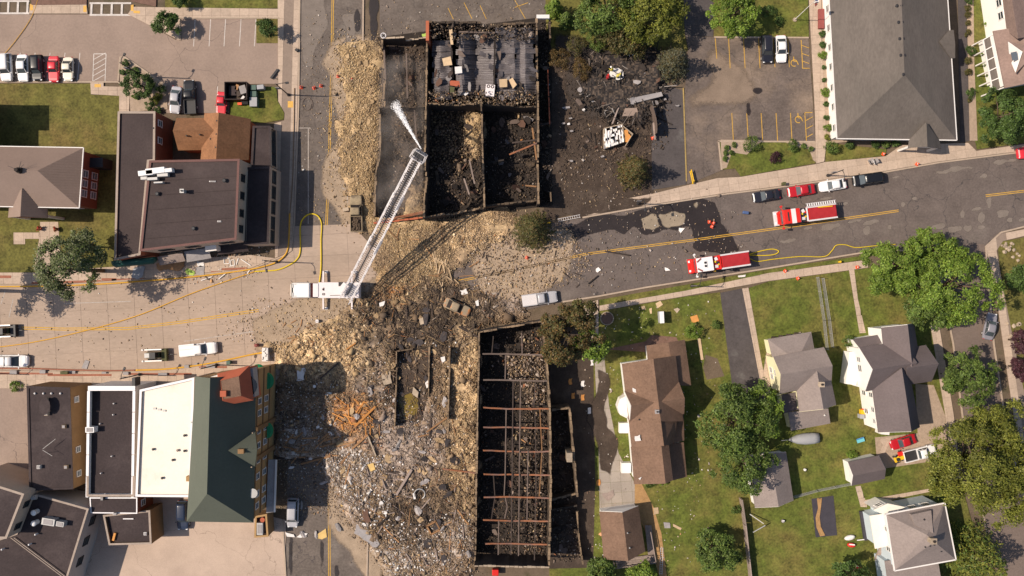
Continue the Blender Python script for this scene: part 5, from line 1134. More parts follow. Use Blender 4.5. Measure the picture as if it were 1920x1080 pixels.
# ------------------------------------------------------------------ rubble
PAL = {'tan': [(.46, .315, .155), (.54, .39, .215), (.36, .235, .115), (.27, .18, .10), (.60, .46, .28), (.20, .135, .08)],
       'buff': [(.62, .43, .22), (.72, .53, .31), (.48, .32, .16), (.37, .24, .13), (.76, .59, .39), (.27, .18, .105)],
       'brown': [(.23, .155, .095), (.15, .102, .068), (.31, .21, .13), (.41, .30, .185), (.18, .12, .076)],
       'ash': [(.31, .235, .19), (.42, .335, .28), (.22, .165, .13), (.14, .105, .085), (.50, .42, .36)],
       'dark': [(.038, .028, .023), (.066, .048, .037), (.11, .08, .058), (.048, .037, .031)],
       'orange': [(.48, .20, .06), (.56, .29, .10), (.33, .12, .05), (.62, .42, .22), (.22, .10, .05)],
       'white': [(.70, .65, .60), (.55, .50, .46), (.80, .77, .73), (.35, .30, .27)]}
KEYS = list(PAL); PMEAN = np.array([np.mean(PAL[k][:5], axis=0) for k in KEYS])
ZONES = [(675, 140, 48, 75, 'tan', 7), (672, 270, 50, 80, 'tan', 7), (690, 370, 40, 60, 'tan', 3), (870, 425, 75, 45, 'buff', 3), (830, 440, 60, 50, 'brown', 2), (760, 430, 60, 40, 'tan', 3), (790, 490, 50, 40, 'tan', 2.5), (600, 668, 85, 38, 'buff', 7),
         (872, 720, 24, 110, 'buff', 4), (870, 860, 24, 90, 'tan', 1.0), (640, 640, 50, 40, 'buff', 4), (885, 245, 22, 45, 'tan', 3), (780, 385, 18, 30, 'tan', 3), (740, 550, 60, 40, 'tan', 1.6),
         (770, 590, 110, 50, 'dark', 7), (730, 700, 60, 70, 'dark', 2), (800, 960, 45, 60, 'dark', 2.6), (570, 740, 55, 60, 'dark', .9), (850, 580, 55, 45, 'dark', 7), (740, 970, 30, 35, 'dark', 3),
         (755, 840, 50, 65, 'ash', 7), (640, 930, 60, 70, 'ash', 1.2), (570, 850, 55, 70, 'ash', 1.0), (820, 1010, 70, 50, 'ash', .7), (700, 700, 40, 60, 'ash', 1.0), (960, 530, 70, 45, 'ash', 2),
         (660, 780, 38, 34, 'orange', 3.5), (730, 545, 26, 26, 'orange', 1.6), (700, 820, 25, 25, 'orange', 1.2),
         (665, 890, 50, 50, 'white', .55), (590, 790, 60, 45, 'white', .25), (750, 1045, 60, 40, 'white', .4), (850, 1010, 30, 30, 'white', .4), (570, 880, 50, 40, 'white', .25)]
def vnoise(px, py, s, seed):
    r = np.random.default_rng(seed); n = 256; t = r.random((n, n)); x, y = px / s, py / s
    i, j = np.floor(x).astype(int), np.floor(y).astype(int); fx, fy = x - i, y - j; fx = fx * fx * (3 - 2 * fx); fy = fy * fy * (3 - 2 * fy)
    g = lambda a, b_: t[a % n, b_ % n]
    return (g(i, j) * (1 - fx) + g(i + 1, j) * fx) * (1 - fy) + (g(i, j + 1) * (1 - fx) + g(i + 1, j + 1) * fx) * fy
def zone_w(px, py):
    wts = np.zeros((len(px), len(KEYS))); wts[:, KEYS.index('brown')] = .9
    for cx, cy, rx, ry, k, a in ZONES: wts[:, KEYS.index(k)] += a * np.exp(-(((px - cx) / rx) ** 2 + ((py - cy) / ry) ** 2) ** 1.3)
    for k in range(len(KEYS)):
        wts[:, k] *= .08 + 2.6 * vnoise(px, py, 17, 50 + k) ** 3 + 1.2 * vnoise(px, py, 6, 70 + k) ** 3
    return wts / wts.sum(1, keepdims=True)
RUB = [([(634, 95), (660, 86), (714, 82), (715, 200), (706, 210), (708, 290), (700, 330), (700, 420), (684, 432), (684, 372), (676, 372), (655, 360), (640, 300), (640, 235), (655, 190), (640, 130)], .55),
       ([(690, 414), (800, 416), (940, 396), (985, 412), (940, 440), (895, 470), (850, 515), (805, 525), (770, 535), (715, 540), (702, 480), (720, 440)], .65),
       ([(505, 655), (560, 632), (640, 600), (690, 545), (760, 520), (830, 525), (900, 545), (975, 570), (985, 596), (905, 614), (894, 650), (886, 1062), (870, 1090), (735, 1090), (690, 1010), (648, 960), (622, 900), (600, 850), (522, 860), (516, 760), (530, 700)], .85),
       ([(872, 212), (902, 215), (904, 300), (880, 296)], .9), ([(764, 350), (792, 345), (792, 405), (760, 410)], .7)]
PIT = [(744, 655), (804, 650), (803, 748), (790, 790), (742, 795)]
CX0, CX1, CY0, CY1, CS = 490, 1000, 70, 1096, 3
gx = np.arange(CX0, CX1 + 1, CS); gy = np.arange(CY0, CY1 + 1, CS)
PX, PY = np.meshgrid(gx, gy, indexing='ij'); fx_, fy_ = PX.ravel().astype(float), PY.ravel().astype(float)
hm = np.zeros(len(fx_))
jx = fx_ + (vnoise(fx_, fy_, 14, 1) - .5) * 26 + (vnoise(fx_, fy_, 5, 2) - .5) * 9; jy = fy_ + (vnoise(fx_, fy_, 14, 3) - .5) * 26 + (vnoise(fx_, fy_, 5, 4) - .5) * 9
for poly, h in RUB: hm = np.maximum(hm, np.where(inpoly(jx, jy, poly), h, 0))
hm[inpoly(fx_, fy_, PIT)] = 0
hm = hm.reshape(PX.shape)
hm = blur(hm, 3)
nz = .45 * vnoise(fx_, fy_, 45, 5) + .35 * vnoise(fx_, fy_, 18, 6) + .3 * vnoise(fx_, fy_, 7, 7) + .12 * vnoise(fx_, fy_, 3.1, 8)
HM = hm * (.15 + 1.15 * nz.reshape(PX.shape)) * .95
HM[inpoly(fx_, fy_, PIT).reshape(PX.shape)] = -.1
def rub_h(px, py):
    i = np.clip((px - CX0) / CS, 0, len(gx) - 2); j = np.clip((py - CY0) / CS, 0, len(gy) - 2)
    i0, j0 = i.astype(int), j.astype(int); a, b_ = i - i0, j - j0
    h = (HM[i0, j0] * (1 - a) + HM[i0 + 1, j0] * a) * (1 - b_) + (HM[i0, j0 + 1] * (1 - a) + HM[i0 + 1, j0 + 1] * a) * b_
    ok = (px > CX0) & (px < CX1) & (py > CY0) & (py < CY1)
    return np.where(ok, np.maximum(h, 0), 0)
idx = np.arange(PX.size).reshape(PX.shape); keep = (hm > .12)
keep = keep[:-1, :-1] & keep[1:, :-1] & keep[1:, 1:] & keep[:-1, 1:]
ii, jj = np.where(keep)
F = np.stack([idx[ii, jj], idx[ii, jj + 1], idx[ii + 1, jj + 1], idx[ii + 1, jj]], 1)
Vx = (fx_ - 960) / S; Vy = (540 - fy_) / S; Vz = HM.ravel() - .04
fcx, fcy = PX[ii, jj] + 1.5, PY[ii, jj] + 1.5
ww = zone_w(fcx, fcy); ww = ww * (.35 + 1.3 * rng.random(ww.shape)); ww /= ww.sum(1, keepdims=True)
fc = (ww @ PMEAN) * (.45 + .8 * vnoise(fcx, fcy, 11, 12) + .35 * rng.random(len(fcx)))[:, None] * 1.0
me = fast_mesh('rubble', np.stack([Vx, Vy, Vz], 1), F, fc)
tag(add_obj('rubble_mound', me, None, 'rubble'), 'uneven mound of fine brick and mortar rubble', 'rubble', kind='stuff')

BOXF = np.array([(3, 2, 1, 0), (4, 5, 6, 7), (0, 1, 5, 4), (1, 2, 6, 5), (2, 3, 7, 6), (3, 0, 4, 7)])
BOXV = np.array([(-1, -1, -1), (1, -1, -1), (1, 1, -1), (-1, 1, -1), (-1, -1, 1), (1, -1, 1), (1, 1, 1), (-1, 1, 1)]) / 2
def rotm(a, b_, c):
    ca, sa, cb, sb, cc, sc = np.cos(a), np.sin(a), np.cos(b_), np.sin(b_), np.cos(c), np.sin(c)
    R = np.empty((len(a), 3, 3))
    R[:, 0] = np.stack([ca * cb, ca * sb * sc - sa * cc, ca * sb * cc + sa * sc], 1); R[:, 1] = np.stack([sa * cb, sa * sb * sc + ca * cc, sa * sb * cc - ca * sc], 1); R[:, 2] = np.stack([-sb, cb * sc, cb * cc], 1)
    return R
def scatter(name, label, px, py, size, cols, z=None, tilt=.25, flat=False, zoff=0.02):
    n = len(px); z = rub_h(px, py) if z is None else z
    jit = BOXV[None] * (1 + .35 * (rng.random((n, 8, 3)) - .5)) * size[:, None, :]
    R = rotm(rng.random(n) * 6.283, rng.normal(0, tilt, n), rng.normal(0, tilt, n))
    v = np.einsum('nij,nkj->nki', R, jit)
    kz = (H - z) / H; c = np.stack([(px - 960) / S * kz, (540 - py) / S * kz, z + size[:, 2] * .1 + zoff], 1)
    v = v + c[:, None, :]
    f = (BOXF[None] + (np.arange(n) * 8)[:, None, None]).reshape(-1, 4)
    me = fast_mesh(name, v.reshape(-1, 3), f, np.repeat(cols, 6, 0))
    return tag(add_obj(name, me, None, 'debris'), label, 'debris', kind='stuff')
def pick_cols(px, py, wts=None):
    wts = zone_w(px, py) if wts is None else wts
    u = rng.random(len(px)); k = (np.cumsum(wts, 1) < u[:, None]).sum(1).clip(0, len(KEYS) - 1)
    out = np.empty((len(px), 3))
    for i, key in enumerate(KEYS):
        m_ = k == i; pal = np.array(PAL[key]); out[m_] = pal[rng.integers(0, len(pal), m_.sum())]
    return (out * .72 + (wts @ PMEAN) * .28) * (.78 + .44 * rng.random((len(px), 1)))
def sample_in(poly, n, soft=4.0):
    xs = np.array(poly); x0, y0 = xs.min(0); x1, y1 = xs.max(0); ox, oy = [], []; got = 0
    while got < n:
        x = rng.uniform(x0, x1, n * 2); y = rng.uniform(y0, y1, n * 2); m_ = inpoly(x, y, poly); ox.append(x[m_]); oy.append(y[m_]); got += m_.sum()
    x = np.concatenate(ox)[:n]; y = np.concatenate(oy)[:n]
    return x + rng.normal(0, soft, n), y + rng.normal(0, soft, n)
def bricks(n, a=.088, s=.42):
    k = np.exp(rng.normal(0, s, n))[:, None]; return np.abs(np.stack([np.full(n, a), np.full(n, a * .55), np.full(n, a * .42)], 1) * k * (1 + .3 * rng.normal(size=(n, 3)))) + .02
parts = []
for (poly, h), n in zip(RUB, (19000, 21000, 78000, 900, 700)):
    x, y = sample_in(poly, n, 8.0); q = rng.random(n) < .12; x[q] += rng.normal(0, 22, q.sum()); y[q] += rng.normal(0, 16, q.sum()); q = (vnoise(x, y, 13, 33) * .6 + vnoise(x, y, 32, 34) * .4) > rng.uniform(.18, .6, n); parts.append((x[q], y[q]))
rx = np.concatenate([p[0] for p in parts]); ry = np.concatenate([p[1] for p in parts])
m_ = ~(inpoly(rx, ry, PIT) & (rng.random(len(rx)) < .8)); rx, ry = rx[m_], ry[m_]
scatter('brick_rubble', 'thousands of broken bricks and mortar lumps heaped over the street', rx, ry, bricks(len(rx)), pick_cols(rx, ry))
# bigger lumps
x, y = sample_in(RUB[2][0], 2600, 6); scatter('masonry_lumps', 'broken lumps of masonry among the fine rubble', x, y, bricks(len(x), .30, .45), pick_cols(x, y) * .9)
# splinters of timber
x, y = sample_in(RUB[2][0], 2800, 6); sz = np.stack([np.exp(rng.normal(-.25, .5, len(x))), rng.uniform(.03, .07, len(x)), np.full(len(x), .05)], 1)
wt = np.tile(np.array([.15, 0, .4, .1, .2, .15, .0]), (len(x), 1)); scatter('splinters', 'splintered laths and small timber scattered through the rubble', x, y, sz, pick_cols(x, y, wt), tilt=.15, zoff=.12)
# thin stray bits on the streets, fields of white scraps, yards
for poly, n, wt, a in (([(480, 560), (560, 560), (700, 545), (690, 600), (540, 660), (490, 650), (420, 640), (430, 600)], 650, (.5, 0, .2, .2, .05, 0, .05), .15),
                       ([(630, 60), (715, 60), (715, 440), (640, 440), (600, 250)], 900, (.7, 0, .1, .1, .1, 0, 0), .15),
                       ([(516, 700), (625, 700), (625, 965), (530, 965)], 3000, (.1, 0, .35, .27, .18, .06, .04), .12),
                       ([(620, 850), (700, 850), (760, 1085), (660, 1000), (620, 960)], 2600, (.18, 0, .38, .26, .1, .04, .04), .12),
                       ([(715, 1000), (885, 960), (885, 1090), (720, 1090)], 1800, (.15, 0, .4, .26, .13, .02, .04), .12),
                       ([(880, 450), (1060, 420), (1120, 500), (1000, 560), (900, 560)], 1800, (.25, 0, .25, .3, .15, .02, .03), .17),
                       ([(1040, 100), (1275, 95), (1240, 280), (1050, 350)], 2600, (.005, 0, .08, .02, .885, .002, .008), .16),
                       ([(1040, 280), (1220, 260), (1200, 390), (1050, 400)], 600, (.03, 0, .3, .1, .54, 0, .03), .14),
                       ([(1090, 580), (1340, 560), (1360, 700), (1300, 1060), (1100, 1060)], 420, (.1, 0, .1, .2, 0, .15, .45), .17),
                       ([(1090, 380), (1350, 345), (1400, 470), (1100, 550)], 500, (.1, 0, .2, .3, .25, 0, .15), .14),
                       ([(560, 20), (680, 20), (650, 420), (560, 420)], 500, (.3, 0, .2, .3, .1, 0, .1), .12),
                       ([(350, 470), (520, 465), (480, 520), (340, 525)], 420, (.1, 0, .15, .25, .15, .1, .25), .17),
                       ([(0, 545), (500, 520), (540, 650), (0, 690)], 260, (.2, 0, .2, .4, .1, 0, .1), .13),
                       ([(712, 0), (1020, 0), (1020, 40), (720, 70)], 160, (.2, 0, .2, .3, .2, 0, .1), .13)):
    x, y = sample_in(poly, n, 6); scatter('strewn_bits', 'small blast scraps strewn thinly over paving and grass', x, y, bricks(n, a, .4), pick_cols(x, y, np.tile(np.array(wt), (n, 1))), tilt=.4, zoff=.08 if poly[0][0] > 1080 else .03)
for poly, n in (([(625, 850), (720, 850), (740, 960), (690, 1000), (640, 940)], 240), ([(720, 985), (885, 960), (885, 1085), (720, 1085)], 190), ([(520, 720), (625, 720), (625, 900), (530, 900)], 110), ([(700, 620), (880, 620), (880, 960), (700, 960)], 110)):
    x, y = sample_in(poly, n, 7); sz = np.abs(rng.normal(.13, .09, (n, 3))) + .04; sz[:, 2] = .04; scatter('white_flakes', 'white plaster flakes scattered over the rubble', x, y, sz, np.clip(rng.normal(.66, .12, (n, 1)) * np.array([[1, .95, .91]]), .2, .85), tilt=.25, zoff=.1)
# interiors of the burnt blocks
for poly, n, wt, zz in (([(900, 630), (1015, 612), (1025, 760), (1026, 1058), (895, 1058)], 5200, (.01, 0, .08, .04, .86, .01, 0), .45), ([(978, 630), (1016, 615), (1026, 760), (1026, 1050), (985, 1050)], 1500, (.03, 0, .25, .2, .5, .02, 0), .5),
                        ([(952, 668), (1020, 666), (1024, 760), (986, 762), (984, 714), (952, 712)], 2200, (.1, 0, .3, .42, .17, .01, 0), .7), ([(1036, 775), (1066, 770), (1090, 1050), (1036, 1055)], 1500, (.03, 0, .1, .12, .74, .01, 0), .4), ([(800, 200), (902, 200), (904, 380), (800, 400)], 2400, (.02, 0, .1, .03, .845, .005, 0), .4),
                        ([(803, 200), (880, 200), (890, 300), (860, 330), (803, 310)], 2600, (.12, 0, .45, .05, .37, .01, 0), .8), ([(910, 205), (1004, 205), (1006, 372), (912, 380)], 1800, (.005, 0, .05, .03, .91, .005, 0), .4), ([(720, 80), (796, 75), (794, 400), (708, 405)], 2600, (.03, 0, .12, .05, .79, .01, 0), .3),
                        ([(803, 170), (1004, 170), (1004, 196), (803, 196)], 1400, (.1, 0, .25, .12, .48, .05, 0), 3.6), ([(805, 45), (1004, 45), (1004, 75), (805, 75)], 1200, (.02, 0, .12, .06, .79, .01, 0), 4.0), ([(1012, 40), (1030, 40), (1034, 380), (1012, 380)], 900, (.02, 0, .1, .05, .83, 0, 0), .5)):
    x, y = sample_in(poly, n, 1.5); scatter('charred_contents', 'charred floor wreckage inside the burnt-out rooms', x, y, bricks(n, .15, .5), pick_cols(x, y, np.tile(np.array(wt), (n, 1))), z=rng.random(n) ** 2 * zz + (zz - .4 if zz > 3 else 0), tilt=.5)

# the black tangle of the burnt house: a low heap with sticks and twisted tin
hx0, hy0 = np.meshgrid(np.arange(1068, 1262, 3.0), np.arange(86, 262, 3.0), indexing='ij'); hf, hg = hx0.ravel(), hy0.ravel()
hh = blur(inpoly(hf + (vnoise(hf, hg, 12, 41) - .5) * 24, hg + (vnoise(hf, hg, 12, 42) - .5) * 24, [(1120, 100), (1240, 96), (1246, 150), (1225, 190), (1200, 225), (1150, 215), (1110, 200), (1090, 170)]).reshape(hx0.shape).astype(float), 3)
hz = hh * (.1 + 1.5 * (.5 * vnoise(hf, hg, 22, 43) + .35 * vnoise(hf, hg, 8, 44) + .25 * vnoise(hf, hg, 3.3, 45))).reshape(hx0.shape); hid = np.arange(hx0.size).reshape(hx0.shape); kk = hh > .1; kk = kk[:-1, :-1] & kk[1:, :-1] & kk[1:, 1:] & kk[:-1, 1:]; hi_, hj_ = np.where(kk)
hc = np.array([(.035, .028, .026), (.06, .046, .038), (.10, .075, .058), (.025, .022, .022)])[rng.integers(0, 4, len(hi_))]
tag(add_obj('charred_heap', fast_mesh('charred_heap', np.stack([(hf - 960) / S, (540 - hg) / S, hz.ravel() - .03], 1), np.stack([hid[hi_, hj_], hid[hi_, hj_ + 1], hid[hi_ + 1, hj_ + 1], hid[hi_ + 1, hj_]], 1), hc), None, 'rubble'), 'low black heap of burnt house contents', 'rubble', kind='stuff')
x, y = sample_in([(1110, 95), (1245, 95), (1245, 180), (1210, 230), (1140, 225), (1090, 180)], 900, 8); sz = np.stack([np.exp(rng.normal(.05, .5, 900)), rng.uniform(.06, .16, 900), np.full(900, .07)], 1); cc_ = np.array([(.03, .026, .025), (.055, .045, .04), (.11, .08, .06), (.20, .165, .14), (.30, .27, .25)])[rng.choice(5, 900, p=[.4, .28, .18, .09, .05])]
scatter('charred_tangle', 'black tangle of burnt sticks and twisted tin on the house ruin', x, y, sz, cc_, z=rng.random(900) * .9, tilt=.3)

# boards and beams one can pick out
def board(a, c, w_, m_, label, group, z=None, th=.07, name='loose_board', cat='board'):
    ha = float(rub_h(np.array([a[0]]), np.array([a[1]]))[0]); hc = float(rub_h(np.array([c[0]]), np.array([c[1]]))[0])
    z0 = (ha + .1, hc + .1) if z is None else (z, z)
    mb = MB().bar(G(a[0], a[1], z0[0] + th / 2), G(c[0], c[1], z0[1] + th / 2), w_, th); return one(mb, name, m_, label, cat, group)
rb = random.Random(5)
def spread(n, box, Ls, w_, m_, label, group, ang=None):
    for _ in range(n):
        x, y = rb.uniform(box[0], box[2]), rb.uniform(box[1], box[3]); L = rb.uniform(*Ls) * S / 2; a = rb.uniform(0, math.pi) if ang is None else rb.gauss(ang, .35)
        board((x - L * math.cos(a), y - L * math.sin(a)), (x + L * math.cos(a), y + L * math.sin(a)), rb.uniform(.8, 1.25) * w_, m_, label, group)
spread(34, (632, 752, 695, 808), (.9, 2.4), .16, 'wood_orange', 'splintered orange lath in the bright timber heap', 'orange laths in the timber heap')
spread(22, (540, 815, 650, 862), (1.2, 3.6), .2, 'wood', 'reddish plank in the fallen timbers east of the green-roofed building', 'fallen reddish planks', -.35)
spread(30, (700, 560, 885, 640), (1.0, 2.6), .15, 'wood_char', 'blackened stick on the dark rubble around the burnt car', 'blackened sticks')
spread(26, (690, 880, 880, 1050), (1.0, 3.0), .17, 'wood_grey', 'grey weathered board in the southern rubble field', 'grey boards in southern rubble')
spread(18, (795, 480, 860, 540), (.9, 2.2), .15, 'wood_pale', 'pale plank in the tangle beside the street rubble', 'pale planks in the tangle', 1.1)
spread(18, (530, 600, 620, 650), (.6, 1.5), .12, 'wood', 'short brown stick lying on the concrete road', 'short sticks on the road')
spread(14, (900, 470, 1090, 540), (.7, 1.6), .13, 'wood_char', 'dark stick fallen on the scarred asphalt near the spruce', 'dark sticks on asphalt')
spread(46, (1080, 105, 1245, 265), (.9, 3.5), .14, 'charcoal', 'burnt joist lying in the black house ruin', 'burnt joists')
spread(16, (905, 640, 1015, 1040), (1.2, 3.2), .18, 'wood_char', 'charred joist dropped inside the roofless shop', 'charred joists in the shop')
spread(14, (805, 210, 900, 380), (1.2, 3.5), .18, 'wood_char', 'charred joist dropped in the middle room of the burnt block', 'charred joists in the block')
mat('slab_tan', (.36, .25, .14), .92, .3, 1.2, 4, .5, objvar=.3); mat('felt', (.05, .042, .042), .9, .3, 1, 4, .2, objvar=.3); mat('tin', (.28, .25, .24), .55, .25, 1, 4, .1, objvar=.35, spec=.5)
def chunk(n, box, m_, label, group, lo, hi, th, name, cat, bend=0.0):
    for _ in range(n):
        x, y = rb.uniform(box[0], box[2]), rb.uniform(box[1], box[3]); z = float(rub_h(np.array([x]), np.array([y]))[0]) + .12; p = G(x, y, z); a, c = rb.uniform(lo, hi) / 2, rb.uniform(lo, hi) / 2 * .62
        R = Euler((rb.gauss(0, .14), rb.gauss(0, .14), rb.uniform(0, 3.14))).to_matrix(); P = [Vector((a * math.cos(t) * rb.uniform(.75, 1.2), c * math.sin(t) * rb.uniform(.75, 1.2), bend * math.cos(t) ** 2)) for t in (.5, 1.2, 2.0, 2.7, 3.6, 4.3, 5.1, 5.8)]
        mb = MB().slab([p + R @ q for q in P], [tuple(range(8))], th); one(mb, name, m_, label, cat, group)
chunk(26, (640, 560, 880, 1050), 'slab_tan', 'broken slab of brick wall lying flat in the rubble field', 'broken wall slabs', .9, 2.0, .25, 'brick_slab', 'brick slab')
chunk(14, (540, 610, 680, 690), 'slab_tan', 'broken brick slab on the pale western rubble', 'western wall slabs', .7, 1.4, .22, 'brick_slab', 'brick slab'); chunk(12, (645, 100, 708, 400), 'slab_tan', 'broken brick slab in the rubble strip of the northern street', 'northern wall slabs', .7, 1.5, .22, 'brick_slab', 'brick slab')
chunk(24, (690, 580, 880, 1060), 'felt', 'torn black roofing felt on the rubble field', 'torn roofing felt', .9, 2.4, .04, 'roofing_felt', 'roofing felt', .15); chunk(22, (540, 720, 880, 1060), 'tin', 'bent grey tin sheet on the rubble field', 'bent tin sheets', .7, 1.9, .03, 'tin_sheet', 'tin sheet', .25)
chunk(12, (530, 720, 625, 900), 'sheet_white', 'white plasterboard piece in the shaded rubble', 'plasterboard in the shade', .5, 1.1, .04, 'plasterboard', 'plasterboard'); chunk(10, (640, 840, 730, 1000), 'sheet_white', 'white plasterboard piece on the sunlit southern rubble', 'plasterboard in the sun', .4, 1.0, .04, 'plasterboard', 'plasterboard')
spread(16, (690, 640, 880, 1040), (2.6, 4.6), .2, 'wood_char', 'long charred timber lying across the rubble field', 'long charred timbers'); spread(14, (640, 780, 870, 1040), (2.2, 4.2), .17, 'wood', 'long brown timber lying across the rubble field', 'long brown timbers'); spread(10, (720, 420, 890, 520), (1.4, 3.0), .15, 'wood', 'brown timber on the pale rubble below the burnt block', 'timbers below the block')
BIG = [((666, 799), (704, 762), .35, 'wood_orange', 'thick orange beam leaning out of the timber heap'), ((660, 842), (690, 815), .3, 'wood', 'brown beam crossing the ash heap'), ((743, 928), (772, 880), .4, 'wood_grey', 'long grey beam slanting across the southern rubble'), ((830, 879), (893, 887), .25, 'rust_steel', 'rusty steel beam poking out of the west wall'), ((650, 655), (667, 643), .2, 'wood_orange', 'orange board near the pit edge'), ((800, 810), (840, 782), .25, 'wood', 'red-brown beam beside the low wall'), ((860, 612), (896, 632), .35, 'wood_char', 'charred beam beside the burnt car'), ((600, 710), (635, 680), .25, 'wood_char', 'dark pole lying over the street rubble'), ((1134, 471), (1181, 479), .22, 'wood_char', 'long dark timber on the east road'), ((1103, 532), (1121, 517), .15, 'charcoal', 'bent black pole on asphalt'), ((565, 870), (620, 855), .3, 'wood', 'brown rafter lying in the shaded rubble'), ((515, 858), (570, 863), .3, 'wood_char', 'charred rafter by the grey canopy'), ((690, 818), (705, 855), .22, 'stone_pale', 'pale lintel on the ash heap'), ((758, 770), (752, 990), .0, None, '')]
for a, c, w_, m_, lab in BIG:
    if m_: board(a, c, w_, m_, lab, None, th=.22, name='fallen_beam', cat='beam')
# flat sheets and slabs that lie on their own
def panel(pts, m_, label, z=None, th=.06, cat='panel', name='blown_sheet', n=0, seed=0, tilt=0.0, group=None):
    cx, cy = sum(p[0] for p in pts) / len(pts), sum(p[1] for p in pts) / len(pts)
    z0 = float(rub_h(np.array([cx]), np.array([cy]))[0]) + .18 if z is None else z
    P = blob(pts, n, seed=seed) if n else pts
    mb = MB(); vs = [G(x, y, z0 + tilt * (x - cx) / S) for x, y in P]; k = len(vs)
    mb.prism([(v.x, v.y) for v in vs], 0, th); mb.v = [(x, y, z + z0 + tilt * (x - (cx - 960) / S)) for x, y, z in mb.v]
    return one(mb, name, m_, label, cat, group)
panel([(633, 941), (642, 933), (651, 941), (641, 950)], 'foam_yellow', 'square yellow foam board lying on the southern street', .08)
panel([(593, 1003), (611, 991), (613, 1007), (604, 1011), (594, 1009)], 'foam_yellow', 'pointed yellow foam board near the silver van', .05)
panel([(689, 871), (700, 868), (704, 880), (695, 884)], 'foam_yellow', 'small orange-yellow board in the white scraps')
panel([(556, 1007), (565, 997), (577, 1000), (570, 1007)], 'sheet_white', 'white crumpled sheet on the kerb by the van', .05, n=1, tilt=.1); panel([(535, 998), (551, 1002), (553, 1007), (538, 1006)], 'sheet_white', 'narrow white sheet behind the silver van', .16)
panel([(668, 983), (690, 978), (700, 1008), (712, 1020), (700, 1028), (682, 1012), (664, 1000)], 'sheet_grey', 'large torn grey membrane sheet on the rubble', n=1, seed=2); panel([(676, 950), (690, 955), (696, 978), (685, 980)], 'sheet_brown', 'brown torn sheet standing in the southern rubble', n=1, tilt=.2)
panel([(715, 700), (733, 695), (735, 718), (720, 722)], 'stone_pale', 'pale broken slab west of the cellar', n=1); panel([(775, 725), (785, 735), (783, 746), (773, 738)], 'stone_pale', 'pointed pale stone above the yellow puddle', .3, .2); panel([(797, 718), (803, 712), (806, 724), (800, 728)], 'sheet_white', 'small white slab on the cellar wall'); panel([(826, 670), (834, 668), (835, 676), (829, 681)], 'sheet_white', 'white scrap between cellar and low wall')
panel([(557, 695), (572, 690), (570, 712), (556, 714)], 'sheet_white', 'white shredded sheet in the shaded rubble', n=2, seed=3); panel([(528, 745), (540, 735), (540, 755), (531, 758)], 'sheet_grey', 'grey-blue panel at the foot of the tan brick wall', .1); panel([(560, 742), (568, 745), (563, 758), (555, 752)], 'sheet_white', 'crumpled white paper in the shaded street', .1, n=1); panel([(580, 805), (592, 800), (590, 815), (582, 812)], 'sheet_white', 'white scrap beside the timber heap', .12, n=1)
panel([(711, 568), (722, 564), (720, 573), (712, 575)], 'sheet_white', 'white paper on rubble below the ladder truck'); panel([(786, 598), (793, 595), (795, 607), (788, 609)], 'stone_pale', 'pale block on dark rubble south of the burnt car'); panel([(862, 545), (874, 541), (878, 550), (866, 553)], 'sheet_white', 'white torn sheet above the burnt car', n=1); panel([(891, 565), (897, 562), (898, 573), (893, 574)], 'sheet_white', 'white scrap east of the burnt car')
panel([(900, 553), (930, 548), (930, 575), (903, 578)], 'concrete_grey', 'bare concrete slab left clear beside silver pickup', .05, .05); panel([(905, 595), (925, 585), (928, 600), (908, 608)], 'concrete_grey', 'bare concrete slab at the shop front', .06, .05)
panel([(1114, 506), (1122, 501), (1127, 506), (1120, 511)], 'sheet_white', 'white folded sheet on the east road', .04, tilt=.3); panel([(1243, 500), (1252, 503), (1257, 507), (1248, 508)], 'sheet_white', 'white wedge of sheeting west of the engine', .04, tilt=.3); panel([(1269, 427), (1284, 428), (1276, 437)], 'sheet_white', 'white triangle of sheeting beside the wet patch', .04, tilt=.3); panel([(1383, 517), (1398, 515), (1397, 519), (1385, 520)], 'sheet_white', 'white strip near the hydrant walk', .16)
panel([(1294, 594), (1307, 590), (1311, 602), (1298, 606)], 'plywood', 'orange plywood square on the front lawn', .12); panel([(1229, 569), (1238, 564), (1243, 571), (1233, 578)], 'wood_pale', 'tan square board on the lawn by the walk', .12); panel([(1263, 580), (1270, 577), (1275, 580), (1269, 587)], 'stone_pale', 'tan paving piece on the lawn', .12); panel([(1202, 575), (1208, 573), (1211, 580), (1204, 581)], 'wood_pale', 'pale splinter board left of the lawn cabinet', .12); panel([(1217, 579), (1222, 577), (1222, 588), (1219, 588)], 'wood_pale', 'narrow pale board on the grass', .12)
panel([(1307, 635), (1313, 634), (1319, 674), (1314, 675)], 'wood_pale', 'long pale plank east of the brown house', .12, .1)
panel([(1128, 925), (1150, 918), (1152, 928), (1140, 940)], 'wood_grey', 'broken window shutter on the patio', .14, n=1); panel([(1244, 979), (1256, 980), (1257, 990), (1246, 990)], 'sheet_grey', 'white-framed dark window sash on the back lawn', .12); panel([(1262, 982), (1278, 990), (1276, 994), (1262, 987)], 'wood_pale', 'tan board on the back lawn', .12); panel([(1225, 952), (1234, 951), (1235, 963), (1226, 964)], 'wood_pale', 'tan plywood scrap beside the brown garage', .12)
panel([(1190, 818), (1200, 815), (1202, 826), (1191, 827)], 'sheet_white', 'white paper scrap on the brown roof', 6.2, .03, n=1); panel([(1186, 727), (1198, 730), (1200, 737), (1187, 735)], 'sheet_white', 'larger white scrap on the brown roof slope', 6.0, .03, n=1); panel([(1197, 897), (1203, 894), (1200, 900)], 'sheet_white', 'tiny white scrap near the rear eave', 5.4, .03)
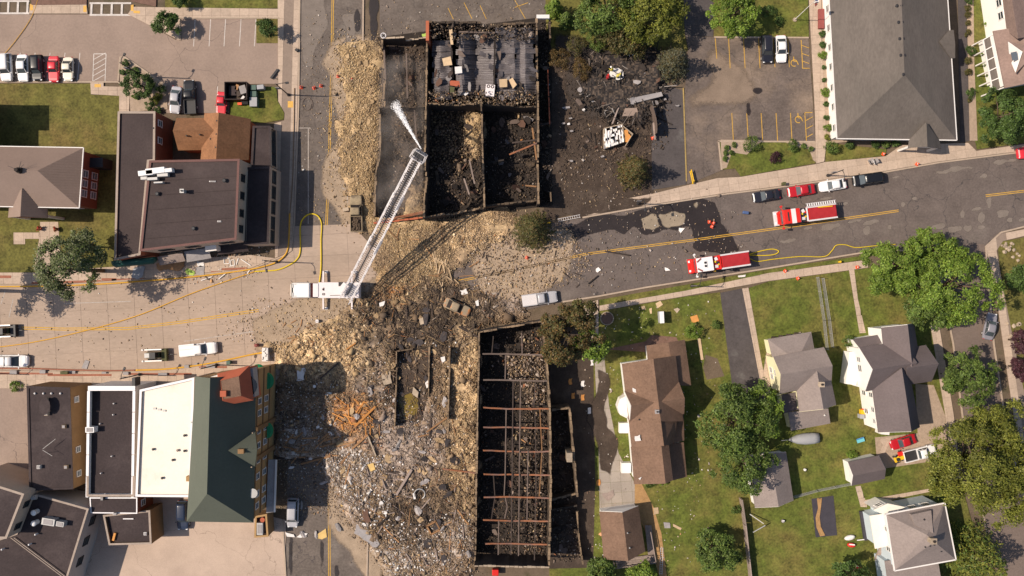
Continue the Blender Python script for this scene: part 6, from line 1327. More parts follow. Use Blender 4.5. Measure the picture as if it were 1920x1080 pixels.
panel([(829, 110), (845, 106), (848, 122), (832, 124)], 'wood_pale', 'pale board on the fallen corrugated roof', 5.6, .1); panel([(842, 56), (848, 55), (850, 84), (845, 84)], 'wood_pale', 'upright pale plank on the burnt block', 5.9, .15); panel([(843, 151), (863, 152), (862, 163), (844, 160)], 'terracotta', 'rusty red sheet on the burnt block', 5.0, .06); panel([(844, 164), (853, 165), (852, 176), (844, 175)], 'olive', 'olive box panel beside the rusty sheet', 4.8, .5); panel([(936, 150), (951, 149), (951, 164), (937, 165)], 'wood_pale', 'yellow-tan crate lid on fallen roof', 5.2, .4); panel([(954, 151), (961, 147), (969, 160), (962, 167)], 'wood_pale', 'second tan crate lid leaning on fallen roof', 5.2, .4, tilt=.2); panel([(869, 176), (876, 171), (879, 175), (872, 180)], 'sheet_white', 'small white cap near the middle partition', 5.0, .1); panel([(853, 127), (866, 126), (867, 138), (854, 140)], 'sheet_white', 'white-edged square duct on fallen roof', 5.3, .5)
panel([(1024, 158), (1031, 157), (1031, 160), (1025, 161)], 'sheet_grey', 'small grey cover by the eastern stub wall', .3); panel([(1054, 201), (1068, 199), (1069, 203), (1055, 204)], 'sheet_grey', 'grey tin strip at the burnt lot edge', .3)
def stove():
    t = thing('cooker', 'white enamel cooker with two black rings on the fallen roof', 'cooker', G(919, 171, 5.0), -.1)
    MB().box((0, 0, .3), (1.5, 1.9, .55)).build('body', 'white_enamel', t, bevel=.04)
    for x in (-.33, .33): MB().tube([(x + .22 * math.cos(a), .62 + .22 * math.sin(a), .6) for a in np.linspace(0, 2 * math.pi, 13)], .06, 6, False).build('ring', 'charcoal', t)
stove()
# ------------------------------------------------------------------ vehicles
def paint(name, col, rough=.3):
    if name not in M: mat(name, col, rough, .03, 1, 6, coat=.3, spec=.45)
    return name
def sect(x, hw, z0, z1, cr=.1):
    return [Vector(p) for p in ((x, -hw * .9, z0), (x, -hw, z0 + .2), (x, -hw, z1 - cr * 1.6), (x, -hw * .93, z1 - cr * .4), (x, -hw * .72, z1), (x, hw * .72, z1), (x, hw * .93, z1 - cr * .4), (x, hw, z1 - cr * 1.6), (x, hw, z0 + .2), (x, hw * .9, z0))]
def wheel(parent, x, y, r=.34, w_=.24):
    mb = MB(); mb.tube([(x, y - w_ / 2, r), (x, y + w_ / 2, r)], r, 16); o = mb.build('wheel', 'rubber', parent)
    MB().tube([(x, y - w_ / 2 - .012, r), (x, y + w_ / 2 + .012, r)], r * .6, 12).build('rim', 'steel', o)
def car(kind, col, label, px, py, deg, L=4.6, W=1.8, cat='car', name='parked_car', group=None, zc=.8, burnt=False):
    p = G(px, py, zc); p.z = .02; t = thing(name, label, cat, p, math.radians(deg), group)
    hw = W / 2; pm = col; gm = 'charcoal' if burnt else 'car_glass'; h = L / 2
    prof = {'sedan': dict(belt=.86, hood=.80, trunk=.88, roof=1.42, xf0=.215, xf1=.07, xr1=-.20, xr0=-.37),
            'coupe': dict(belt=.82, hood=.78, trunk=.84, roof=1.32, xf0=.14, xf1=.03, xr1=-.22, xr0=-.33),
            'suv': dict(belt=1.0, hood=.98, trunk=1.0, roof=1.72, xf0=.24, xf1=.12, xr1=-.42, xr0=-.475),
            'van': dict(belt=1.0, hood=.95, trunk=1.0, roof=1.75, xf0=.31, xf1=.17, xr1=-.44, xr0=-.485),
            'beetle': dict(belt=.86, hood=.82, trunk=.78, roof=1.46, xf0=.17, xf1=.06, xr1=-.16, xr0=-.33),
            'pickup': dict(belt=1.05, hood=1.02, trunk=1.0, roof=1.80, xf0=.235, xf1=.135, xr1=-.045, xr0=-.075)}[kind]
    b, hd, tk = prof['belt'], prof['hood'], prof['trunk']; z0 = .28
    rnd = .8 if kind != 'beetle' else .55
    st = [(-.5, .72 * rnd + .12, tk - .28), (-.485, .9 * rnd + .1, tk - .1), (-.44, .97, tk - .01), (-.36, 1, tk), (prof['xr0'], 1, b), (0, 1, b), (prof['xf0'], 1, b), (.36, .99, hd), (.44, .95 * rnd + .17, hd - .05), (.48, .86 * rnd + .12, hd - .16), (.5, .66 * rnd + .1, hd - .32)]
    if kind == 'pickup': st = [(-.075, .99, b), (0, 1, b), (prof['xf0'], 1, b), (.38, .99, hd), (.455, .95, hd - .05), (.485, .9, hd - .16), (.5, .78, hd - .34)]
    if kind in ('suv', 'van'): st[0] = (-.5, .9, tk - .2); st[1] = (-.49, .96, tk)
    mb = MB().loft([sect(x * L, hw * k, z0, z1) for x, k, z1 in st]); mb.build('body', pm, t, smooth=False, bevel=.03)
    wb, wt, rz = hw * .93, hw * .74, prof['roof'] - .05
    xs = [prof[k] * L for k in ('xr0', 'xr1', 'xf1', 'xf0')]
    mb = MB(); mb.v = [(xs[0], -wb * .92, b - .05), (xs[0], wb * .92, b - .05), (xs[3], wb * .93, b - .05), (xs[3], -wb * .93, b - .05), (xs[1], -wt * .95, rz), (xs[1], wt * .95, rz), (xs[2], wt * .96, rz), (xs[2], -wt * .96, rz)]
    mb.f = [(0, 1, 5, 4), (1, 2, 6, 5), (2, 3, 7, 6), (3, 0, 4, 7), (4, 5, 6, 7)]; mb.build('windows', gm, t, bevel=.0)
    # roof skin, gently crowned
    mb = MB(); n = 6; secs = []
    for i in range(7):
        u = i / 6; x = xs[1] + (xs[2] - xs[1]) * u + (.05 if i == 6 else -.05 if i == 0 else 0); k = 1.0 if 0 < i < 6 else .97
        secs.append([Vector((x, wt * 1.02 * k * s_, rz + .05 * (1 - s_ * s_) + .03 * math.sin(math.pi * u) - (.02 if i in (0, 6) else 0))) for s_ in np.linspace(-1, 1, n)])
    mb.v = [tuple(v) for s_ in secs for v in s_]; mb.f = [(i * n + k, i * n + k + 1, (i + 1) * n + k + 1, (i + 1) * n + k) for i in range(6) for k in range(n - 1)]
    r_ = mb.build('roof', pm, t, smooth=True); sm = r_.modifiers.new('thick', 'SOLIDIFY'); sm.thickness = .05; sm.offset = 1
    for s_ in (-1, 1):
        for (xa, xb) in ((xs[0], xs[1]), (xs[3], xs[2])):
            MB().bar((xa, s_ * wb * .93, b - .02), (xb, s_ * wt * .97, rz), .07, .06).build('pillar', pm, t)
        xm = (xs[1] + xs[2]) / 2; MB().bar((xm, s_ * wb * .95, b - .02), (xm, s_ * wt * .98, rz), .07, .05).build('pillar', pm, t)
        MB().box((xs[3] - .1, s_ * (hw + .09), b + .06), (.14, .2, .13)).build('mirror', pm, t, bevel=.02)
        MB().box((L * .462, s_ * hw * .66, hd - .17), (.25, .3, .1), s_ * -.35).build('headlight', 'lamp_white' if not burnt else 'charcoal', t)
        MB().box((-L * .493, s_ * hw * .72, tk - .2), (.08, .26, .14)).build('taillight', 'lamp_red' if not burnt else 'charcoal', t)
        for x in (-.29 * L, .31 * L): wheel(t, x, s_ * (hw - .13), .33 if kind not in ('pickup', 'suv') else .38)
    if kind == 'pickup':
        xb0, xb1 = -.5 * L, -.085 * L
        mb = MB(); mb.box(((xb0 + xb1) / 2, 0, .66), (xb1 - xb0, W * .9, .1)); mb.build('bed_floor', 'dark_metal' if not burnt else 'char_soil', t)
        for s_ in (-1, 1): MB().box(((xb0 + xb1) / 2, s_ * (hw - .06), .72), (xb1 - xb0, .12, .62)).build('bed_side', pm, t, bevel=.02)
        MB().box((xb0 + .05, 0, .72), (.1, W * .92, .6)).build('tailgate', pm, t, bevel=.02); MB().box((xb1, 0, .78), (.08, W * .9, .56)).build('bed_front', pm, t)
    MB().box((L * .2, 0, b * .98), (.02, W * .8, .01)).build('wiper', 'dark_metal', t)
    return t
WH, RD, DK, BK, SV, CR = paint('paint_car_white', (.80, .78, .77)), paint('paint_car_red', (.42, .012, .02)), paint('paint_car_navy', (.018, .018, .026)), paint('paint_car_black', (.012, .012, .014)), paint('paint_car_silver', (.42, .41, .43)), paint('paint_car_cream', (.72, .66, .54))
RB = paint('paint_car_bright_red', (.62, .03, .045)); BL = paint('paint_car_blue', (.02, .03, .06)); GR = paint('paint_car_grey', (.24, .23, .26))
car('sedan', DK, 'dark navy sedan first of the kerb row beside red engine', 1437, 367, 189); car('sedan', RD, 'deep red sedan at kerb between the navy and white sedans', 1503, 357, 189); car('sedan', WH, 'white sedan at kerb between red sedan and black SUV', 1562, 347, 189); car('van', BK, 'black boxy SUV at kerb by the street lamp', 1627, 336, 188, 5.0, 1.95)
car('suv', DK, 'dark SUV in marked bay beside white sedan', 1438, 92, -88, 4.7, 1.85); car('sedan', WH, 'white sedan in marked bay next to accessible symbol', 1465, 91, -88)
car('suv', WH, 'white SUV parked along the dry lawn', 11, 126, -87, 4.7, 1.9); car('sedan', WH, 'white saloon parked beside the white SUV', 42, 127, -88); car('suv', BK, 'black SUV between white saloon and red coupe', 70, 127, -88, 4.4, 1.8); car('coupe', RB, 'bright red boxy coupe beside the cream beetle', 100, 129, -90, 4.4, 1.75); car('beetle', CR, 'cream rounded beetle-shaped car at end of row', 127, 129, -90, 4.1, 1.75)
car('sedan', SV, 'silver sedan parked beside black pickup', 329, 187, -96, 4.6, 1.8); car('pickup', BK, 'black pickup with open bed beside silver sedan', 356, 182, 93, 5.8, 2.0, cat='pickup', name='pickup_truck'); car('coupe', RB, 'small red hatchback beside brown dumpster', 415, 193, -93, 3.9, 1.65)
car('van', SV, 'silver minivan on street south of the blast rubble', 549, 962, -92, 4.9, 1.9); car('suv', BL, 'dark blue SUV tucked against the green-roofed building', 343, 966, -90, 5.0, 1.95)
car('sedan', RD, 'red hatchback on the dirt drive beside lawn tractor', 1694, 829, 198, 4.4, 1.75); car('pickup', WH, 'white pickup with dark bed under yellow-green tree', 1725, 850, 14, 5.6, 1.95, cat='pickup', name='pickup_truck'); car('sedan', GR, 'grey sedan half hidden under the big shade tree', 1857, 612, 78); car('pickup', RB, 'red vehicle entering at the east end of street', 1938, 284, 188, 5.4, 1.95, cat='pickup', name='pickup_truck')
t = car('pickup', SV, 'silver pickup parked by the burnt shop corner', 1012, 560, 8, 6.0, 2.0, cat='pickup', name='pickup_truck'); MB().box((-1.75, 0, 1.02), (2.5, 1.75, .06)).build('bed_cover', 'steel_bright', t, bevel=.02)
t = car('pickup', WH, 'white pickup with ladder rack towing the compact loader', 372, 655, 6, 6.2, 2.0, cat='pickup', name='pickup_truck')
MB().box((-1.85, 0, 1.15), (2.6, 1.8, .1)).build('bed_cover', 'white_gloss', t, bevel=.03); MB().box((-1.75, .95, 1.25), (2.6, .22, .2)).build('toolbox', 'white_gloss', t, bevel=.03); MB().bar((-3.0, .2, 1.22), (-.5, .2, 1.22), .05).build('seam_bar', 'galv', t); MB().box((-3.15, .1, .8), (.15, .8, .3)).build('rear_sign', 'red_gloss', t)
t = car('van', WH, 'white service van with roof bars in front of the tan shop', 14, 677, 0, 7.0, 2.1, cat='van', name='service_van')
for x in (-2.4, -1.6, -.8, 0.1): MB().box((x, 0, 1.86), (.07, 1.9, .07)).build('roof_bar', 'dark_metal', t)
for s_ in (-1, 1): MB().box((-1, s_ * .8, 1.87), (4.2, .07, .07)).build('roof_rail', 'galv', t)
mat('burnt_tan', (.30, .235, .15), .85, .3, .8, 7, spot=(.12, .09, .065), spot_scale=.6, spot_lo=.5, spot_hi=.66)
t = car('pickup', 'burnt_tan', 'burnt-out tan pickup with brick-filled bed beside rubble strip', 668, 400, 91, 6.2, 2.05, cat='pickup', name='burnt_pickup', burnt=True)
mb = MB()
for k in range(60): mb.box((random.uniform(-2.9, -.8), random.uniform(-.75, .75), .85 + random.uniform(0, .25)), (.25, .14, .12), random.uniform(0, 3))
tag(mb.build('brick_load', 'char_brick', t), kind='stuff')
q = G(649, 393, .5); one(MB().box((q.x, q.y, .45), (1.0, .55, .8), .2), 'masonry_block', 'stone_pale', 'pale masonry block leaning on the burnt pickup door', 'stone')
car('sedan', 'burnt_paint', 'burnt-out car with orange-brown bonnet among dark rubble', 857, 576, -24, 4.7, 1.8, name='burnt_car', burnt=True, zc=1.6).location.z = .8

def loader(px, py, deg, label, green):
    t = thing('compact_loader', label, 'loader', G(px, py, 0), math.radians(deg))
    MB().box((-.3, 0, .75), (2.2, 1.0, .7)).build('chassis', 'olive', t, bevel=.05); MB().box((-1.1, 0, 1.15), (.9, .8, .5)).build('engine_cover', 'galv', t, bevel=.06)
    MB().box((.1, 0, 1.35), (1.0, .8, .9)).build('seat_box', 'dumpster_brown', t, bevel=.05)
    for x in (-.3, .5):
        for s_ in (-1, 1): MB().box((x, s_ * .5, 1.6), (.08, .08, 1.0)).build('cage_post', 'dark_metal', t)
    MB().box((.1, 0, 2.1), (1.0, 1.1, .08)).build('cage_roof', 'dark_metal', t, bevel=.02)
    for s_ in (-1, 1):
        MB().bar((-2.0, s_ * .95, 1.0), (1.3, s_ * .95, 1.15), .2, .25).build('lift_arm', 'steel', t)
        for x in (-.9, .75): wheel(t, x, s_ * .78, .48, .34)
        MB().cyl((-1.95, s_ * .95, 1.1), .16, .2, 10).build('hinge', 'trim_white', t)
    MB().box((1.55, 0, .6), (.9, 2.1, .75)).build('bucket', 'olive' if green else 'dark_metal', t, bevel=.04); MB().bar((1.9, 0, .5), (2.9, 0, .5), .12).build('drawbar', 'dark_metal', t)
loader(295, 665, 2, 'muddy olive compact loader standing behind the white pickup', True); loader(14, 620, 2, 'black and green compact loader on the yellow centre line', False)

# ---- fire engines
def engine(label, px, py, deg, cab, bump, red):
    t = thing('fire_engine', label, 'fire engine', G(px, py, 0) * 1.0, math.radians(deg)); w_ = 2.45
    MB().box((-.2, 0, .75), (9.0, w_ * .92, .5)).build('chassis', 'dark_metal', t)
    MB().box((3.0, 0, 1.75), (2.9, w_, 2.1)).build('cab', 'red_gloss', t, bevel=.14)
    MB().box((2.95, 0, 2.88), (2.75, w_ * .96, .18)).build('cab_roof', cab, t, bevel=.07)
    MB().box((4.46, 0, 2.15), (.06, w_ * .88, .95)).build('windscreen', 'car_glass', t)
    for s_ in (-1, 1):
        for x in (3.7, 2.4): MB().box((x, s_ * (w_ / 2 + .01), 2.2), (.85, .05, .8)).build('side_window', 'car_glass', t)
    MB().box((4.95, 0, .85), (.85, w_, .5)).build('bumper', bump, t, bevel=.06); MB().box((4.68, 0, 1.15), (.4, w_ * .8, .25)).build('grille', 'red_gloss', t, bevel=.04)
    for s_ in (-1, 1):
        MB().box((5.15, s_ * .8, 1.05), (.3, .35, .25)).build('headlight', 'lamp_white', t); MB().box((4.55, s_ * .9, 1.25), (.45, .4, .35)).build('siren_pod', 'red_gloss', t, bevel=.04)
    for s_ in (-1, 1):
        MB().bar((4.25, s_ * 1.2, 2.3), (4.55, s_ * 1.85, 2.25), .09).build('mirror_arm', cab, t); MB().box((4.3, s_ * 1.85, 2.0), (.25, .3, .7)).build('mirror', cab, t, bevel=.04)
    if red:
        MB().box((2.7, 0, 2.99), (.75, w_ * .99, .06)).build('roof_band', 'white_enamel', t); MB().box((3.6, 0, 3.0), (.2, 1.5, .08)).build('roof_slot', 'dark_metal', t)
    else:
        for s_ in (-1, 1): MB().box((3.9, s_ * .8, 3.02), (.9, .22, .14), s_ * -.6).build('light_bar', 'trim_red', t, bevel=.03)
        for y in (-.28, .28): MB().cyl((2.9, y, 2.95), .2, .12, 12).build('roof_vent', 'dark_metal', t)
        MB().box((2.62, 0, 2.99), (.07, 1.2, .06)).build('vent_trim', 'galv', t)
    MB().box((.85, 0, 1.5), (1.4, w_ * .94, 1.6)).build('pump_house', 'red_gloss' if not red else 'dark_metal', t, bevel=.03)
    for x in (.25, 1.45): MB().box((x, 0, 2.42), (.2, w_ * .95, .3)).build('pump_frame', 'red_gloss' if not red else 'white_enamel', t, bevel=.03)
    for k, (x, y, sx, sy, m_) in enumerate(((.95, .6, .55, .5, 'steel_bright'), (.7, 0, .5, .4, 'dark_metal'), (.9, -.65, .5, .55, 'white_enamel'), (.6, .35, .4, .25, 'yellow_plastic'), (1.1, -.2, .3, .35, 'hose_yellow'), (.55, -.4, .35, .3, 'red_gloss'))): MB().box((x, y, 2.4), (sx, sy, .3), k * .2).build('stowed_kit', m_, t, bevel=.04)
    MB().box((-2.3, 0, 1.5), (4.9, w_, 1.7)).build('body', 'red_gloss', t, bevel=.05)
    for s_ in (-1, 1): MB().box((-2.3, s_ * (w_ / 2 - .1), 2.42), (4.9, .26, .2)).build('side_rail', 'steel_bright', t, bevel=.03)
    vs = []; nx, ny = 16, 6; mb = MB()
    for i in range(nx + 1):
        for j in range(ny + 1):
            u, v = i / nx, j / ny; vs.append((-4.6 + 4.5 * u, (v - .5) * 1.98, 2.44 + .12 * math.sin(math.pi * v) + .025 * math.sin(u * 21) * math.sin(v * 9) + random.uniform(-.012, .012)))
    mb.v = vs; mb.f = [(i * (ny + 1) + j, (i + 1) * (ny + 1) + j, (i + 1) * (ny + 1) + j + 1, i * (ny + 1) + j + 1) for i in range(nx) for j in range(ny)]
    mb.build('hose_bed_cover', 'red_tarp', t, smooth=True)
    MB().box((-4.95, 0, .7), (.5, w_, .2)).build('tailboard', 'steel_bright', t, bevel=.02); MB().box((-4.78, 0, 1.6), (.06, 1.6, 1.2)).build('rear_panel', 'red_gloss', t)
    for s_ in (-1, 1):
        for x in (3.4, -2.6, -3.75): wheel(t, x, s_ * (w_ / 2 - .18), .5, .36)
        MB().box((-4.8, s_ * 1.0, 1.9), (.1, .25, .3)).build('taillight', 'lamp_red', t)
    if red:
        lad = MB()
        for s_ in (-.24, .24): lad.bar((-4.6, -1.5 + s_, 2.75), (.4, -1.5 + s_, 2.75), .07, .1)
        lo = lad.build('ladder', 'steel_bright', t)
        for k in range(13): MB().bar((-4.4 + k * .38, -1.72, 2.75), (-4.4 + k * .38, -1.28, 2.75), .15, .05).build('rung', 'flash_white', lo)
        MB().bar((-4.0, -.8, 2.68), (-1.6, -.92, 2.68), .16, .12).build('strap', 'yellow_plastic', t)
    return t
engine('white-roofed fire engine with crimson hose cover feeding yellow hoses', 1346, 492, 188.3, 'white_gloss', 'red_gloss', False)
engine('all red fire engine with side ladder and silver bumper', 1506, 404, 187.5, 'red_gloss', 'steel_bright', True)

# ---- ladder truck
LT = thing('ladder_truck', 'white ladder truck with raised aerial ladder and four outriggers', 'fire engine', G(614, 544, 0), math.pi)
MB().box((0, 0, .75), (11.4, 2.3, .5)).build('chassis', 'dark_metal', LT)
mb = MB().loft([sect(x, hw_, .55, z1, .12) for x, hw_, z1 in ((2.25, 1.25, 2.95), (4.9, 1.25, 2.95), (5.35, 1.22, 2.5), (5.75, 1.15, 1.6), (5.95, .95, 1.2))]); mb.build('cab', 'white_gloss', LT, bevel=.05)
MB().box((3.65, 0, 2.98), (2.6, 2.3, .14)).build('cab_roof', 'white_gloss', LT, bevel=.06)
mb = MB(); mb.v = [(4.98, -1.1, 2.86), (4.98, 1.1, 2.86), (5.37, 1.12, 2.5), (5.37, -1.12, 2.5)]; mb.f = [(0, 1, 2, 3)]; o = mb.build('windscreen', 'car_glass', LT); so = o.modifiers.new('thick', 'SOLIDIFY'); so.thickness = .06; so.offset = 1
for s_ in (-1, 1):
    MB().box((5.0, s_ * .75, 3.06), (.18, .7, .1)).build('light_bar', 'steel', LT, bevel=.03); MB().box((4.75, s_ * .98, 3.06), (.5, .14, .1)).build('light_bar', 'steel', LT)
    MB().bar((5.2, s_ * 1.2, 2.3), (5.6, s_ * 1.65, 2.3), .07).build('mirror', 'dark_metal', LT); MB().box((3.6, s_ * 1.27, 2.2), (1.9, .04, .7)).build('side_window', 'car_glass', LT)
MB().box((1.95, 0, 1.6), (.5, 2.3, 1.6)).build('cab_gap', 'trim_red', LT); MB().box((1.3, 0, 1.8), (.9, 2.3, 2.0)).build('pump_house', 'white_enamel', LT, bevel=.05)
MB().box((-2.5, 0, 1.75), (6.8, 2.6, 1.9)).build('body', 'white_enamel', LT, bevel=.06); MB().box((-2.5, -1.32, 1.2), (6.6, .06, .9)).build('locker_side', 'steel', LT); MB().box((-2.5, 1.32, 1.2), (6.6, .06, .9)).build('locker_side', 'steel', LT)
for (x, y, sx, sy) in ((-.05, -.02, .18, .5), (.12, .02, .16, .3), (-.02, .68, .42, .09), (-.02, .95, .42, .09), (.16, .82, .09, .3), (-.2, .82, .09, .3), (0, .82, .2, .06)): MB().box((x, y - .15, 2.71), (sx, sy, .03)).build('roof_mark', 'charcoal', LT)
MB().bar((-1.1, .9, 2.75), (-3.2, .82, 2.75), .08, .06).build('grab_rail', 'charcoal', LT)
for s_ in (-1, 1):
    for x in (4.3, -2.3, -3.5): wheel(LT, x, s_ * 1.05, .52, .38)
    for x in (.5, -4.35):
        MB().bar((x, s_ * 1.2, .85), (x, s_ * 3.2, .75), .26, .3).build('outrigger', 'white_enamel', LT); MB().box((x, s_ * 3.15, .4), (.22, .22, .7)).build('jack', 'steel', LT); MB().box((x - .35, s_ * 3.1, .06), (.5, .45, .08)).build('jack_pad', 'sheet_white', LT)
MB().cyl((-3.9, -.1, 2.6), 1.1, .35, 20).build('turntable', 'steel', LT)
MB().box((-3.6, -.35, 3.25), (1.6, 1.3, .9), .9).build('ladder_cradle', 'white_enamel', LT, bevel=.06); MB().box((-3.0, -1.0, 3.0), (.7, .7, .8)).build('control_stand', 'dark_metal', LT)
la, lb = G(655, 549, 3.9), G(786, 293, 15.2); off = Vector(LT.location)
d = (lb - la); LL = d.length; d.normalize(); sv = d.cross(Vector((0, 0, 1))).normalized(); uv = sv.cross(d)
Rl = Matrix((d, sv, uv)).transposed()
def lpt(s_, a, c): 
    v = la + d * s_ + sv * a + uv * c - off; return Vector((-v.x, -v.y, v.z))     # truck frame is turned by 180 degrees
for (s0, s1, hw_, base) in ((-1.5, 11.5, .92, 0.0), (9.0, 20.0, .80, .12), (17.5, LL - .4, .68, .24)):
    mb = MB()
    for s_ in (-1, 1):
        mb.bar(lpt(s0, s_ * hw_, base), lpt(s1, s_ * hw_, base), .2, .16); mb.bar(lpt(s0, s_ * hw_, base + .75), lpt(s1, s_ * hw_, base + .75), .12, .12)
        n = int((s1 - s0) / .8)
        for k in range(n):
            a, c = s0 + (s1 - s0) * k / n, s0 + (s1 - s0) * (k + 1) / n
            mb.bar(lpt(a, s_ * hw_, base if k % 2 else base + .75), lpt(c, s_ * hw_, base + .75 if k % 2 else base), .06, .06)
    sec = mb.build('ladder_section', 'steel_bright', LT)
    s_ = s0 + .3
    while s_ < s1 - (1.8 if s1 < LL - 1 else .2):
        MB().bar(lpt(s_, -hw_, base), lpt(s_, hw_, base), .075, .07).build('rung', 'steel_bright', sec); s_ += .37
mb = MB(); c = lpt(LL + .2, 0, .5)
for (a, c_) in (((LL - .5, -1.1), (LL - .5, 1.1)), ((LL + .8, -1.0), (LL + .8, 1.0)), ((LL - .5, -1.1), (LL + .8, -1.0)), ((LL - .5, 1.1), (LL + .8, 1.0))):
    for h_ in (-.2, .5, 1.0): mb.bar(lpt(a[0], a[1], h_), lpt(c_[0], c_[1], h_), .06)
bo = mb.build('bucket', 'steel_bright', LT); mb = MB(); mb.v = [tuple(lpt(LL - .5, -1.1, -.2)), tuple(lpt(LL - .5, 1.1, -.2)), tuple(lpt(LL + .8, 1.0, -.2)), tuple(lpt(LL + .8, -1.0, -.2))]; mb.f = [(0, 1, 2, 3)]; mb.build('bucket_floor', 'dark_metal', bo)
MB().tube([lpt(LL - .8, .15, .5), lpt(LL + .9, .1, .8)], [.12, .08], 8).build('monitor_nozzle', 'dark_metal', bo)
MB().tube([lpt(-.5, -.15, .2), lpt(LL * .5, -.1, .35), lpt(LL - .8, 0, .45)], .1, 8).build('waterway', 'dark_metal', LT)

# water jet: a cone of spray
jm = bpy.data.materials.new('water_spray'); jm.use_nodes = True; t_ = jm.node_tree; t_.nodes.remove(t_.nodes['Principled BSDF'])
pv = t_.nodes.new('ShaderNodeVolumePrincipled'); pv.inputs['Color'].default_value = (.95, .93, .95, 1); t_.links.new(pv.outputs[0], t_.nodes['Material Output'].inputs['Volume'])
n_ = t_.nodes.new('ShaderNodeTexNoise'); n_.inputs['Scale'].default_value = 2.2; n_.inputs['Detail'].default_value = 4; tc_ = t_.nodes.new('ShaderNodeTexCoord'); t_.links.new(tc_.outputs['Object'], n_.inputs['Vector'])
mr_ = t_.nodes.new('ShaderNodeMapRange'); t_.links.new(n_.outputs[0], mr_.inputs[0]); mr_.inputs[1].default_value = .3; mr_.inputs[2].default_value = .7; mr_.inputs[3].default_value = .6; mr_.inputs[4].default_value = 4.0; t_.links.new(mr_.outputs[0], pv.inputs['Density'])
M['water_spray'] = jm
a, c = G(789.5, 279, 15.6), G(747, 205, 6.5)
mid = (a + c) / 2 + Vector((0, 0, 1.2)); pts = [a, a.lerp(mid, .5), mid, mid.lerp(c, .35), mid.lerp(c, .6)]
one(MB().tube(pts, [.06, .13, .2, .24, .1], 14), 'water_jet', 'water_spray', 'white jet of water from the ladder bucket onto the ruin', 'water jet', smooth=True)
# ------------------------------------------------------------------ trees and shrubs
GREEN = [(0.085, 0.132, 0.026), (0.11, 0.16, 0.034), (0.062, 0.1, 0.02), (0.135, 0.18, 0.04)]
LIME = [(.125, .195, .024), (.155, .225, .032), (.092, .152, .020), (.185, .245, .042)]
OLIVE_L = [(0.135, 0.15, 0.022), (0.16, 0.172, 0.03), (0.1, 0.115, 0.018), (0.19, 0.19, 0.032)]
DEEP = [(0.055, 0.095, 0.02), (0.072, 0.12, 0.026), (0.04, 0.07, 0.016), (0.092, 0.14, 0.034)]
SCORCH = [(0.138, 0.086, 0.030), (0.103, 0.067, 0.025), (0.081, 0.069, 0.025), (0.167, 0.098, 0.034)]
SCORCH_G = [(0.098, 0.081, 0.025), (0.081, 0.083, 0.025), (0.127, 0.092, 0.032), (0.063, 0.069, 0.023)]
BLUEG = [(.120, .125, .085), (.090, .095, .060), (.105, .085, .035), (.075, .070, .030)]
PURPLE = [(.060, .022, .030), (.045, .018, .024), (.075, .030, .036)]
GREYG = [(0.128, 0.147, 0.068), (0.105, 0.128, 0.045), (0.165, 0.177, 0.090), (0.090, 0.123, 0.030)]
def quads(c, nrm, s1, s2, r):
    """leaf-sized quads at c facing nrm, turned at random"""
    n = len(c); nrm = nrm / (np.linalg.norm(nrm, axis=1, keepdims=True) + 1e-9)
    ref = r.normal(size=(n, 3)); u = np.cross(nrm, ref); u /= (np.linalg.norm(u, axis=1, keepdims=True) + 1e-9); v = np.cross(nrm, u)
    u *= s1[:, None] / 2; v *= s2[:, None] / 2
    V = np.stack([c - u, c - v * .8, c + u, c + v * .8], 1).reshape(-1, 3)
    return V, np.arange(n * 4).reshape(-1, 4)
def crown_round(R, Rz, n, pal, seed, clump=.23, K=None, leaf=.34, loose=0.06, lop=None):
    r = np.random.default_rng(seed); K = K or int(30 + R * 5)
    d = r.normal(size=(K, 3)); d[:, 2] = np.abs(d[:, 2]) * 1.0 - .35; d /= np.linalg.norm(d, axis=1, keepdims=True)
    rad = r.uniform(.35, 1.0, K) ** .6 * (1 - clump * .75) * (1 + loose * r.normal(size=K))
    ang = np.arctan2(d[:, 1], d[:, 0]); ph = r.uniform(0, 6.28, 4)
    rad *= 1 + .13 * np.sin(2 * ang + ph[0]) + .10 * np.sin(3 * ang + ph[1]) + .07 * np.sin(5 * ang + ph[2])
    cc = d * rad[:, None] * np.array([R, R, Rz]); cr = R * clump * r.uniform(.65, 1.3, K); tone = r.uniform(.7, 1.25, K)
    k = r.choice(K, n, p=cr ** 2 / (cr ** 2).sum()); tw = r.normal(size=(K, 12, 3)) + 1.1 * (cc / (np.linalg.norm(cc, axis=1, keepdims=True) + 1e-6))[:, None, :]; tw /= np.linalg.norm(tw, axis=2, keepdims=True)
    o = tw[k, r.integers(0, 12, n)] + .22 * r.normal(size=(n, 3)); o /= np.linalg.norm(o, axis=1, keepdims=True); o[:, 2] = np.where(o[:, 2] < -.2, -o[:, 2] * .6, o[:, 2])
    rr = r.uniform(.2, 1, n) ** .5 * r.uniform(.8, 1.25, n)
    c = cc[k] + o * (cr[k] * rr)[:, None] * np.array([1, 1, .75]) + r.normal(0, .05, (n, 3))
    nr = o * .8 + np.array([0, 0, .7]) + .55 * r.normal(size=(n, 3))
    s = leaf * r.uniform(.65, 1.35, n); V, F = quads(c, nr, s, s * .7, r)
    P = np.array(pal); col = P[r.integers(0, len(P), n)] * (tone[k] * r.uniform(.62, 1.38, n))[:, None]
    return V, F, col, cc
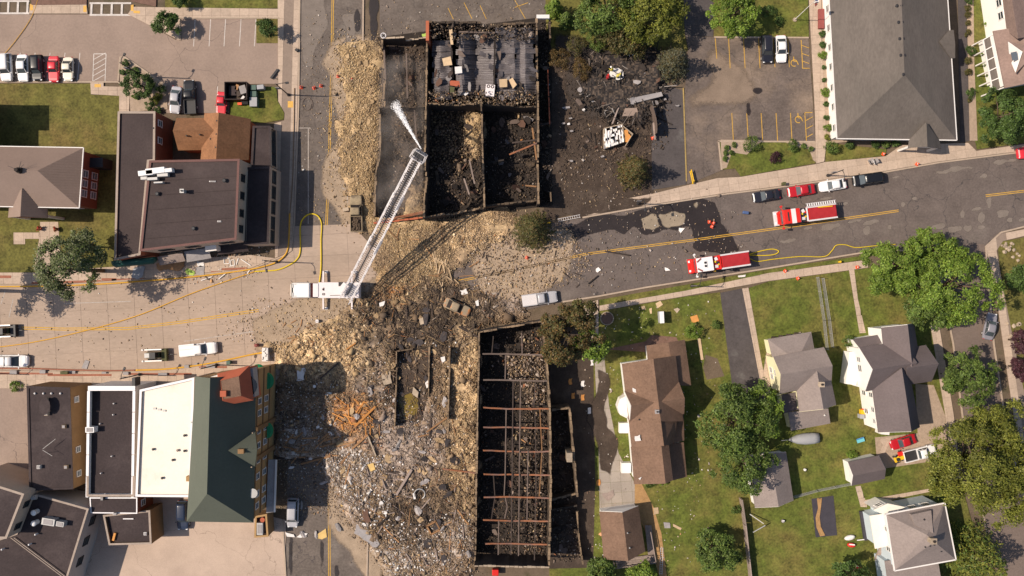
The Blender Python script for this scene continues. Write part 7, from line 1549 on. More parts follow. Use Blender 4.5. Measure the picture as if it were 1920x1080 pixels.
def tree(px, py, R, h, pal, n, seed, label, group=None, name='broadleaf_tree', Rz=None, leaf=.36, clump=.22, loose=0.08, cat='tree', K=None):
    if R < 3.2 and loose < .1: clump = max(clump, .34); n = int(n * 1.25)
    Rz = Rz or min(R * .8, h * .42); zc = h - Rz; p = G(px, py, zc + Rz * .25)
    t = thing(name, label, cat, (p.x, p.y, 0), 0, group)
    V, F, col, cc = crown_round(R, Rz, n, pal, seed, clump, K, leaf, loose); V = V + np.array([0, 0, zc])
    add_obj('crown', fast_mesh('crown', V, F, col), t, 'leaf')
    mb = MB(); r0 = max(.12, R * .055); top = zc + Rz * .3
    mb.tube([(0, 0, -.1), (.05 * R * .2, 0, zc * .5), (0, .03, zc), (.02, 0, top)], [r0 * 1.25, r0, r0 * .75, r0 * .25], 8)
    rr = random.Random(seed)
    for q in rr.sample(range(len(cc)), min(len(cc), 16)):
        c = cc[q]; z0 = max(.5, zc * rr.uniform(.55, 1.0)); e = Vector((c[0] * .92, c[1] * .92, zc + c[2] * .9)); a = Vector((0, 0, z0)); m = a.lerp(e, .5) + Vector((0, 0, R * .06)); mb.tube([a, m, e], [r0 * .45, r0 * .28, r0 * .08], 5)
    mb.build('trunk', 'bark', t, smooth=True)
    return t
def conifer(px, py, R, h, pal, seed, label, group=None, levels=15, per=13, dens=26, name='spruce_tree', leaf=.34):
    r = np.random.default_rng(seed); p = G(px, py, h * .45); t = thing(name, label, 'tree', (p.x, p.y, 0), 0, group); C, N, S1, S2, CO = [], [], [], [], []; P = np.array(pal); mb = MB()
    mb.tube([(0, 0, -.1), (0, 0, h * .5), (0, 0, h * .98)], [R * .09, R * .06, .02], 8)
    for l in range(levels):
        f = l / (levels - 1); z = h * (.07 + .9 * f); rad = R * (1 - f) ** .75 + .12
        nb = max(5, int(per * (1 - .55 * f)))
        for b_ in range(nb):
            a = 6.283 * (b_ + r.uniform(-.3, .3)) / nb + l * .7; L = rad * r.uniform(.75, 1.12); m = max(5, int(dens * L / R))
            s = r.uniform(.08, 1, m) ** .7; dr = np.array([math.cos(a), math.sin(a), 0.0]); side = np.array([-dr[1], dr[0], 0]); wv = r.normal(0, 1, m) * (.16 * L * (1.1 - s) + .05)
            c = dr * (s * L)[:, None] + side * wv[:, None] + np.array([0, 0, 1.0]) * (z - .28 * L * s ** 1.4 + .04 * r.normal(size=m))[:, None]
            C.append(c); N.append(np.array([0, 0, 1.0]) + .45 * dr + .5 * r.normal(size=(m, 3))); CO.append(P[r.integers(0, len(P), m)] * r.uniform(.7, 1.25, (m, 1)) * r.uniform(.85, 1.15))
            if l % 2 == 0 and b_ % 3 == 0: mb.tube([(0, 0, z), tuple(dr * L * .8 + np.array([0, 0, z - .2 * L]))], [.05, .015], 4)
    C = np.concatenate(C); N = np.concatenate(N); CO = np.concatenate(CO); s = leaf * r.uniform(.6, 1.3, len(C)); V, F = quads(C, N, s * 1.25, s * .55, r)
    add_obj('crown', fast_mesh('crown', V, F, CO), t, 'leaf'); mb.build('trunk', 'bark', t, smooth=True); return t
def bush(px, py, rpx, pal, seed, label, group=None, h=None, name='shrub', n=None):
    R = rpx / S; h = h or R * 1.35; n = n or int(350 + 900 * R); t = thing(name, label, 'shrub', G(px, py, h * .5) * 1.0, 0, group); t.location.z = .08
    V, F, col, cc = crown_round(R * .95, h * .5, n, pal, seed, .34, 26, .16); V[:, 2] += h * .5
    add_obj('foliage', fast_mesh('foliage', V, F, col), t, 'leaf')
    mb = MB()
    for k in range(5): mb.tube([(0, 0, -.1), tuple(cc[k] * .7 + np.array([0, 0, h * .5]))], [.04, .015], 5)
    mb.build('stem', 'bark', t); return t

tree(1690, 500, 5.6, 11.5, LIME, 15000, 101, 'western half of the broad bright green shade trees by the east road', name='shade_tree')
tree(1795, 535, 7.0, 12.5, LIME, 21000, 102, 'eastern larger bright green shade tree overhanging the side street', name='shade_tree')
tree(1745, 575, 4.4, 9.5, GREEN, 7000, 103, 'darker green tree between the two shade trees and slate house', name='shade_tree')
tree(1745, 470, 4.2, 10.5, LIME, 6500, 104, 'northern bright green crown leaning over the road kerb', name='shade_tree')
tree(1820, 706, 4.9, 7.5, GREEN, 9000, 105, 'round mid-green maple beside the side street', name='maple_tree', clump=.24)
tree(1838, 870, 9.2, 14.5, OLIVE_L, 30000, 106, 'huge olive-yellow tree on the side street corner', name='large_tree', clump=.2, loose=.05)
tree(1895, 850, 6.5, 13.0, OLIVE_L, 15000, 107, 'olive tree crown at the far side of the huge tree', name='large_tree', clump=.22)
tree(1385, 785, 6.8, 11.5, GREEN, 12500, 108, 'tall walnut with ragged clumped crown over the grey garage', name='walnut_tree', clump=.22, loose=.12)
tree(1400, 870, 5.2, 10.0, GREEN, 8000, 109, 'southern ragged crown of the walnut pair', name='walnut_tree', clump=.23, loose=.12)
tree(1430, 770, 4.2, 9.5, LIME, 6000, 110, 'brighter walnut crown next to the pale grey house', name='walnut_tree', clump=.24, loose=.1)
tree(1345, 1036, 3.9, 5.5, GREEN, 7500, 111, 'round young tree alone on the back lawn', name='young_tree', clump=.25)
tree(1890, 215, 5.0, 7.5, DEEP, 10500, 112, 'dense dark green round tree beside corner house', name='round_tree', clump=.2)
tree(1380, 22, 4.1, 7.5, LIME, 8000, 113, 'bright green tree at head of the north-east car park', name='round_tree', clump=.22)
tree(310, 44, 2.2, 4.5, DEEP, 3800, 114, 'compact green tree at the car park corner', name='round_tree', leaf=.26); tree(500, 55, 1.7, 4.0, DEEP, 2600, 115, 'small dark tree in the square grass island', name='round_tree', leaf=.24)
tree(258, 157, 2.9, 4.2, DEEP, 5200, 116, 'spreading green tree in the gravel bed', name='bed_tree', leaf=.26, loose=.1); tree(333, -2, 1.4, 3, DEEP, 1800, 117, 'small dark tree on the northern verge', name='round_tree', leaf=.24)
tree(128, 505, 5.2, 13.5, GREYG, 9500, 118, 'sparse grey-green street elm before the brick block', name='elm_tree', clump=.32, loose=.16, K=34); tree(150, 460, 2.6, 7, GREYG, 2400, 119, 'silvery small tree on lawn behind the street elm', name='elm_tree', clump=.34, loose=.15, K=18)
tree(-92, 545, 5.0, 13, GREYG, 4500, 120, 'street elm west of frame whose shade falls on the concrete road', name='elm_tree', clump=.3, loose=.2, K=30)
tree(1215, 15, 6.0, 9.0, OLIVE_L, 12000, 121, 'large olive tree scorched brown along its south edge', name='large_tree', clump=.24); tree(1140, 10, 5.6, 8.5, GREEN, 9500, 122, 'green tree north of the burnt house lot', name='large_tree', clump=.25); tree(1175, 60, 4.6, 6.0, SCORCH_G, 7000, 123, 'browned tree nearest the burnt house', name='scorched_tree', clump=.26)
conifer(1040, 12, 1.7, 6.5, LIME, 201, 'narrow bright green cypress at the block corner', name='cypress_tree', per=9, dens=22); conifer(1062, 35, 1.5, 5.0, GREEN, 202, 'narrow green conifer next to the bright cypress', name='cypress_tree', per=9, dens=20)
for k, (x, y, r_, pl, lb) in enumerate(((1050, 110, 22, SCORCH, 'scorched brown shrub against the corridor wall'), (1085, 85, 24, SCORCH_G, 'half green scorched shrub north of the ruin'), (1115, 75, 22, GREEN, 'green shrub surviving behind the ruin'), (1090, 130, 22, SCORCH, 'burnt shrub mass west of the ruin'), (1150, 82, 18, SCORCH_G, 'browned shrub near the garden shed roof'))): bush(x, y, r_, pl, 210 + k, lb, h=2.2, name='scorched_shrub', n=2600)
conifer(1266, 113, 3.2, 9.5, BLUEG, 220, 'blue-grey spruce at the edge of the burnt lot', per=15, dens=34); conifer(1192, 318, 3.3, 9.0, SCORCH_G + SCORCH[:1], 221, 'scorched spruce by the sidewalk east of the burnt lot', per=15, dens=34)
conifer(1000, 430, 4.0, 10.5, SCORCH_G, 222, 'brown scorched spruce on the kerb of the east road', per=16, dens=38, name='scorched_spruce'); conifer(1840, 1050, 6.6, 12, OLIVE_L + GREEN[:2], 223, 'wide green spruce in the south-east corner', per=18, dens=44, levels=17, leaf=.42)
tree(1068, 628, 4.8, 13.5, SCORCH + SCORCH_G, 14000, 124, 'heat-browned tree beside the burnt shop wall', name='scorched_tree', clump=.22, loose=.1); tree(1112, 648, 2.6, 11.0, LIME, 3000, 125, 'green surviving half of the browned tree', name='scorched_tree', clump=.3); tree(1088, 595, 2.6, 11.0, SCORCH_G, 3000, 126, 'partly green browned tree near the silver pickup', name='scorched_tree', clump=.28)
tree(1600, 1092, 4.0, 7, DEEP, 6500, 127, 'dark tree at the back of the south lawn', name='round_tree'); tree(1918, 520, 2.6, 5, DEEP, 3200, 128, 'dark round tree on the rock garden', name='round_tree'); tree(1924, 640, 2.4, 6, PURPLE, 1500, 129, 'dark red maple at the east edge', name='red_maple', clump=.3)
tree(1125, 1075, 2.6, 5, GREEN, 3200, 130, 'leafy tree south of the brown garage', name='round_tree'); tree(1205, 1080, 2.6, 3.6, LIME, 3200, 131, 'bright shrubby tree below the timber deck', name='round_tree'); tree(1915, 690, 1.8, 4.5, PURPLE, 2000, 132, 'small dark red maple beside the corner walk', name='red_maple', clump=.3)
bush(1300, 621, 17, LIME, 230, 'round bright green shrub on the front lawn', h=2.2, n=2600); bush(1341, 609, 10, GREEN, 231, 'small green shrub beside the drive', h=1.3); bush(1590, 640, 14, GREEN, 232, 'green shrub at the slate house corner', h=1.8); bush(1218, 905, 12, GREEN, 233, 'low leafy shrub at the rear of the brown house', h=1.0); bush(1245, 900, 12, LIME, 234, 'bright leafy shrub under the lean-to', h=1.0); bush(1380, 955, 10, GREEN, 235, 'shrub beside the timber fence', h=1.4); bush(1598, 852, 12, LIME, 236, 'flowering shrub by the white garage', h=.9); bush(30, 724, 12, LIME, 237, 'bright green planting at the car park wall', h=.9); bush(142, 935, 8, GREEN, 238, 'green shrub in the gap behind the tan shop', h=1.2); bush(1662, 975, 5, GREEN, 239, 'small plant by the blue-grey house steps', h=.7)
for k, (x, y, r_) in enumerate(((1541, 64, 7), (1542, 84, 7), (1548, 195, 5), (1549, 221, 5.5), (1544, 127, 4), (1545, 150, 4))): bush(x, y, r_, DEEP, 240 + k, 'clipped dark shrub in the gravel strip along white wall', 'clipped shrubs along the white wall')
for k, (x, y, r_) in enumerate(((1543, 104, 9), (1547, 173, 9.5), (1551, 240, 9))): bush(x, y, r_, LIME, 250 + k, 'large bright ball shrub in the gravel strip along white wall', 'bright ball shrubs along the white wall')
for k, (x, y, r_) in enumerate(((1814, 15, 6), (1814, 28, 6), (1814, 43, 5), (1815, 62, 6), (1815, 114, 7), (1815, 135, 7), (1817, 188, 4))): bush(x, y, r_, SCORCH_G, 260 + k, 'brownish small shrub in the gravel strip of the narrow drive', 'brownish shrubs by the drive')
for k, (x, y, r_) in enumerate(((1819, 95, 10), (1820, 174, 10), (1816, 0, 9))): bush(x, y, r_, DEEP, 270 + k, 'large dark oval shrub in the gravel strip of the narrow drive', 'dark oval shrubs by the drive')
for k, (x, y, r_, pl, lb) in enumerate(((1408, 271, 17, GREEN, 'large round shrub in front of the car park lawn'), (1485, 273, 12, GREEN, 'medium round shrub at the lawn corner bed'), (1560, 275, 15, GREEN, 'large shrub at the corner of the white-walled building'), (1592, 272, 9, DEEP, 'dark shrub under the front eave'), (1453, 297, 13, PURPLE, 'dark purple shrub alone on the small lawn'), (1640, 271, 8, DEEP, 'dark shrub west of the gabled porch'), (1660, 272, 8, GREEN, 'green shrub next to the gabled porch'), (1680, 270, 8, DEEP, 'dark shrub touching the gabled porch'), (1440, 20, 14, DEEP, 'dark mixed shrub in the northern bed'), (1460, 40, 9, DEEP, 'small dark shrub north of the white sedan'))): bush(x, y, r_, pl, 280 + k, lb)
for k, (x, y) in enumerate(((1376, 272), (1363, 277), (1360, 287), (1371, 286), (1359, 298), (1507, 274), (1520, 280))): bush(x, y, 5.5, GREEN, 300 + k, 'tiny round shrub in a gravel bed of the small lawn', 'tiny shrubs in gravel beds', n=420)
for k, (x, y, r_, pl) in enumerate(((236, 119, 7, DEEP), (254, 131, 6, GREEN), (230, 136, 6, DEEP), (243, 133, 6, DEEP), (285, 160, 9, DEEP), (304, 167, 9, DEEP), (290, 188, 9, OLIVE_L), (298, 181, 8, OLIVE_L), (281, 199, 10, DEEP), (297, 207, 7, DEEP), (254, 181, 6, LIME))): bush(x, y, r_, pl, 310 + k, 'low shrub in the triangular gravel bed of the car park', 'shrubs in the triangular bed')
for k, (x, y, r_) in enumerate(((1850, 85, 7), (1846, 100, 7), (1850, 120, 7), (1855, 140, 7), (1858, 165, 6), (1852, 45, 7))): bush(x, y, r_, LIME, 330 + k, 'lime hedge plant along the white porch', 'lime hedge along the porch')
bush(1551, 258, 6, OLIVE_L, 340, 'yellow flowering plant at the end of white wall', h=.7)
# ------------------------------------------------------------------ street furniture, hoses, yards, people
def curve_pts(P, n=8):
    P = [Vector(p) for p in P]; out = []
    for i in range(len(P) - 1):
        p0, p1, p2, p3 = P[max(i - 1, 0)], P[i], P[i + 1], P[min(i + 2, len(P) - 1)]
        for k in range(n):
            t = k / n; out.append(.5 * ((2 * p1) + (p2 - p0) * t + (2 * p0 - 5 * p1 + 4 * p2 - p3) * t * t + (3 * p1 - p0 - 3 * p2 + p3) * t ** 3))
    return out + [P[-1]]
def hose(pts, r, m_, label, z=.12):
    P = []
    for x, y in pts: P.append(G(x, y, z + float(rub_h(np.array([float(x)]), np.array([float(y)]))[0])))
    one(MB().tube(curve_pts(P), r, 7), 'fire_hose', m_, label, 'hose', smooth=True)
hose([(599, 529), (602, 500), (602, 450), (603, 420), (596, 405), (583, 401), (570, 408), (563, 425), (563, 470), (556, 487), (540, 498), (520, 506), (495, 508), (478, 509)], .12, 'hose_yellow', 'thick yellow hose looping north from the ladder truck')
hose([(543, 400), (542, 440), (540, 465), (533, 480), (515, 493), (480, 503), (430, 511), (380, 517), (330, 522), (280, 526), (200, 532), (100, 536), (-40, 538)], .13, 'hose_orange', 'orange-yellow hose running along the north kerb', .22)
hose([(478, 509), (440, 522), (360, 550), (260, 591), (160, 620), (60, 642), (-30, 654)], .085, 'hose_orange', 'straight ochre hose crossing the concrete road diagonally')
hose([(552, 165), (551, 240), (549, 330), (545, 385), (543, 402)], .07, 'hose_tan', 'thin tan hose lying along the west pavement', .22)
hose([(499, 660), (470, 665), (420, 676), (370, 685), (310, 692), (255, 694)], .14, 'hose_orange', 'yellow hose along the south kerb by the white pickup', .2)
hose([(255, 694), (200, 695), (120, 693), (60, 691), (-30, 690)], .12, 'brick_paver', 'reddish hose continuing along the south kerb', .2)
hose([(1402, 478), (1425, 471), (1448, 467), (1460, 471), (1452, 477), (1430, 479), (1402, 478)], .085, 'hose_yellow', 'yellow hose loop behind the white-roofed engine')
hose([(1404, 484), (1420, 490), (1450, 486), (1500, 481), (1545, 481), (1560, 470), (1568, 460), (1585, 459), (1605, 464), (1640, 461), (1680, 458)], .075, 'hose_yellow', 'long thin yellow hose trailing east from the engine')
hose([(76, -20), (60, 30), (30, 75), (5, 105)], .05, 'hose_orange', 'thin yellow line across the north-west car park')
for (x, y, n_) in ((580, 195, 'a'), ): 
    pts = [(575 + 9 * math.cos(t) + t * .4, 195 + 12 * math.sin(t)) for t in np.linspace(0, 7.5, 20)]; hose(pts, .04, 'ash_steel', 'coil of thin wire lying on the northern street', .05)

def lamp(px, py, h, arm, label, base=True):
    t = thing('street_lamp', label, 'street lamp', G(px, py, .12), 0, 'street lamps')
    mb = MB(); mb.tube([(0, 0, 0), (0, 0, .8), (0, 0, h)], [.16, .11, .075], 10); mb.build('pole', 'dark_metal', t); MB().cyl((0, 0, 0), .28, .45, 10, .2).build('base', 'dark_metal', t)
    ax, ay = arm; MB().tube(curve_pts([(0, 0, h - .5), (ax * .4, ay * .4, h), (ax, ay, h - .05)], 5), .055, 7).build('arm', 'dark_metal', t); MB().box((ax * 1.1, ay * 1.1, h - .15), (.55, .35, .2), math.atan2(ay, ax)).build('lamp_head', 'dark_metal', t, bevel=.05)
    MB().box((ax * .0 - .45, 0, h * .62), (.8, .06, 1.1)).build('banner', 'sheet_grey', t)
lamp(541, 178, 7.0, (1.6, .2), 'dark street lamp at the corner by the green utility boxes'); lamp(519, 491, 6.6, (.3, -1.5), 'dark street lamp on the blast-strewn pavement'); lamp(262, 702, 6.6, (.6, 1.5), 'dark street lamp before the parapet shop'); lamp(406, 684, 6.6, (.6, 1.5), 'dark street lamp before the white roof building'); lamp(-13, 700, 6.6, (.6, 1.5), 'dark street lamp at the west edge of the south pavement')
lamp(1552, 329, 6.2, (.2, -1.5), 'dark street lamp between white sedan and black SUV'); lamp(1297, 536, 5.8, (.2, 1.5), 'dark street lamp on the verge behind the white-roofed engine'); lamp(1196, 382, 6.2, (.2, -1.5), 'leaning street lamp beside the scorched spruce'); lamp(271, 144, 8.2, (.6, 1.2), 'tall car park lamp in the triangular bed')
fp = thing('flagpole', 'white flagpole with striped flag on the small lawn', 'flagpole', G(1490, 37, .1)); MB().tube([(0, 0, 0), (0, 0, 9.2)], [.07, .04], 8).build('pole', 'trim_white', fp); MB().cyl((0, 0, -.02), .35, .15, 12).build('footing', 'stone_pale', fp)
fl_ = MB(); n = 8; fl_.v = [(.1 * i, .25 * math.sin(i * .9) - .05 * i, 9.0 - .9 * j - .12 * i) for j in (0, 1) for i in range(n)]; fl_.f = [(i, i + 1, n + i + 1, n + i) for i in range(n - 1)]; fo = fl_.build('flag', 'trim_red', fp)
for k in range(3): MB().box((.35, -.1, 8.75 - .25 * k), (.6, .3, .1)).build('stripe', 'trim_white', fo)
for k in range(1): MB().box((.15, 0, 8.85), (.25, .25, .25)).build('canton', 'mailbox_blue', fo)

def cone(px, py, label, group, z=.03, m_='cone_orange'):
    t = thing('traffic_cone', label, 'traffic cone', G(px, py, z), random.uniform(0, 3), group); mb = MB(); mb.cyl((0, 0, .03), .26, .75, 12, .05); mb.build('cone', m_, t, smooth=False); MB().box((0, 0, .02), (.52, .52, .05)).build('foot', m_, t); MB().cyl((0, 0, .4), .155, .12, 12, .13).build('band', 'white_gloss', t)
for x, y in ((565, 164), (589, 165), (602, 161), (634, 143), (661, 149)): cone(x, y, 'orange cone in the line closing the northern street', 'cones closing the northern street')
for x, y in ((1330, 416), (1338, 418), (1335, 425)): cone(x, y, 'orange cone of the trio on the wet asphalt', 'cone trio on wet asphalt')
cone(988, 483, 'orange cone by the ash scar on the road', None)
for x, y in ((1656, 289), (1719, 308), (1607, 501), (1472, 508), (1496, 522)): cone(x, y, 'orange cone on a pavement of the east street', 'cones on east street pavements', .14)
cone(1224, 259, 'red cone at the foot of the curved tank', None)

# tools of the verge: boxes, bins, signs, blocks
def box_thing(name, px, py, d, m_, label, cat, rz=0.0, z=.08, lid=None, bev=.05):
    t = thing(name, label, cat, G(px, py, z + d[2]), rz); t.location.z = z; MB().box((0, 0, d[2] / 2), d).build('body', m_, t, bevel=bev)
    MB().box((0, 0, d[2] + .03), (d[0] * 1.04, d[1] * 1.04, .07)).build('lid', lid or m_, t, bevel=.02); return t
box_thing('utility_cabinet', 475, 164, (.9, .8, 1.1), 'box_green', 'small green utility box beside the dumpster', 'utility box'); box_thing('utility_cabinet', 488, 163, (1.1, .7, 1.0), 'tarp_grey', 'grey-blue utility box on the corner lawn', 'utility box', .1); box_thing('utility_cabinet', 475, 176, (1.0, .9, 1.0), 'box_green', 'middle green utility box on the corner lawn', 'utility box'); box_thing('utility_cabinet', 475, 191, (1.2, 1.5, 1.1), 'box_green', 'large pale green utility box on the corner lawn', 'utility box', lid='tarp_grey')
d_ = thing('dumpster', 'brown open roll-off dumpster filled with junk on the lawn', 'dumpster', G(449, 175, 0)); dw, dd = 3.7, 2.9
for (x, y, sx, sy) in ((0, dd / 2, dw, .12), (0, -dd / 2, dw, .12), (dw / 2, 0, .12, dd), (-dw / 2, 0, .12, dd)): MB().box((x, y, 1.0), (sx, sy, 1.7)).build('side', 'dumpster_brown', d_)
MB().box((0, 0, .25), (dw, dd, .15)).build('floor', 'char_soil', d_); mb = MB()
for k, (x, y, sx, sy, m_) in enumerate(((-.8, .2, 1.3, 1.6, 'membrane_dark'), (.9, .4, 1.1, 1.4, 'sheet_grey'), (.1, -.3, .7, .9, 'wood_char'), (.9, -1.0, .7, .4, 'sheet_white'), (-.1, .8, .9, .5, 'wood'))): MB().box((x, y, .75), (sx, sy, .5), k * .3).build('junk', m_, d_)
MB().box((.3, -dd / 2 - .5, .6), (.7, .4, .4)).build('hitch', 'cone_orange', d_); MB().box((1.1, -dd / 2 - .35, .5), (1.2, .5, .5)).build('axle', 'rubber', d_)
box_thing('steel_cabinet', 1241, 595, (.7, 1.9, 1.7), 'tarp_grey', 'upright pale cabinet standing on the front lawn', 'cabinet', .05, lid='white_gloss')
pl = thing('round_planter', 'round brick-edged planter of red mulch on front lawn', 'planter', G(1138, 597, .08)); MB().cyl((0, 0, 0), 1.0, .12, 18).build('soil', 'mulch', pl)
for k in range(20): a = 6.283 * k / 20; MB().box((1.08 * math.cos(a), 1.08 * math.sin(a), .1), (.16, .3, .2), a).build('edging_stone', 'stone_pale', pl)
box_thing('litter_bin', 1471, 344, (.5, .5, .9), 'olive', 'dark litter bin at kerb beside the red sedan', 'bin', z=.13); box_thing('litter_bin', 428, 680, (.6, .6, .9), 'box_green', 'green litter bin near the white pickup kerb', 'bin', z=.13); box_thing('litter_bin', 120, 699, (1.2, .5, .8), 'olive', 'olive planter box on the south pavement', 'bin', z=.13)
for k, (x, y, sx, sy, lb) in enumerate(((305, 702, 1.5, .5, 'grey bench slab beyond the lamp before parapet shop'), (236, 700, .9, .5, 'small grey slab under the lamp before parapet shop'), (132, 698, 1.7, .5, 'grey slab before the tan shop'), (80, 697, 1.0, .6, 'grey slab near the service van'), (25, 698, 1.2, .7, 'larger grey slab beside the service van'), (395, 687, 1.5, .6, 'grey bench slab under the lamp before white roof'), (350, 687, .8, .5, 'small grey slab west of the green bin'), (195, 699, .8, .3, 'narrow grey grate before parapet shop'))):
    q = G(x, y, .4); one(MB().box((q.x, q.y, .32), (sx, sy, .3)), 'street_slab', 'sheet_grey', lb, 'street bench', bevel=.03)
panel([(153, 690), (160, 675), (168, 677), (163, 692)], 'sheet_grey', 'tilted grey sheet on the road behind the service van', .06); panel([(593 - 230, 693 - 10), (600 - 230, 690 - 10), (601 - 230, 697 - 10)], 'sheet_grey', 'small grey rag on the south kerb', .2)
def sandwich(px, py, label, m_='sheet_white'):
    t = thing('sign_board', label, 'sign', G(px, py, .13), .5)
    for s_ in (-1, 1): MB().box((s_ * .22, 0, .55), (.06, .8, 1.15), rot=Matrix.Rotation(s_ * .35, 3, 'Y')).build('face', m_ if s_ < 0 else 'sheet_grey', t)
sandwich(1637, 304, 'white folding sign board on the east pavement'); sandwich(1629, 304, 'grey stand beside the folding sign board', 'sheet_grey')
mb = thing('barrier_board', 'patterned white barrier board where the south hose ends', 'barrier', G(500, 664, .1)); MB().box((0, 0, .5), (1.0, 2.3, .9)).build('board', 'sheet_white', mb, bevel=.03)
for k in range(9): MB().box((random.uniform(-.35, .35), -1 + k * .25, .97), (.25, .12, .03), k).build('print', 'charcoal', mb)
t = thing('red_bin', 'red round bin beside the patterned barrier board', 'bin', G(483, 647, .02)); MB().cyl((0, 0, 0), .3, .9, 14, .26).build('body', 'trim_red', t); MB().cyl((0, 0, .9), .3, .08, 14, .2).build('lid', 'trim_red', t)
t = thing('metal_bucket', 'shiny metal bucket on the concrete road below the ladder truck', 'bucket', G(596, 602, .02)); MB().cyl((0, 0, 0), .25, .6, 14, .3).build('body', 'steel_bright', t); MB().tube([(.3 * math.cos(a), 0, .6 + .25 * math.sin(a)) for a in np.linspace(0, 3.14, 8)], .02, 5).build('handle', 'dark_metal', t)
t = thing('mailbox', 'toppled blue mailbox on the asphalt by the red engine', 'mailbox', G(1397, 400 - 1, .02), -.15); MB().box((0, 0, .3), (1.0, .5, .55)).build('body', 'mailbox_blue', t, bevel=.12); MB().box((.7, 0, .15), (.6, .1, .1)).build('leg', 'dark_metal', t)
# fallen street pole pieces and ladder on the ground
lg = thing('ground_ladder', 'aluminium ladder lying on the kerb by the scorched spruce', 'ladder', G(1067, 409, .2), math.radians(11))
for s_ in (-.23, .23): MB().box((0, s_, 0), (3.9, .06, .08)).build('stile', 'steel_bright', lg)
for k in range(10): MB().box((-1.75 + k * .39, 0, 0), (.06, .46, .05)).build('rung', 'steel_bright', lg)
one(MB().bar(G(1018, 419, .2), G(1033, 417, .2), .2, .12), 'tool_bag', 'yellow_plastic', 'yellow tool bag at the ladder end', 'bag')
one(MB().bar(G(520, 148, .2), G(508, 146, .2), .1).bar(G(521, 130, .3), G(508, 147, .3), .35, .2), 'broken_pole', 'dark_metal', 'dark broken pole lying across the pavement edge', 'pole'); one(MB().bar(G(558, 92, .3), G(555, 96, .3), .5, .35), 'parking_meter_head', 'dark_metal', 'dark broken lamp head on the western pavement', 'lamp head')
# white frames and shards blown out onto the pavement
wf = [((420, 484), (430, 484), (430, 494), (420, 494)), ((432, 488), (439, 487), (440, 497), (433, 498))]
for k, f_ in enumerate(wf):
    mb = MB()
    for a, c in zip(f_, f_[1:] + f_[:1]): mb.bar(G(*a, .2), G(*c, .2), .1, .08)
    one(mb, 'window_frame_loose', 'trim_white', ('larger' if k == 0 else 'smaller') + ' empty white window frame lying on the pavement', 'frame')
for k, (a, c) in enumerate((((377, 526), (397, 519)), ((410, 523), (425, 511)), ((452, 486), (470, 498)), ((447, 484), (443, 496)), ((436, 511), (456, 508)), ((430, 499), (440, 497)), ((463, 514), (468, 506)))): one(MB().bar(G(*a, .2), G(*c, .22), .13, .06), 'white_batten', 'trim_white', 'white batten blown onto the road by the corner block', 'batten', 'white battens by the corner block')
mat('awn_lime', (.35, .50, .10), .7, .2)
for c_, m_, lb in (([(347, 508), (352, 503), (366, 511), (362, 517), (350, 514)], 'awn_lime', 'lime green crumpled sheet on the north pavement'), ([(370, 490), (382, 491), (381, 500), (371, 499)], 'sheet_white', 'white crumpled sheet beside the lime sheet'), ([(368, 501), (384, 499), (383, 516), (368, 514)], 'sheet_grey', 'grey translucent film on the north pavement'), ([(250, 504), (272, 500), (266, 520), (248, 522)], 'tarp_grey', 'pale blue shattered glass patch under the elm')):
    panel(c_, m_, lb, .16, .05, n=2, seed=len(lb))
panel([(294, 495), (344, 488), (346, 500), (330, 508), (300, 508)], 'wood', 'heap of torn reddish roof felt under the canopies', .16, .25, n=3, seed=9)
panel([(452, 382 - 15), (480, 362), (480, 376), (466, 377)], 'sheet_white', 'small white frame scraps on the dark lower roof', 5.1, .05, n=2, seed=5)

# back gardens
bt = thing('covered_boat', 'boat under grey cover on the back lawn by grey garage', 'boat', G(1507, 822, .1), math.radians(184))
secs = []
for x, hw_, z1 in ((-2.4, .85, .95), (-1.5, .98, 1.15), (0, 1.0, 1.35), (1.3, .8, 1.2), (2.3, .35, 1.0), (2.8, .05, .9)):
    secs.append([Vector((x, hw_ * math.cos(a), .35 + (z1 - .35) * max(0, math.sin(a)) + min(0, math.sin(a)) * .3)) for a in np.linspace(0, 2 * math.pi, 13)[:-1]])
MB().loft(secs).build('cover', 'tarp_grey', bt, smooth=True)
for s_ in (-1, 1): wheel(bt, -.8, s_ * .85, .3, .2)
MB().bar((2.6, 0, .4), (4.0, 0, .4), .1).build('trailer_tongue', 'galv', bt)
lt = thing('lawn_tractor', 'orange lawn tractor beside the red hatchback', 'lawn tractor', G(1683, 858, 0), math.radians(20)); MB().box((.45, 0, .65), (1.0, .6, .5)).build('bonnet', 'yellow_plastic', lt, bevel=.08); MB().box((-.45, 0, .6), (.9, .9, .35)).build('deck', 'yellow_plastic', lt, bevel=.06); MB().box((-.4, 0, .95), (.45, .5, .4)).build('seat', 'rubber', lt, bevel=.06); MB().tube([(.05, 0, .8), (-.1, 0, 1.15)], .03, 6).build('steering_column', 'dark_metal', lt)
for x, r_ in ((.6, .28), (-.5, .4)):
    for s_ in (-1, 1): wheel(lt, x, s_ * .5, r_, .26)
tg = thing('garden_cart', 'small red garden cart behind the lawn tractor', 'cart', G(1686, 849, 0), .2); MB().box((0, 0, .55), (1.0, .7, .35)).build('tub', 'red_gloss', tg, bevel=.05); wheel(tg, 0, .4, .22, .12); wheel(tg, 0, -.4, .22, .12)
pb = thing('folding_seat', 'blue and turquoise garden seat on the back lawn', 'garden seat', G(1612, 825, .1), .3); MB().box((0, 0, .35), (1.3, .6, .08)).build('seat', 'cyan_plastic', pb); MB().box((-.1, .4, .6), (1.2, .08, .5), rot=Matrix.Rotation(-.5, 3, 'X')).build('backrest', 'blue_plastic', pb)
for x in (-.5, .5): MB().box((x, 0, .17), (.06, .5, .34)).build('leg', 'blue_plastic', pb)
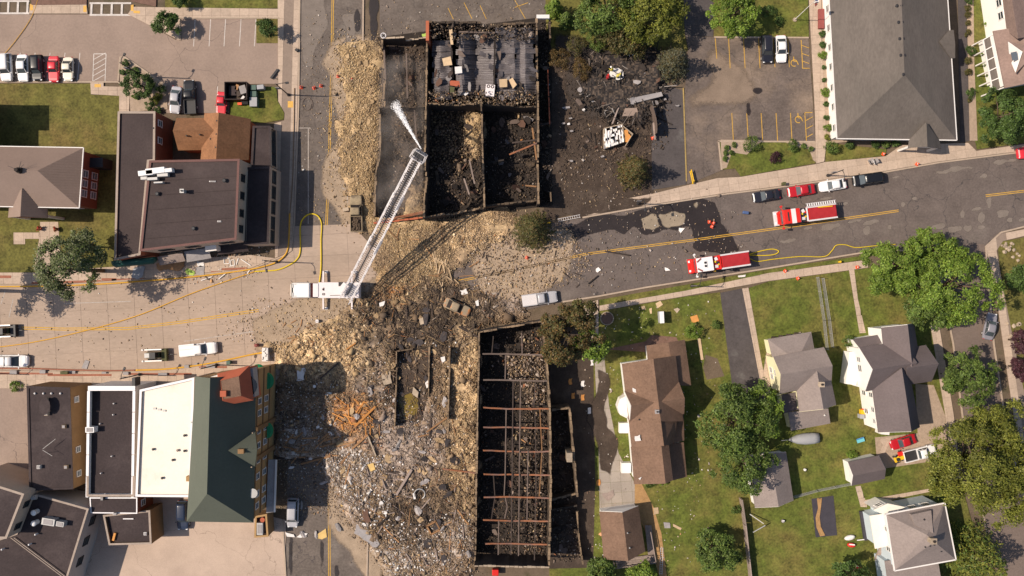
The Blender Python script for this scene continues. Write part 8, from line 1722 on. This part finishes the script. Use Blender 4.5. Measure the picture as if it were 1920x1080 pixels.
ty = thing('toy_kitchen', 'yellow toy playset against the white house wall', 'toy', G(1615, 772, .1)); MB().box((0, 0, .45), (.8, .9, .9)).build('body', 'yellow_plastic', ty, bevel=.05); MB().box((0, .5, .6), (.6, .2, .3)).build('shelf', 'cone_orange', ty); MB().cyl((.1, .35, .9), .15, .15, 10).build('basin', 'trim_white', ty)
box_thing('wheelie_bin', 1617, 781, (.7, .7, 1.1), 'tarp_grey', 'grey bin beside the yellow playset', 'bin')
gd = thing('garden_bed', 'rectangular garden bed of black sheeting with a straw strip', 'garden bed', G(1544, 968, .09)); c_ = [(1521, 935), (1562, 929), (1569, 1003), (1529, 1007)]; o_ = Vector(gd.location)
MB().prism([G2(*p) for p in c_], .08, .14).build('sheeting', 'tarp_black', gd, True); MB().prism([G2(*p) for p in blob([(1531, 934), (1540, 933), (1546, 1003), (1537, 1005)], 2, seed=6)], .14, .24).build('straw_strip', 'straw', gd, True)
for k, (x, y, sx, sy, m_, rz, lb) in enumerate(((1592, 1007, 1.9, .9, 'sheet_white', .25, 'white upturned plastic boat toy on the south lawn'), (1595, 1021, 1.5, .8, 'red_gloss', -.1, 'red and white ride-on toy on the south lawn'), (1606, 1061, 1.5, .8, 'red_gloss', -.25, 'red ride-on toy beside the dark back tree'), (1508, 880, .5, .5, 'sheet_white', 0, 'white bucket on the dry back lawn'), (1467, 976, .6, .6, 'sheet_grey', 0, 'pale bowl on the south lawn'))):
    t = thing('garden_toy', lb, 'toy', G(x, y, .1), rz); MB().loft([[Vector((sx / 2 * k_ * math.cos(a), sy / 2 * k_ * math.sin(a), z_)) for a in np.linspace(0, 6.283, 11)[:-1]] for k_, z_ in ((.7, 0), (1, .2), (.9, .45), (.5, .55))]).build('shell', m_, t, smooth=True); MB().box((0, sy * .2, .5), (sx * .6, sy * .25, .12)).build('stripe', 'white_gloss', t)
def fence(pts, label, h=1.7, m_='wood_grey', step=.18):
    t = thing('timber_fence', label, 'fence', G(*pts[0])); k = 0
    for a, c in zip(pts[:-1], pts[1:]):
        A, B = G(*a), G(*c); L = (B - A).length; n = int(L / step); d = (B - A) / L; ang = math.atan2(d.y, d.x)
        for i in range(n):
            q = A + d * (i + .5) * step; MB().box((q.x, q.y, h / 2 + random.uniform(-.03, .03)), (step * .9, .22 if k % 12 == 0 else .16, h), ang).build('fence_board', m_, t, True); k += 1
        MB().bar(A + Vector((0, 0, h)), B + Vector((0, 0, h)), .2, .08).build('rail', m_, t, True)
fence([(1386, 932), (1393, 980), (1405, 1090)], 'weathered timber fence between the two back lawns')
def wire_fence(pts, label):
    t = thing('wire_fence', label, 'fence', G(*pts[0]))
    for a, c in zip(pts[:-1], pts[1:]):
        A, B = G(*a), G(*c); n = max(2, int((B - A).length / 2.4))
        for i in range(n + 1): q = A.lerp(B, i / n); MB().cyl((q.x, q.y, 0), .04, 1.3, 6).build('post', 'galv', t, True)
        for h in (.15, .45, .75, 1.05, 1.25): MB().bar(A + Vector((0, 0, h)), B + Vector((0, 0, h)), .03).build('wire', 'galv', t, True)
wire_fence([(1530, 520), (1542, 600), (1548, 655)], 'wire fence running down between the front lawns'); wire_fence([(1486, 930), (1530, 918), (1596, 905)], 'low wire fence from grey garage to white garage'); wire_fence([(1540, 522), (1552, 600), (1558, 650)], 'second wire fence beside the lawn strip')
for k, (a, c) in enumerate((((1406, 964), (1432, 982)), ((1412, 998), (1435, 985)))): one(MB().bar(G(*a, .6), G(*c, 1.6), .12), 'clothes_pole', 'galv', ('upper' if k == 0 else 'lower') + ' grey clothesline pole on the south lawn', 'pole')
one(MB().bar(G(1607, 1013, .5), G(1624, 1011, .5), .15, .1), 'gate_bar', 'trim_white', 'short white gate bar beside the blue-grey house', 'gate')
ll = thing('leaning_ladder', 'long white ladder lying in the dirt beside the timber deck', 'ladder', G(1240, 1052, .15), math.radians(88))
for s_ in (-.2, .2): MB().box((0, s_, 0), (4.6, .06, .07)).build('stile', 'steel_bright', ll)
for k in range(12): MB().box((-2.1 + k * .38, 0, 0), (.05, .4, .05)).build('rung', 'steel_bright', ll)
rr_ = random.Random(3)
for k in range(26):
    x, y = rr_.uniform(1875, 1915), rr_.uniform(452, 490) if k < 18 else rr_.uniform(600, 640); q = G(x, y, .1); r_ = rr_.uniform(.18, .4)
    mb = MB(); mb.loft([[Vector((q.x + r_ * f * math.cos(a) * rr_.uniform(.8, 1.2), q.y + r_ * f * math.sin(a) * rr_.uniform(.8, 1.2), .06 + z_)) for a in np.linspace(0, 6.283, 8)[:-1]] for f, z_ in ((1, 0), (.95, .15), (.5, .28))]); one(mb, 'garden_rock', 'stone_pale', 'pale rock in the rock garden on the street corner', 'rock', 'rocks in the rock garden')
t = thing('blue_barrel', 'blue plastic barrel lying in burnt scrub', 'barrel', G(1159, 77, .05), .4); MB().tube([(-.45, 0, .3), (-.3, 0, .3), (.3, 0, .3), (.45, 0, .3)], [.27, .31, .31, .27], 14).build('drum', 'blue_plastic', t); MB().tube([(-.05, 0, .3), (.05, 0, .3)], .325, 14).build('hoop', 'blue_plastic', t)
panel([(1172, 89), (1180, 88), (1181, 93), (1174, 94)], 'blue_plastic', 'small blue sheet above the ruin', .5, n=1); panel([(1172, 95), (1184, 92), (1188, 104), (1176, 108)], 'sheet_white', 'white crumpled bundle above the ruin', .6, .3, n=2); panel([(1172, 77), (1180, 76), (1181, 86), (1174, 87)], 'stone_pale', 'tan flat stone near the blue barrel', .1, .15)
sh = thing('garden_shed', 'small brown shed roof among scorched trees', 'shed', G(1200, 70, 0)); P_ = [(1195, 57, 2.2), (1205, 56, 2.2), (1208, 82, 2.2), (1192, 83, 2.2)]; MB().slab([G(*p) for p in P_] + [G(1200, 57, 2.7), G(1200, 83, 2.7)], [(0, 4, 5, 3), (4, 1, 2, 5)], .1).build('roof', 'roof_brown', sh, True); MB().prism(inset([Vector(G2(*p)) for p in P_], .15), 0, 2.1).build('wall', 'wood', sh, True)
panel([(1142, 138), (1150, 128), (1167, 132), (1169, 146), (1155, 150)], 'sheet_white', 'white and red torn bedding in the black ruin', .7, .2, n=2, seed=4)
for k, (x, y) in enumerate(((1235, 165), (1247, 187), (1271, 198), (1066, 233), (1072, 246), (1057, 232), (1112, 190), (1130, 294), (1072, 302), (1094, 206), (1070, 222))): panel([(x - 3 - k % 3, y - 1), (x + 2, y - 2 - k % 2), (x + 3, y + .5), (x - 2, y + 1.5)], 'sheet_grey' if k % 3 else 'sheet_white', 'white scrap of sheet metal on the burnt lot', .4 + .01 * k, .05, n=1, seed=k, group='white scraps on the burnt lot')
for k, (x, y) in enumerate(((1093, 745), (1093, 720), (1070, 715), (1105, 770), (1122, 905), (1110, 680), (1075, 742))): panel([(x - 3, y - 5), (x + 3, y - 6), (x + 3, y + 5), (x - 3, y + 6)], 'sheet_white' if k % 2 else 'wood_orange', 'scrap board between burnt shop and patio', .12 + .01 * k, .05, n=1, seed=k, group='scrap boards by the patio')
t = thing('yellow_hydrant', 'yellow fire hydrant on the grass verge of east street', 'hydrant', G(1573, 491, .1)); MB().cyl((0, 0, 0), .16, .7, 10).build('barrel', 'yellow_plastic', t); MB().cyl((0, 0, .7), .2, .15, 10, .08).build('cap', 'yellow_plastic', t)
MB().tube([(-.3, 0, .5), (.3, 0, .5)], .08, 8).build('outlet', 'yellow_plastic', t)
yp = thing('yellow_bollard_rail', 'yellow steel guard rail at the car park exit', 'guard rail', G(1297, 336, .1)); 
for a, c in (((1294, 322), (1299, 344)), ((1296, 318), (1301, 340))): MB().bar(G(*a, .8), G(*c, .8), .14, .12).build('rail', 'yellow_plastic', yp, True)
for x, y in ((1294, 322), (1299, 344), (1301, 340)): q = G(x, y, .4); MB().cyl((q.x, q.y, 0), .08, .8, 8).build('post', 'yellow_plastic', yp, True)
for nm, x, y, r_ in (('red_planter', 76, 429, .45), ('red_planter', 107, 430, .4)):
    t = thing('flower_tub', 'red flower tub on the brick block entrance path, ' + ('by the pot' if x < 90 else 'opposite the pot'), 'flower tub', G(x, y, .12)); MB().cyl((0, 0, 0), r_ * .6, .5, 12, r_ * .8).build('tub', 'terracotta', t); V, F, c3, cc3 = crown_round(r_, .35, 260, [(.45, .02, .02), (.10, .12, .03)], x, .4, 12, .14); V[:, 2] += .65; add_obj('flowers', fast_mesh('flowers', V, F, c3), t, 'leaf')
paved('entrance_path', [(76, 416), (110, 416), (112, 448), (118, 500), (64, 508), (74, 450)], .135, 'concrete_walk', 1.6, .03)
paved('entrance_path', [(26, 436), (74, 436), (74, 448), (48, 448), (48, 458), (26, 458)], .130, 'concrete_walk', 1.6, 0)
fe = thing('timber_box_frame', 'open charred box frame lying in the southern rubble', 'crate', G(813, 989, .7), .5)
for (x, y, sx, sy) in ((0, .8, 1.9, .25), (0, -.8, 1.9, .25), (.85, 0, .25, 1.6), (-.85, 0, .25, 1.6)): MB().box((x, y, .1), (sx, sy, .5)).build('side', 'wood', fe)
tyv = thing('bent_hoop', 'bent grey metal hoop standing in the rubble', 'hoop', G(787, 926, .7)); MB().tube([(.9 * math.cos(a), .9 * math.sin(a), .1 + .2 * math.sin(a * .5)) for a in np.linspace(-1, 3.6, 14)], .1, 8).build('band', 'galv', tyv); MB().box((-.9, -.3, .2), (.35, 1.0, .3), .2).build('flange', 'sheet_white', tyv)
sr = thing('red_tarp_car', 'red tarp at the back wall of the burnt shop', 'tarp', G(929, 1066, .1)); MB().box((0, -.3, .6), (1.1, 1.0, 1.1)).build('cover', 'red_gloss', sr, bevel=.1)
fn_ = thing('extractor_fan', 'round grey fan on the corner wall of the burnt block', 'fan', G(719, 67, 3.7)); MB().tube([(.42 * math.cos(a), .42 * math.sin(a), .1) for a in np.linspace(0, 6.283, 17)], .08, 6, False).build('ring', 'steel_bright', fn_); MB().cyl((0, 0, 0), .18, .2, 10).build('hub', 'dark_metal', fn_)
for k in range(4): MB().box((.25 * math.cos(k * 1.57), .25 * math.sin(k * 1.57), .1), (.36, .12, .03), k * 1.57).build('blade', 'steel', fn_)
panel([(791, 64), (799, 62), (800, 68), (792, 69)], 'awn_lime', 'yellow-green sheet on the wall head of the burnt block', 3.9, .1, n=1)

# people: three firefighters at the burnt house
def person(px, py, ang, bend, coat, hat, label, gz=.5, trousers='coat_black'):
    t = thing('person', label, 'person', G(px, py, gz), ang)
    J = {'pelvis': (0, 0, .92), 'chest': (.10 * bend, 0, 1.28), 'neck': (.24 * bend, 0, 1.48), 'head0': (.30 * bend, 0, 1.58), 'head1': (.34 * bend, 0, 1.72)}
    V = []; R = []; E = []; ix = {}
    def add(n, p, r, par=None):
        ix[n] = len(V); V.append(p); R.append(r)
        if par: E.append((ix[par], ix[n]))
    add('pelvis', J['pelvis'], .17); add('chest', J['chest'], .20, 'pelvis'); add('neck', J['neck'], .08, 'chest'); add('head0', J['head0'], .10, 'neck'); add('head1', J['head1'], .09, 'head0')
    for s_, k in ((1, 'l'), (-1, 'r')):
        c = J['chest']; add('sh' + k, (c[0], s_ * .2, 1.40), .095, 'chest'); add('el' + k, (c[0] + .1, s_ * .28, 1.14), .07, 'sh' + k); add('wr' + k, (c[0] + .32, s_ * .24, 1.02), .05, 'el' + k); add('pa' + k, (c[0] + .39, s_ * .23, 1.0), .045, 'wr' + k)
        for f_ in range(4): add('f%d' % f_ + k, (c[0] + .43, s_ * (.19 + .025 * f_), .99), .011, 'pa' + k); add('g%d' % f_ + k, (c[0] + .47 + .008 * (f_ % 3), s_ * (.19 + .025 * f_), .95), .009, 'f%d' % f_ + k)
        add('th' + k, (c[0] + .41, s_ * .17, 1.01), .012, 'pa' + k)
        add('hi' + k, (0, s_ * .11, .86), .12, 'pelvis'); add('kn' + k, (.05 + .1 * (s_ > 0), s_ * .13, .48), .085, 'hi' + k); add('an' + k, (-.02 + .12 * (s_ > 0), s_ * .14, .1), .06, 'kn' + k); add('to' + k, (.16 + .12 * (s_ > 0), s_ * .15, .05), .05, 'an' + k)
    me = bpy.data.meshes.new('body'); me.from_pydata(V, E, []); o = add_obj('body', me, t, coat); sk = o.modifiers.new('skin', 'SKIN'); o.modifiers.new('sub', 'SUBSURF').levels = 1
    for i, sv_ in enumerate(me.skin_vertices[0].data): sv_.radius = (R[i], R[i]); sv_.use_root = (i == 0)
    hx = J['head1'][0]; mb = MB(); mb.loft([[Vector((hx + .16 * k_ * math.cos(a), .145 * k_ * math.sin(a), z_)) for a in np.linspace(0, 6.283, 13)[:-1]] for k_, z_ in ((1.25, 1.66), (1.2, 1.69), (1, 1.7), (.9, 1.79), (.5, 1.85), (.05, 1.87))]); mb.build('helmet', hat, t, smooth=True)
    mb = MB(); mb.box((hx + .1, 0, 1.6), (.05, .1, .12)); mb.build('face', 'skin', t, bevel=.02)
person(1147, 134, 2.4, 1.2, 'coat_yellow', 'white_gloss', 'person in yellow fire coat and white helmet bending over the ruin'); person(1155, 146, .4, 1.6, 'coat_yellow', 'coat_yellow', 'person in yellow coat crouching beside torn bedding'); person(1137, 150, 1.2, 1.3, 'red_tarp', 'red_gloss', 'person in red coat and helmet working in the ruin')

mat('coat_tan', (.45, .30, .12), .8, .12)
person(1336, 509, 1.5, .4, 'coat_tan', 'yellow_plastic', 'person in tan fire coat beside the white-roofed engine', .02)
person(1368, 507, 1.8, .3, 'coat_black', 'coat_black', 'person in black coat at the engine side lockers', .02)

# smoke drifting in the western rooms
sm_ = bpy.data.materials.new('smoke'); sm_.use_nodes = True; t_ = sm_.node_tree; t_.nodes.remove(t_.nodes['Principled BSDF']); pv = t_.nodes.new('ShaderNodeVolumePrincipled'); pv.inputs['Color'].default_value = (.72, .64, .58, 1); t_.links.new(pv.outputs[0], t_.nodes['Material Output'].inputs['Volume'])
n_ = t_.nodes.new('ShaderNodeTexNoise'); n_.inputs['Scale'].default_value = .22; n_.inputs['Detail'].default_value = 3; g_ = t_.nodes.new('ShaderNodeNewGeometry'); t_.links.new(g_.outputs['Position'], n_.inputs['Vector']); mr_ = t_.nodes.new('ShaderNodeMapRange'); t_.links.new(n_.outputs[0], mr_.inputs[0]); mr_.inputs[1].default_value = .4; mr_.inputs[2].default_value = .75; mr_.inputs[3].default_value = 0; mr_.inputs[4].default_value = .11; t_.links.new(mr_.outputs[0], pv.inputs['Density']); M['smoke'] = sm_
q = [Vector(G2(x, y, 4)) for x, y in ((712, 110), (796, 105), (792, 395), (705, 400))]
tag(MB().prism(q, .3, 6.0).build('smoke', 'smoke'), 'thin grey smoke drifting through the western burnt rooms', 'smoke', kind='stuff')

def jet_drops():
    r = np.random.default_rng(4); n = 5200; a, c = G(789.5, 279, 15.6), G(744, 202, 6.0); a = np.array(a); c = np.array(c)
    t = r.random(n) ** 1.1 * 1.12; ax = c - a; u = np.cross(ax, [0, 0, 1.0]); u /= np.linalg.norm(u); v = np.cross(u, ax); v /= np.linalg.norm(v)
    rad = (.05 + .55 * t + .5 * np.clip(t - .75, 0, 1)) * np.sqrt(np.abs(r.normal(0, .5, n))); th = r.uniform(0, 6.283, n)
    p = a + ax * t[:, None] + u * (rad * np.cos(th))[:, None] + v * (rad * np.sin(th))[:, None]; p[:, 2] += 4.5 * t * (1 - t)
    s_ = r.uniform(.05, .13, n); V, F = quads(p, r.normal(size=(n, 3)) + np.array([-.5, 0, 1.0]), s_, s_ * 1.2, r)
    return V, F
V_, F_ = jet_drops(); dm = mat('spray_drop', (.92, .92, .93), .3, .02); wj = bpy.data.objects['water_jet']
add_obj('spray', fast_mesh('spray', V_ - np.array(wj.location), F_), wj, 'spray_drop')["kind"] = 'stuff'
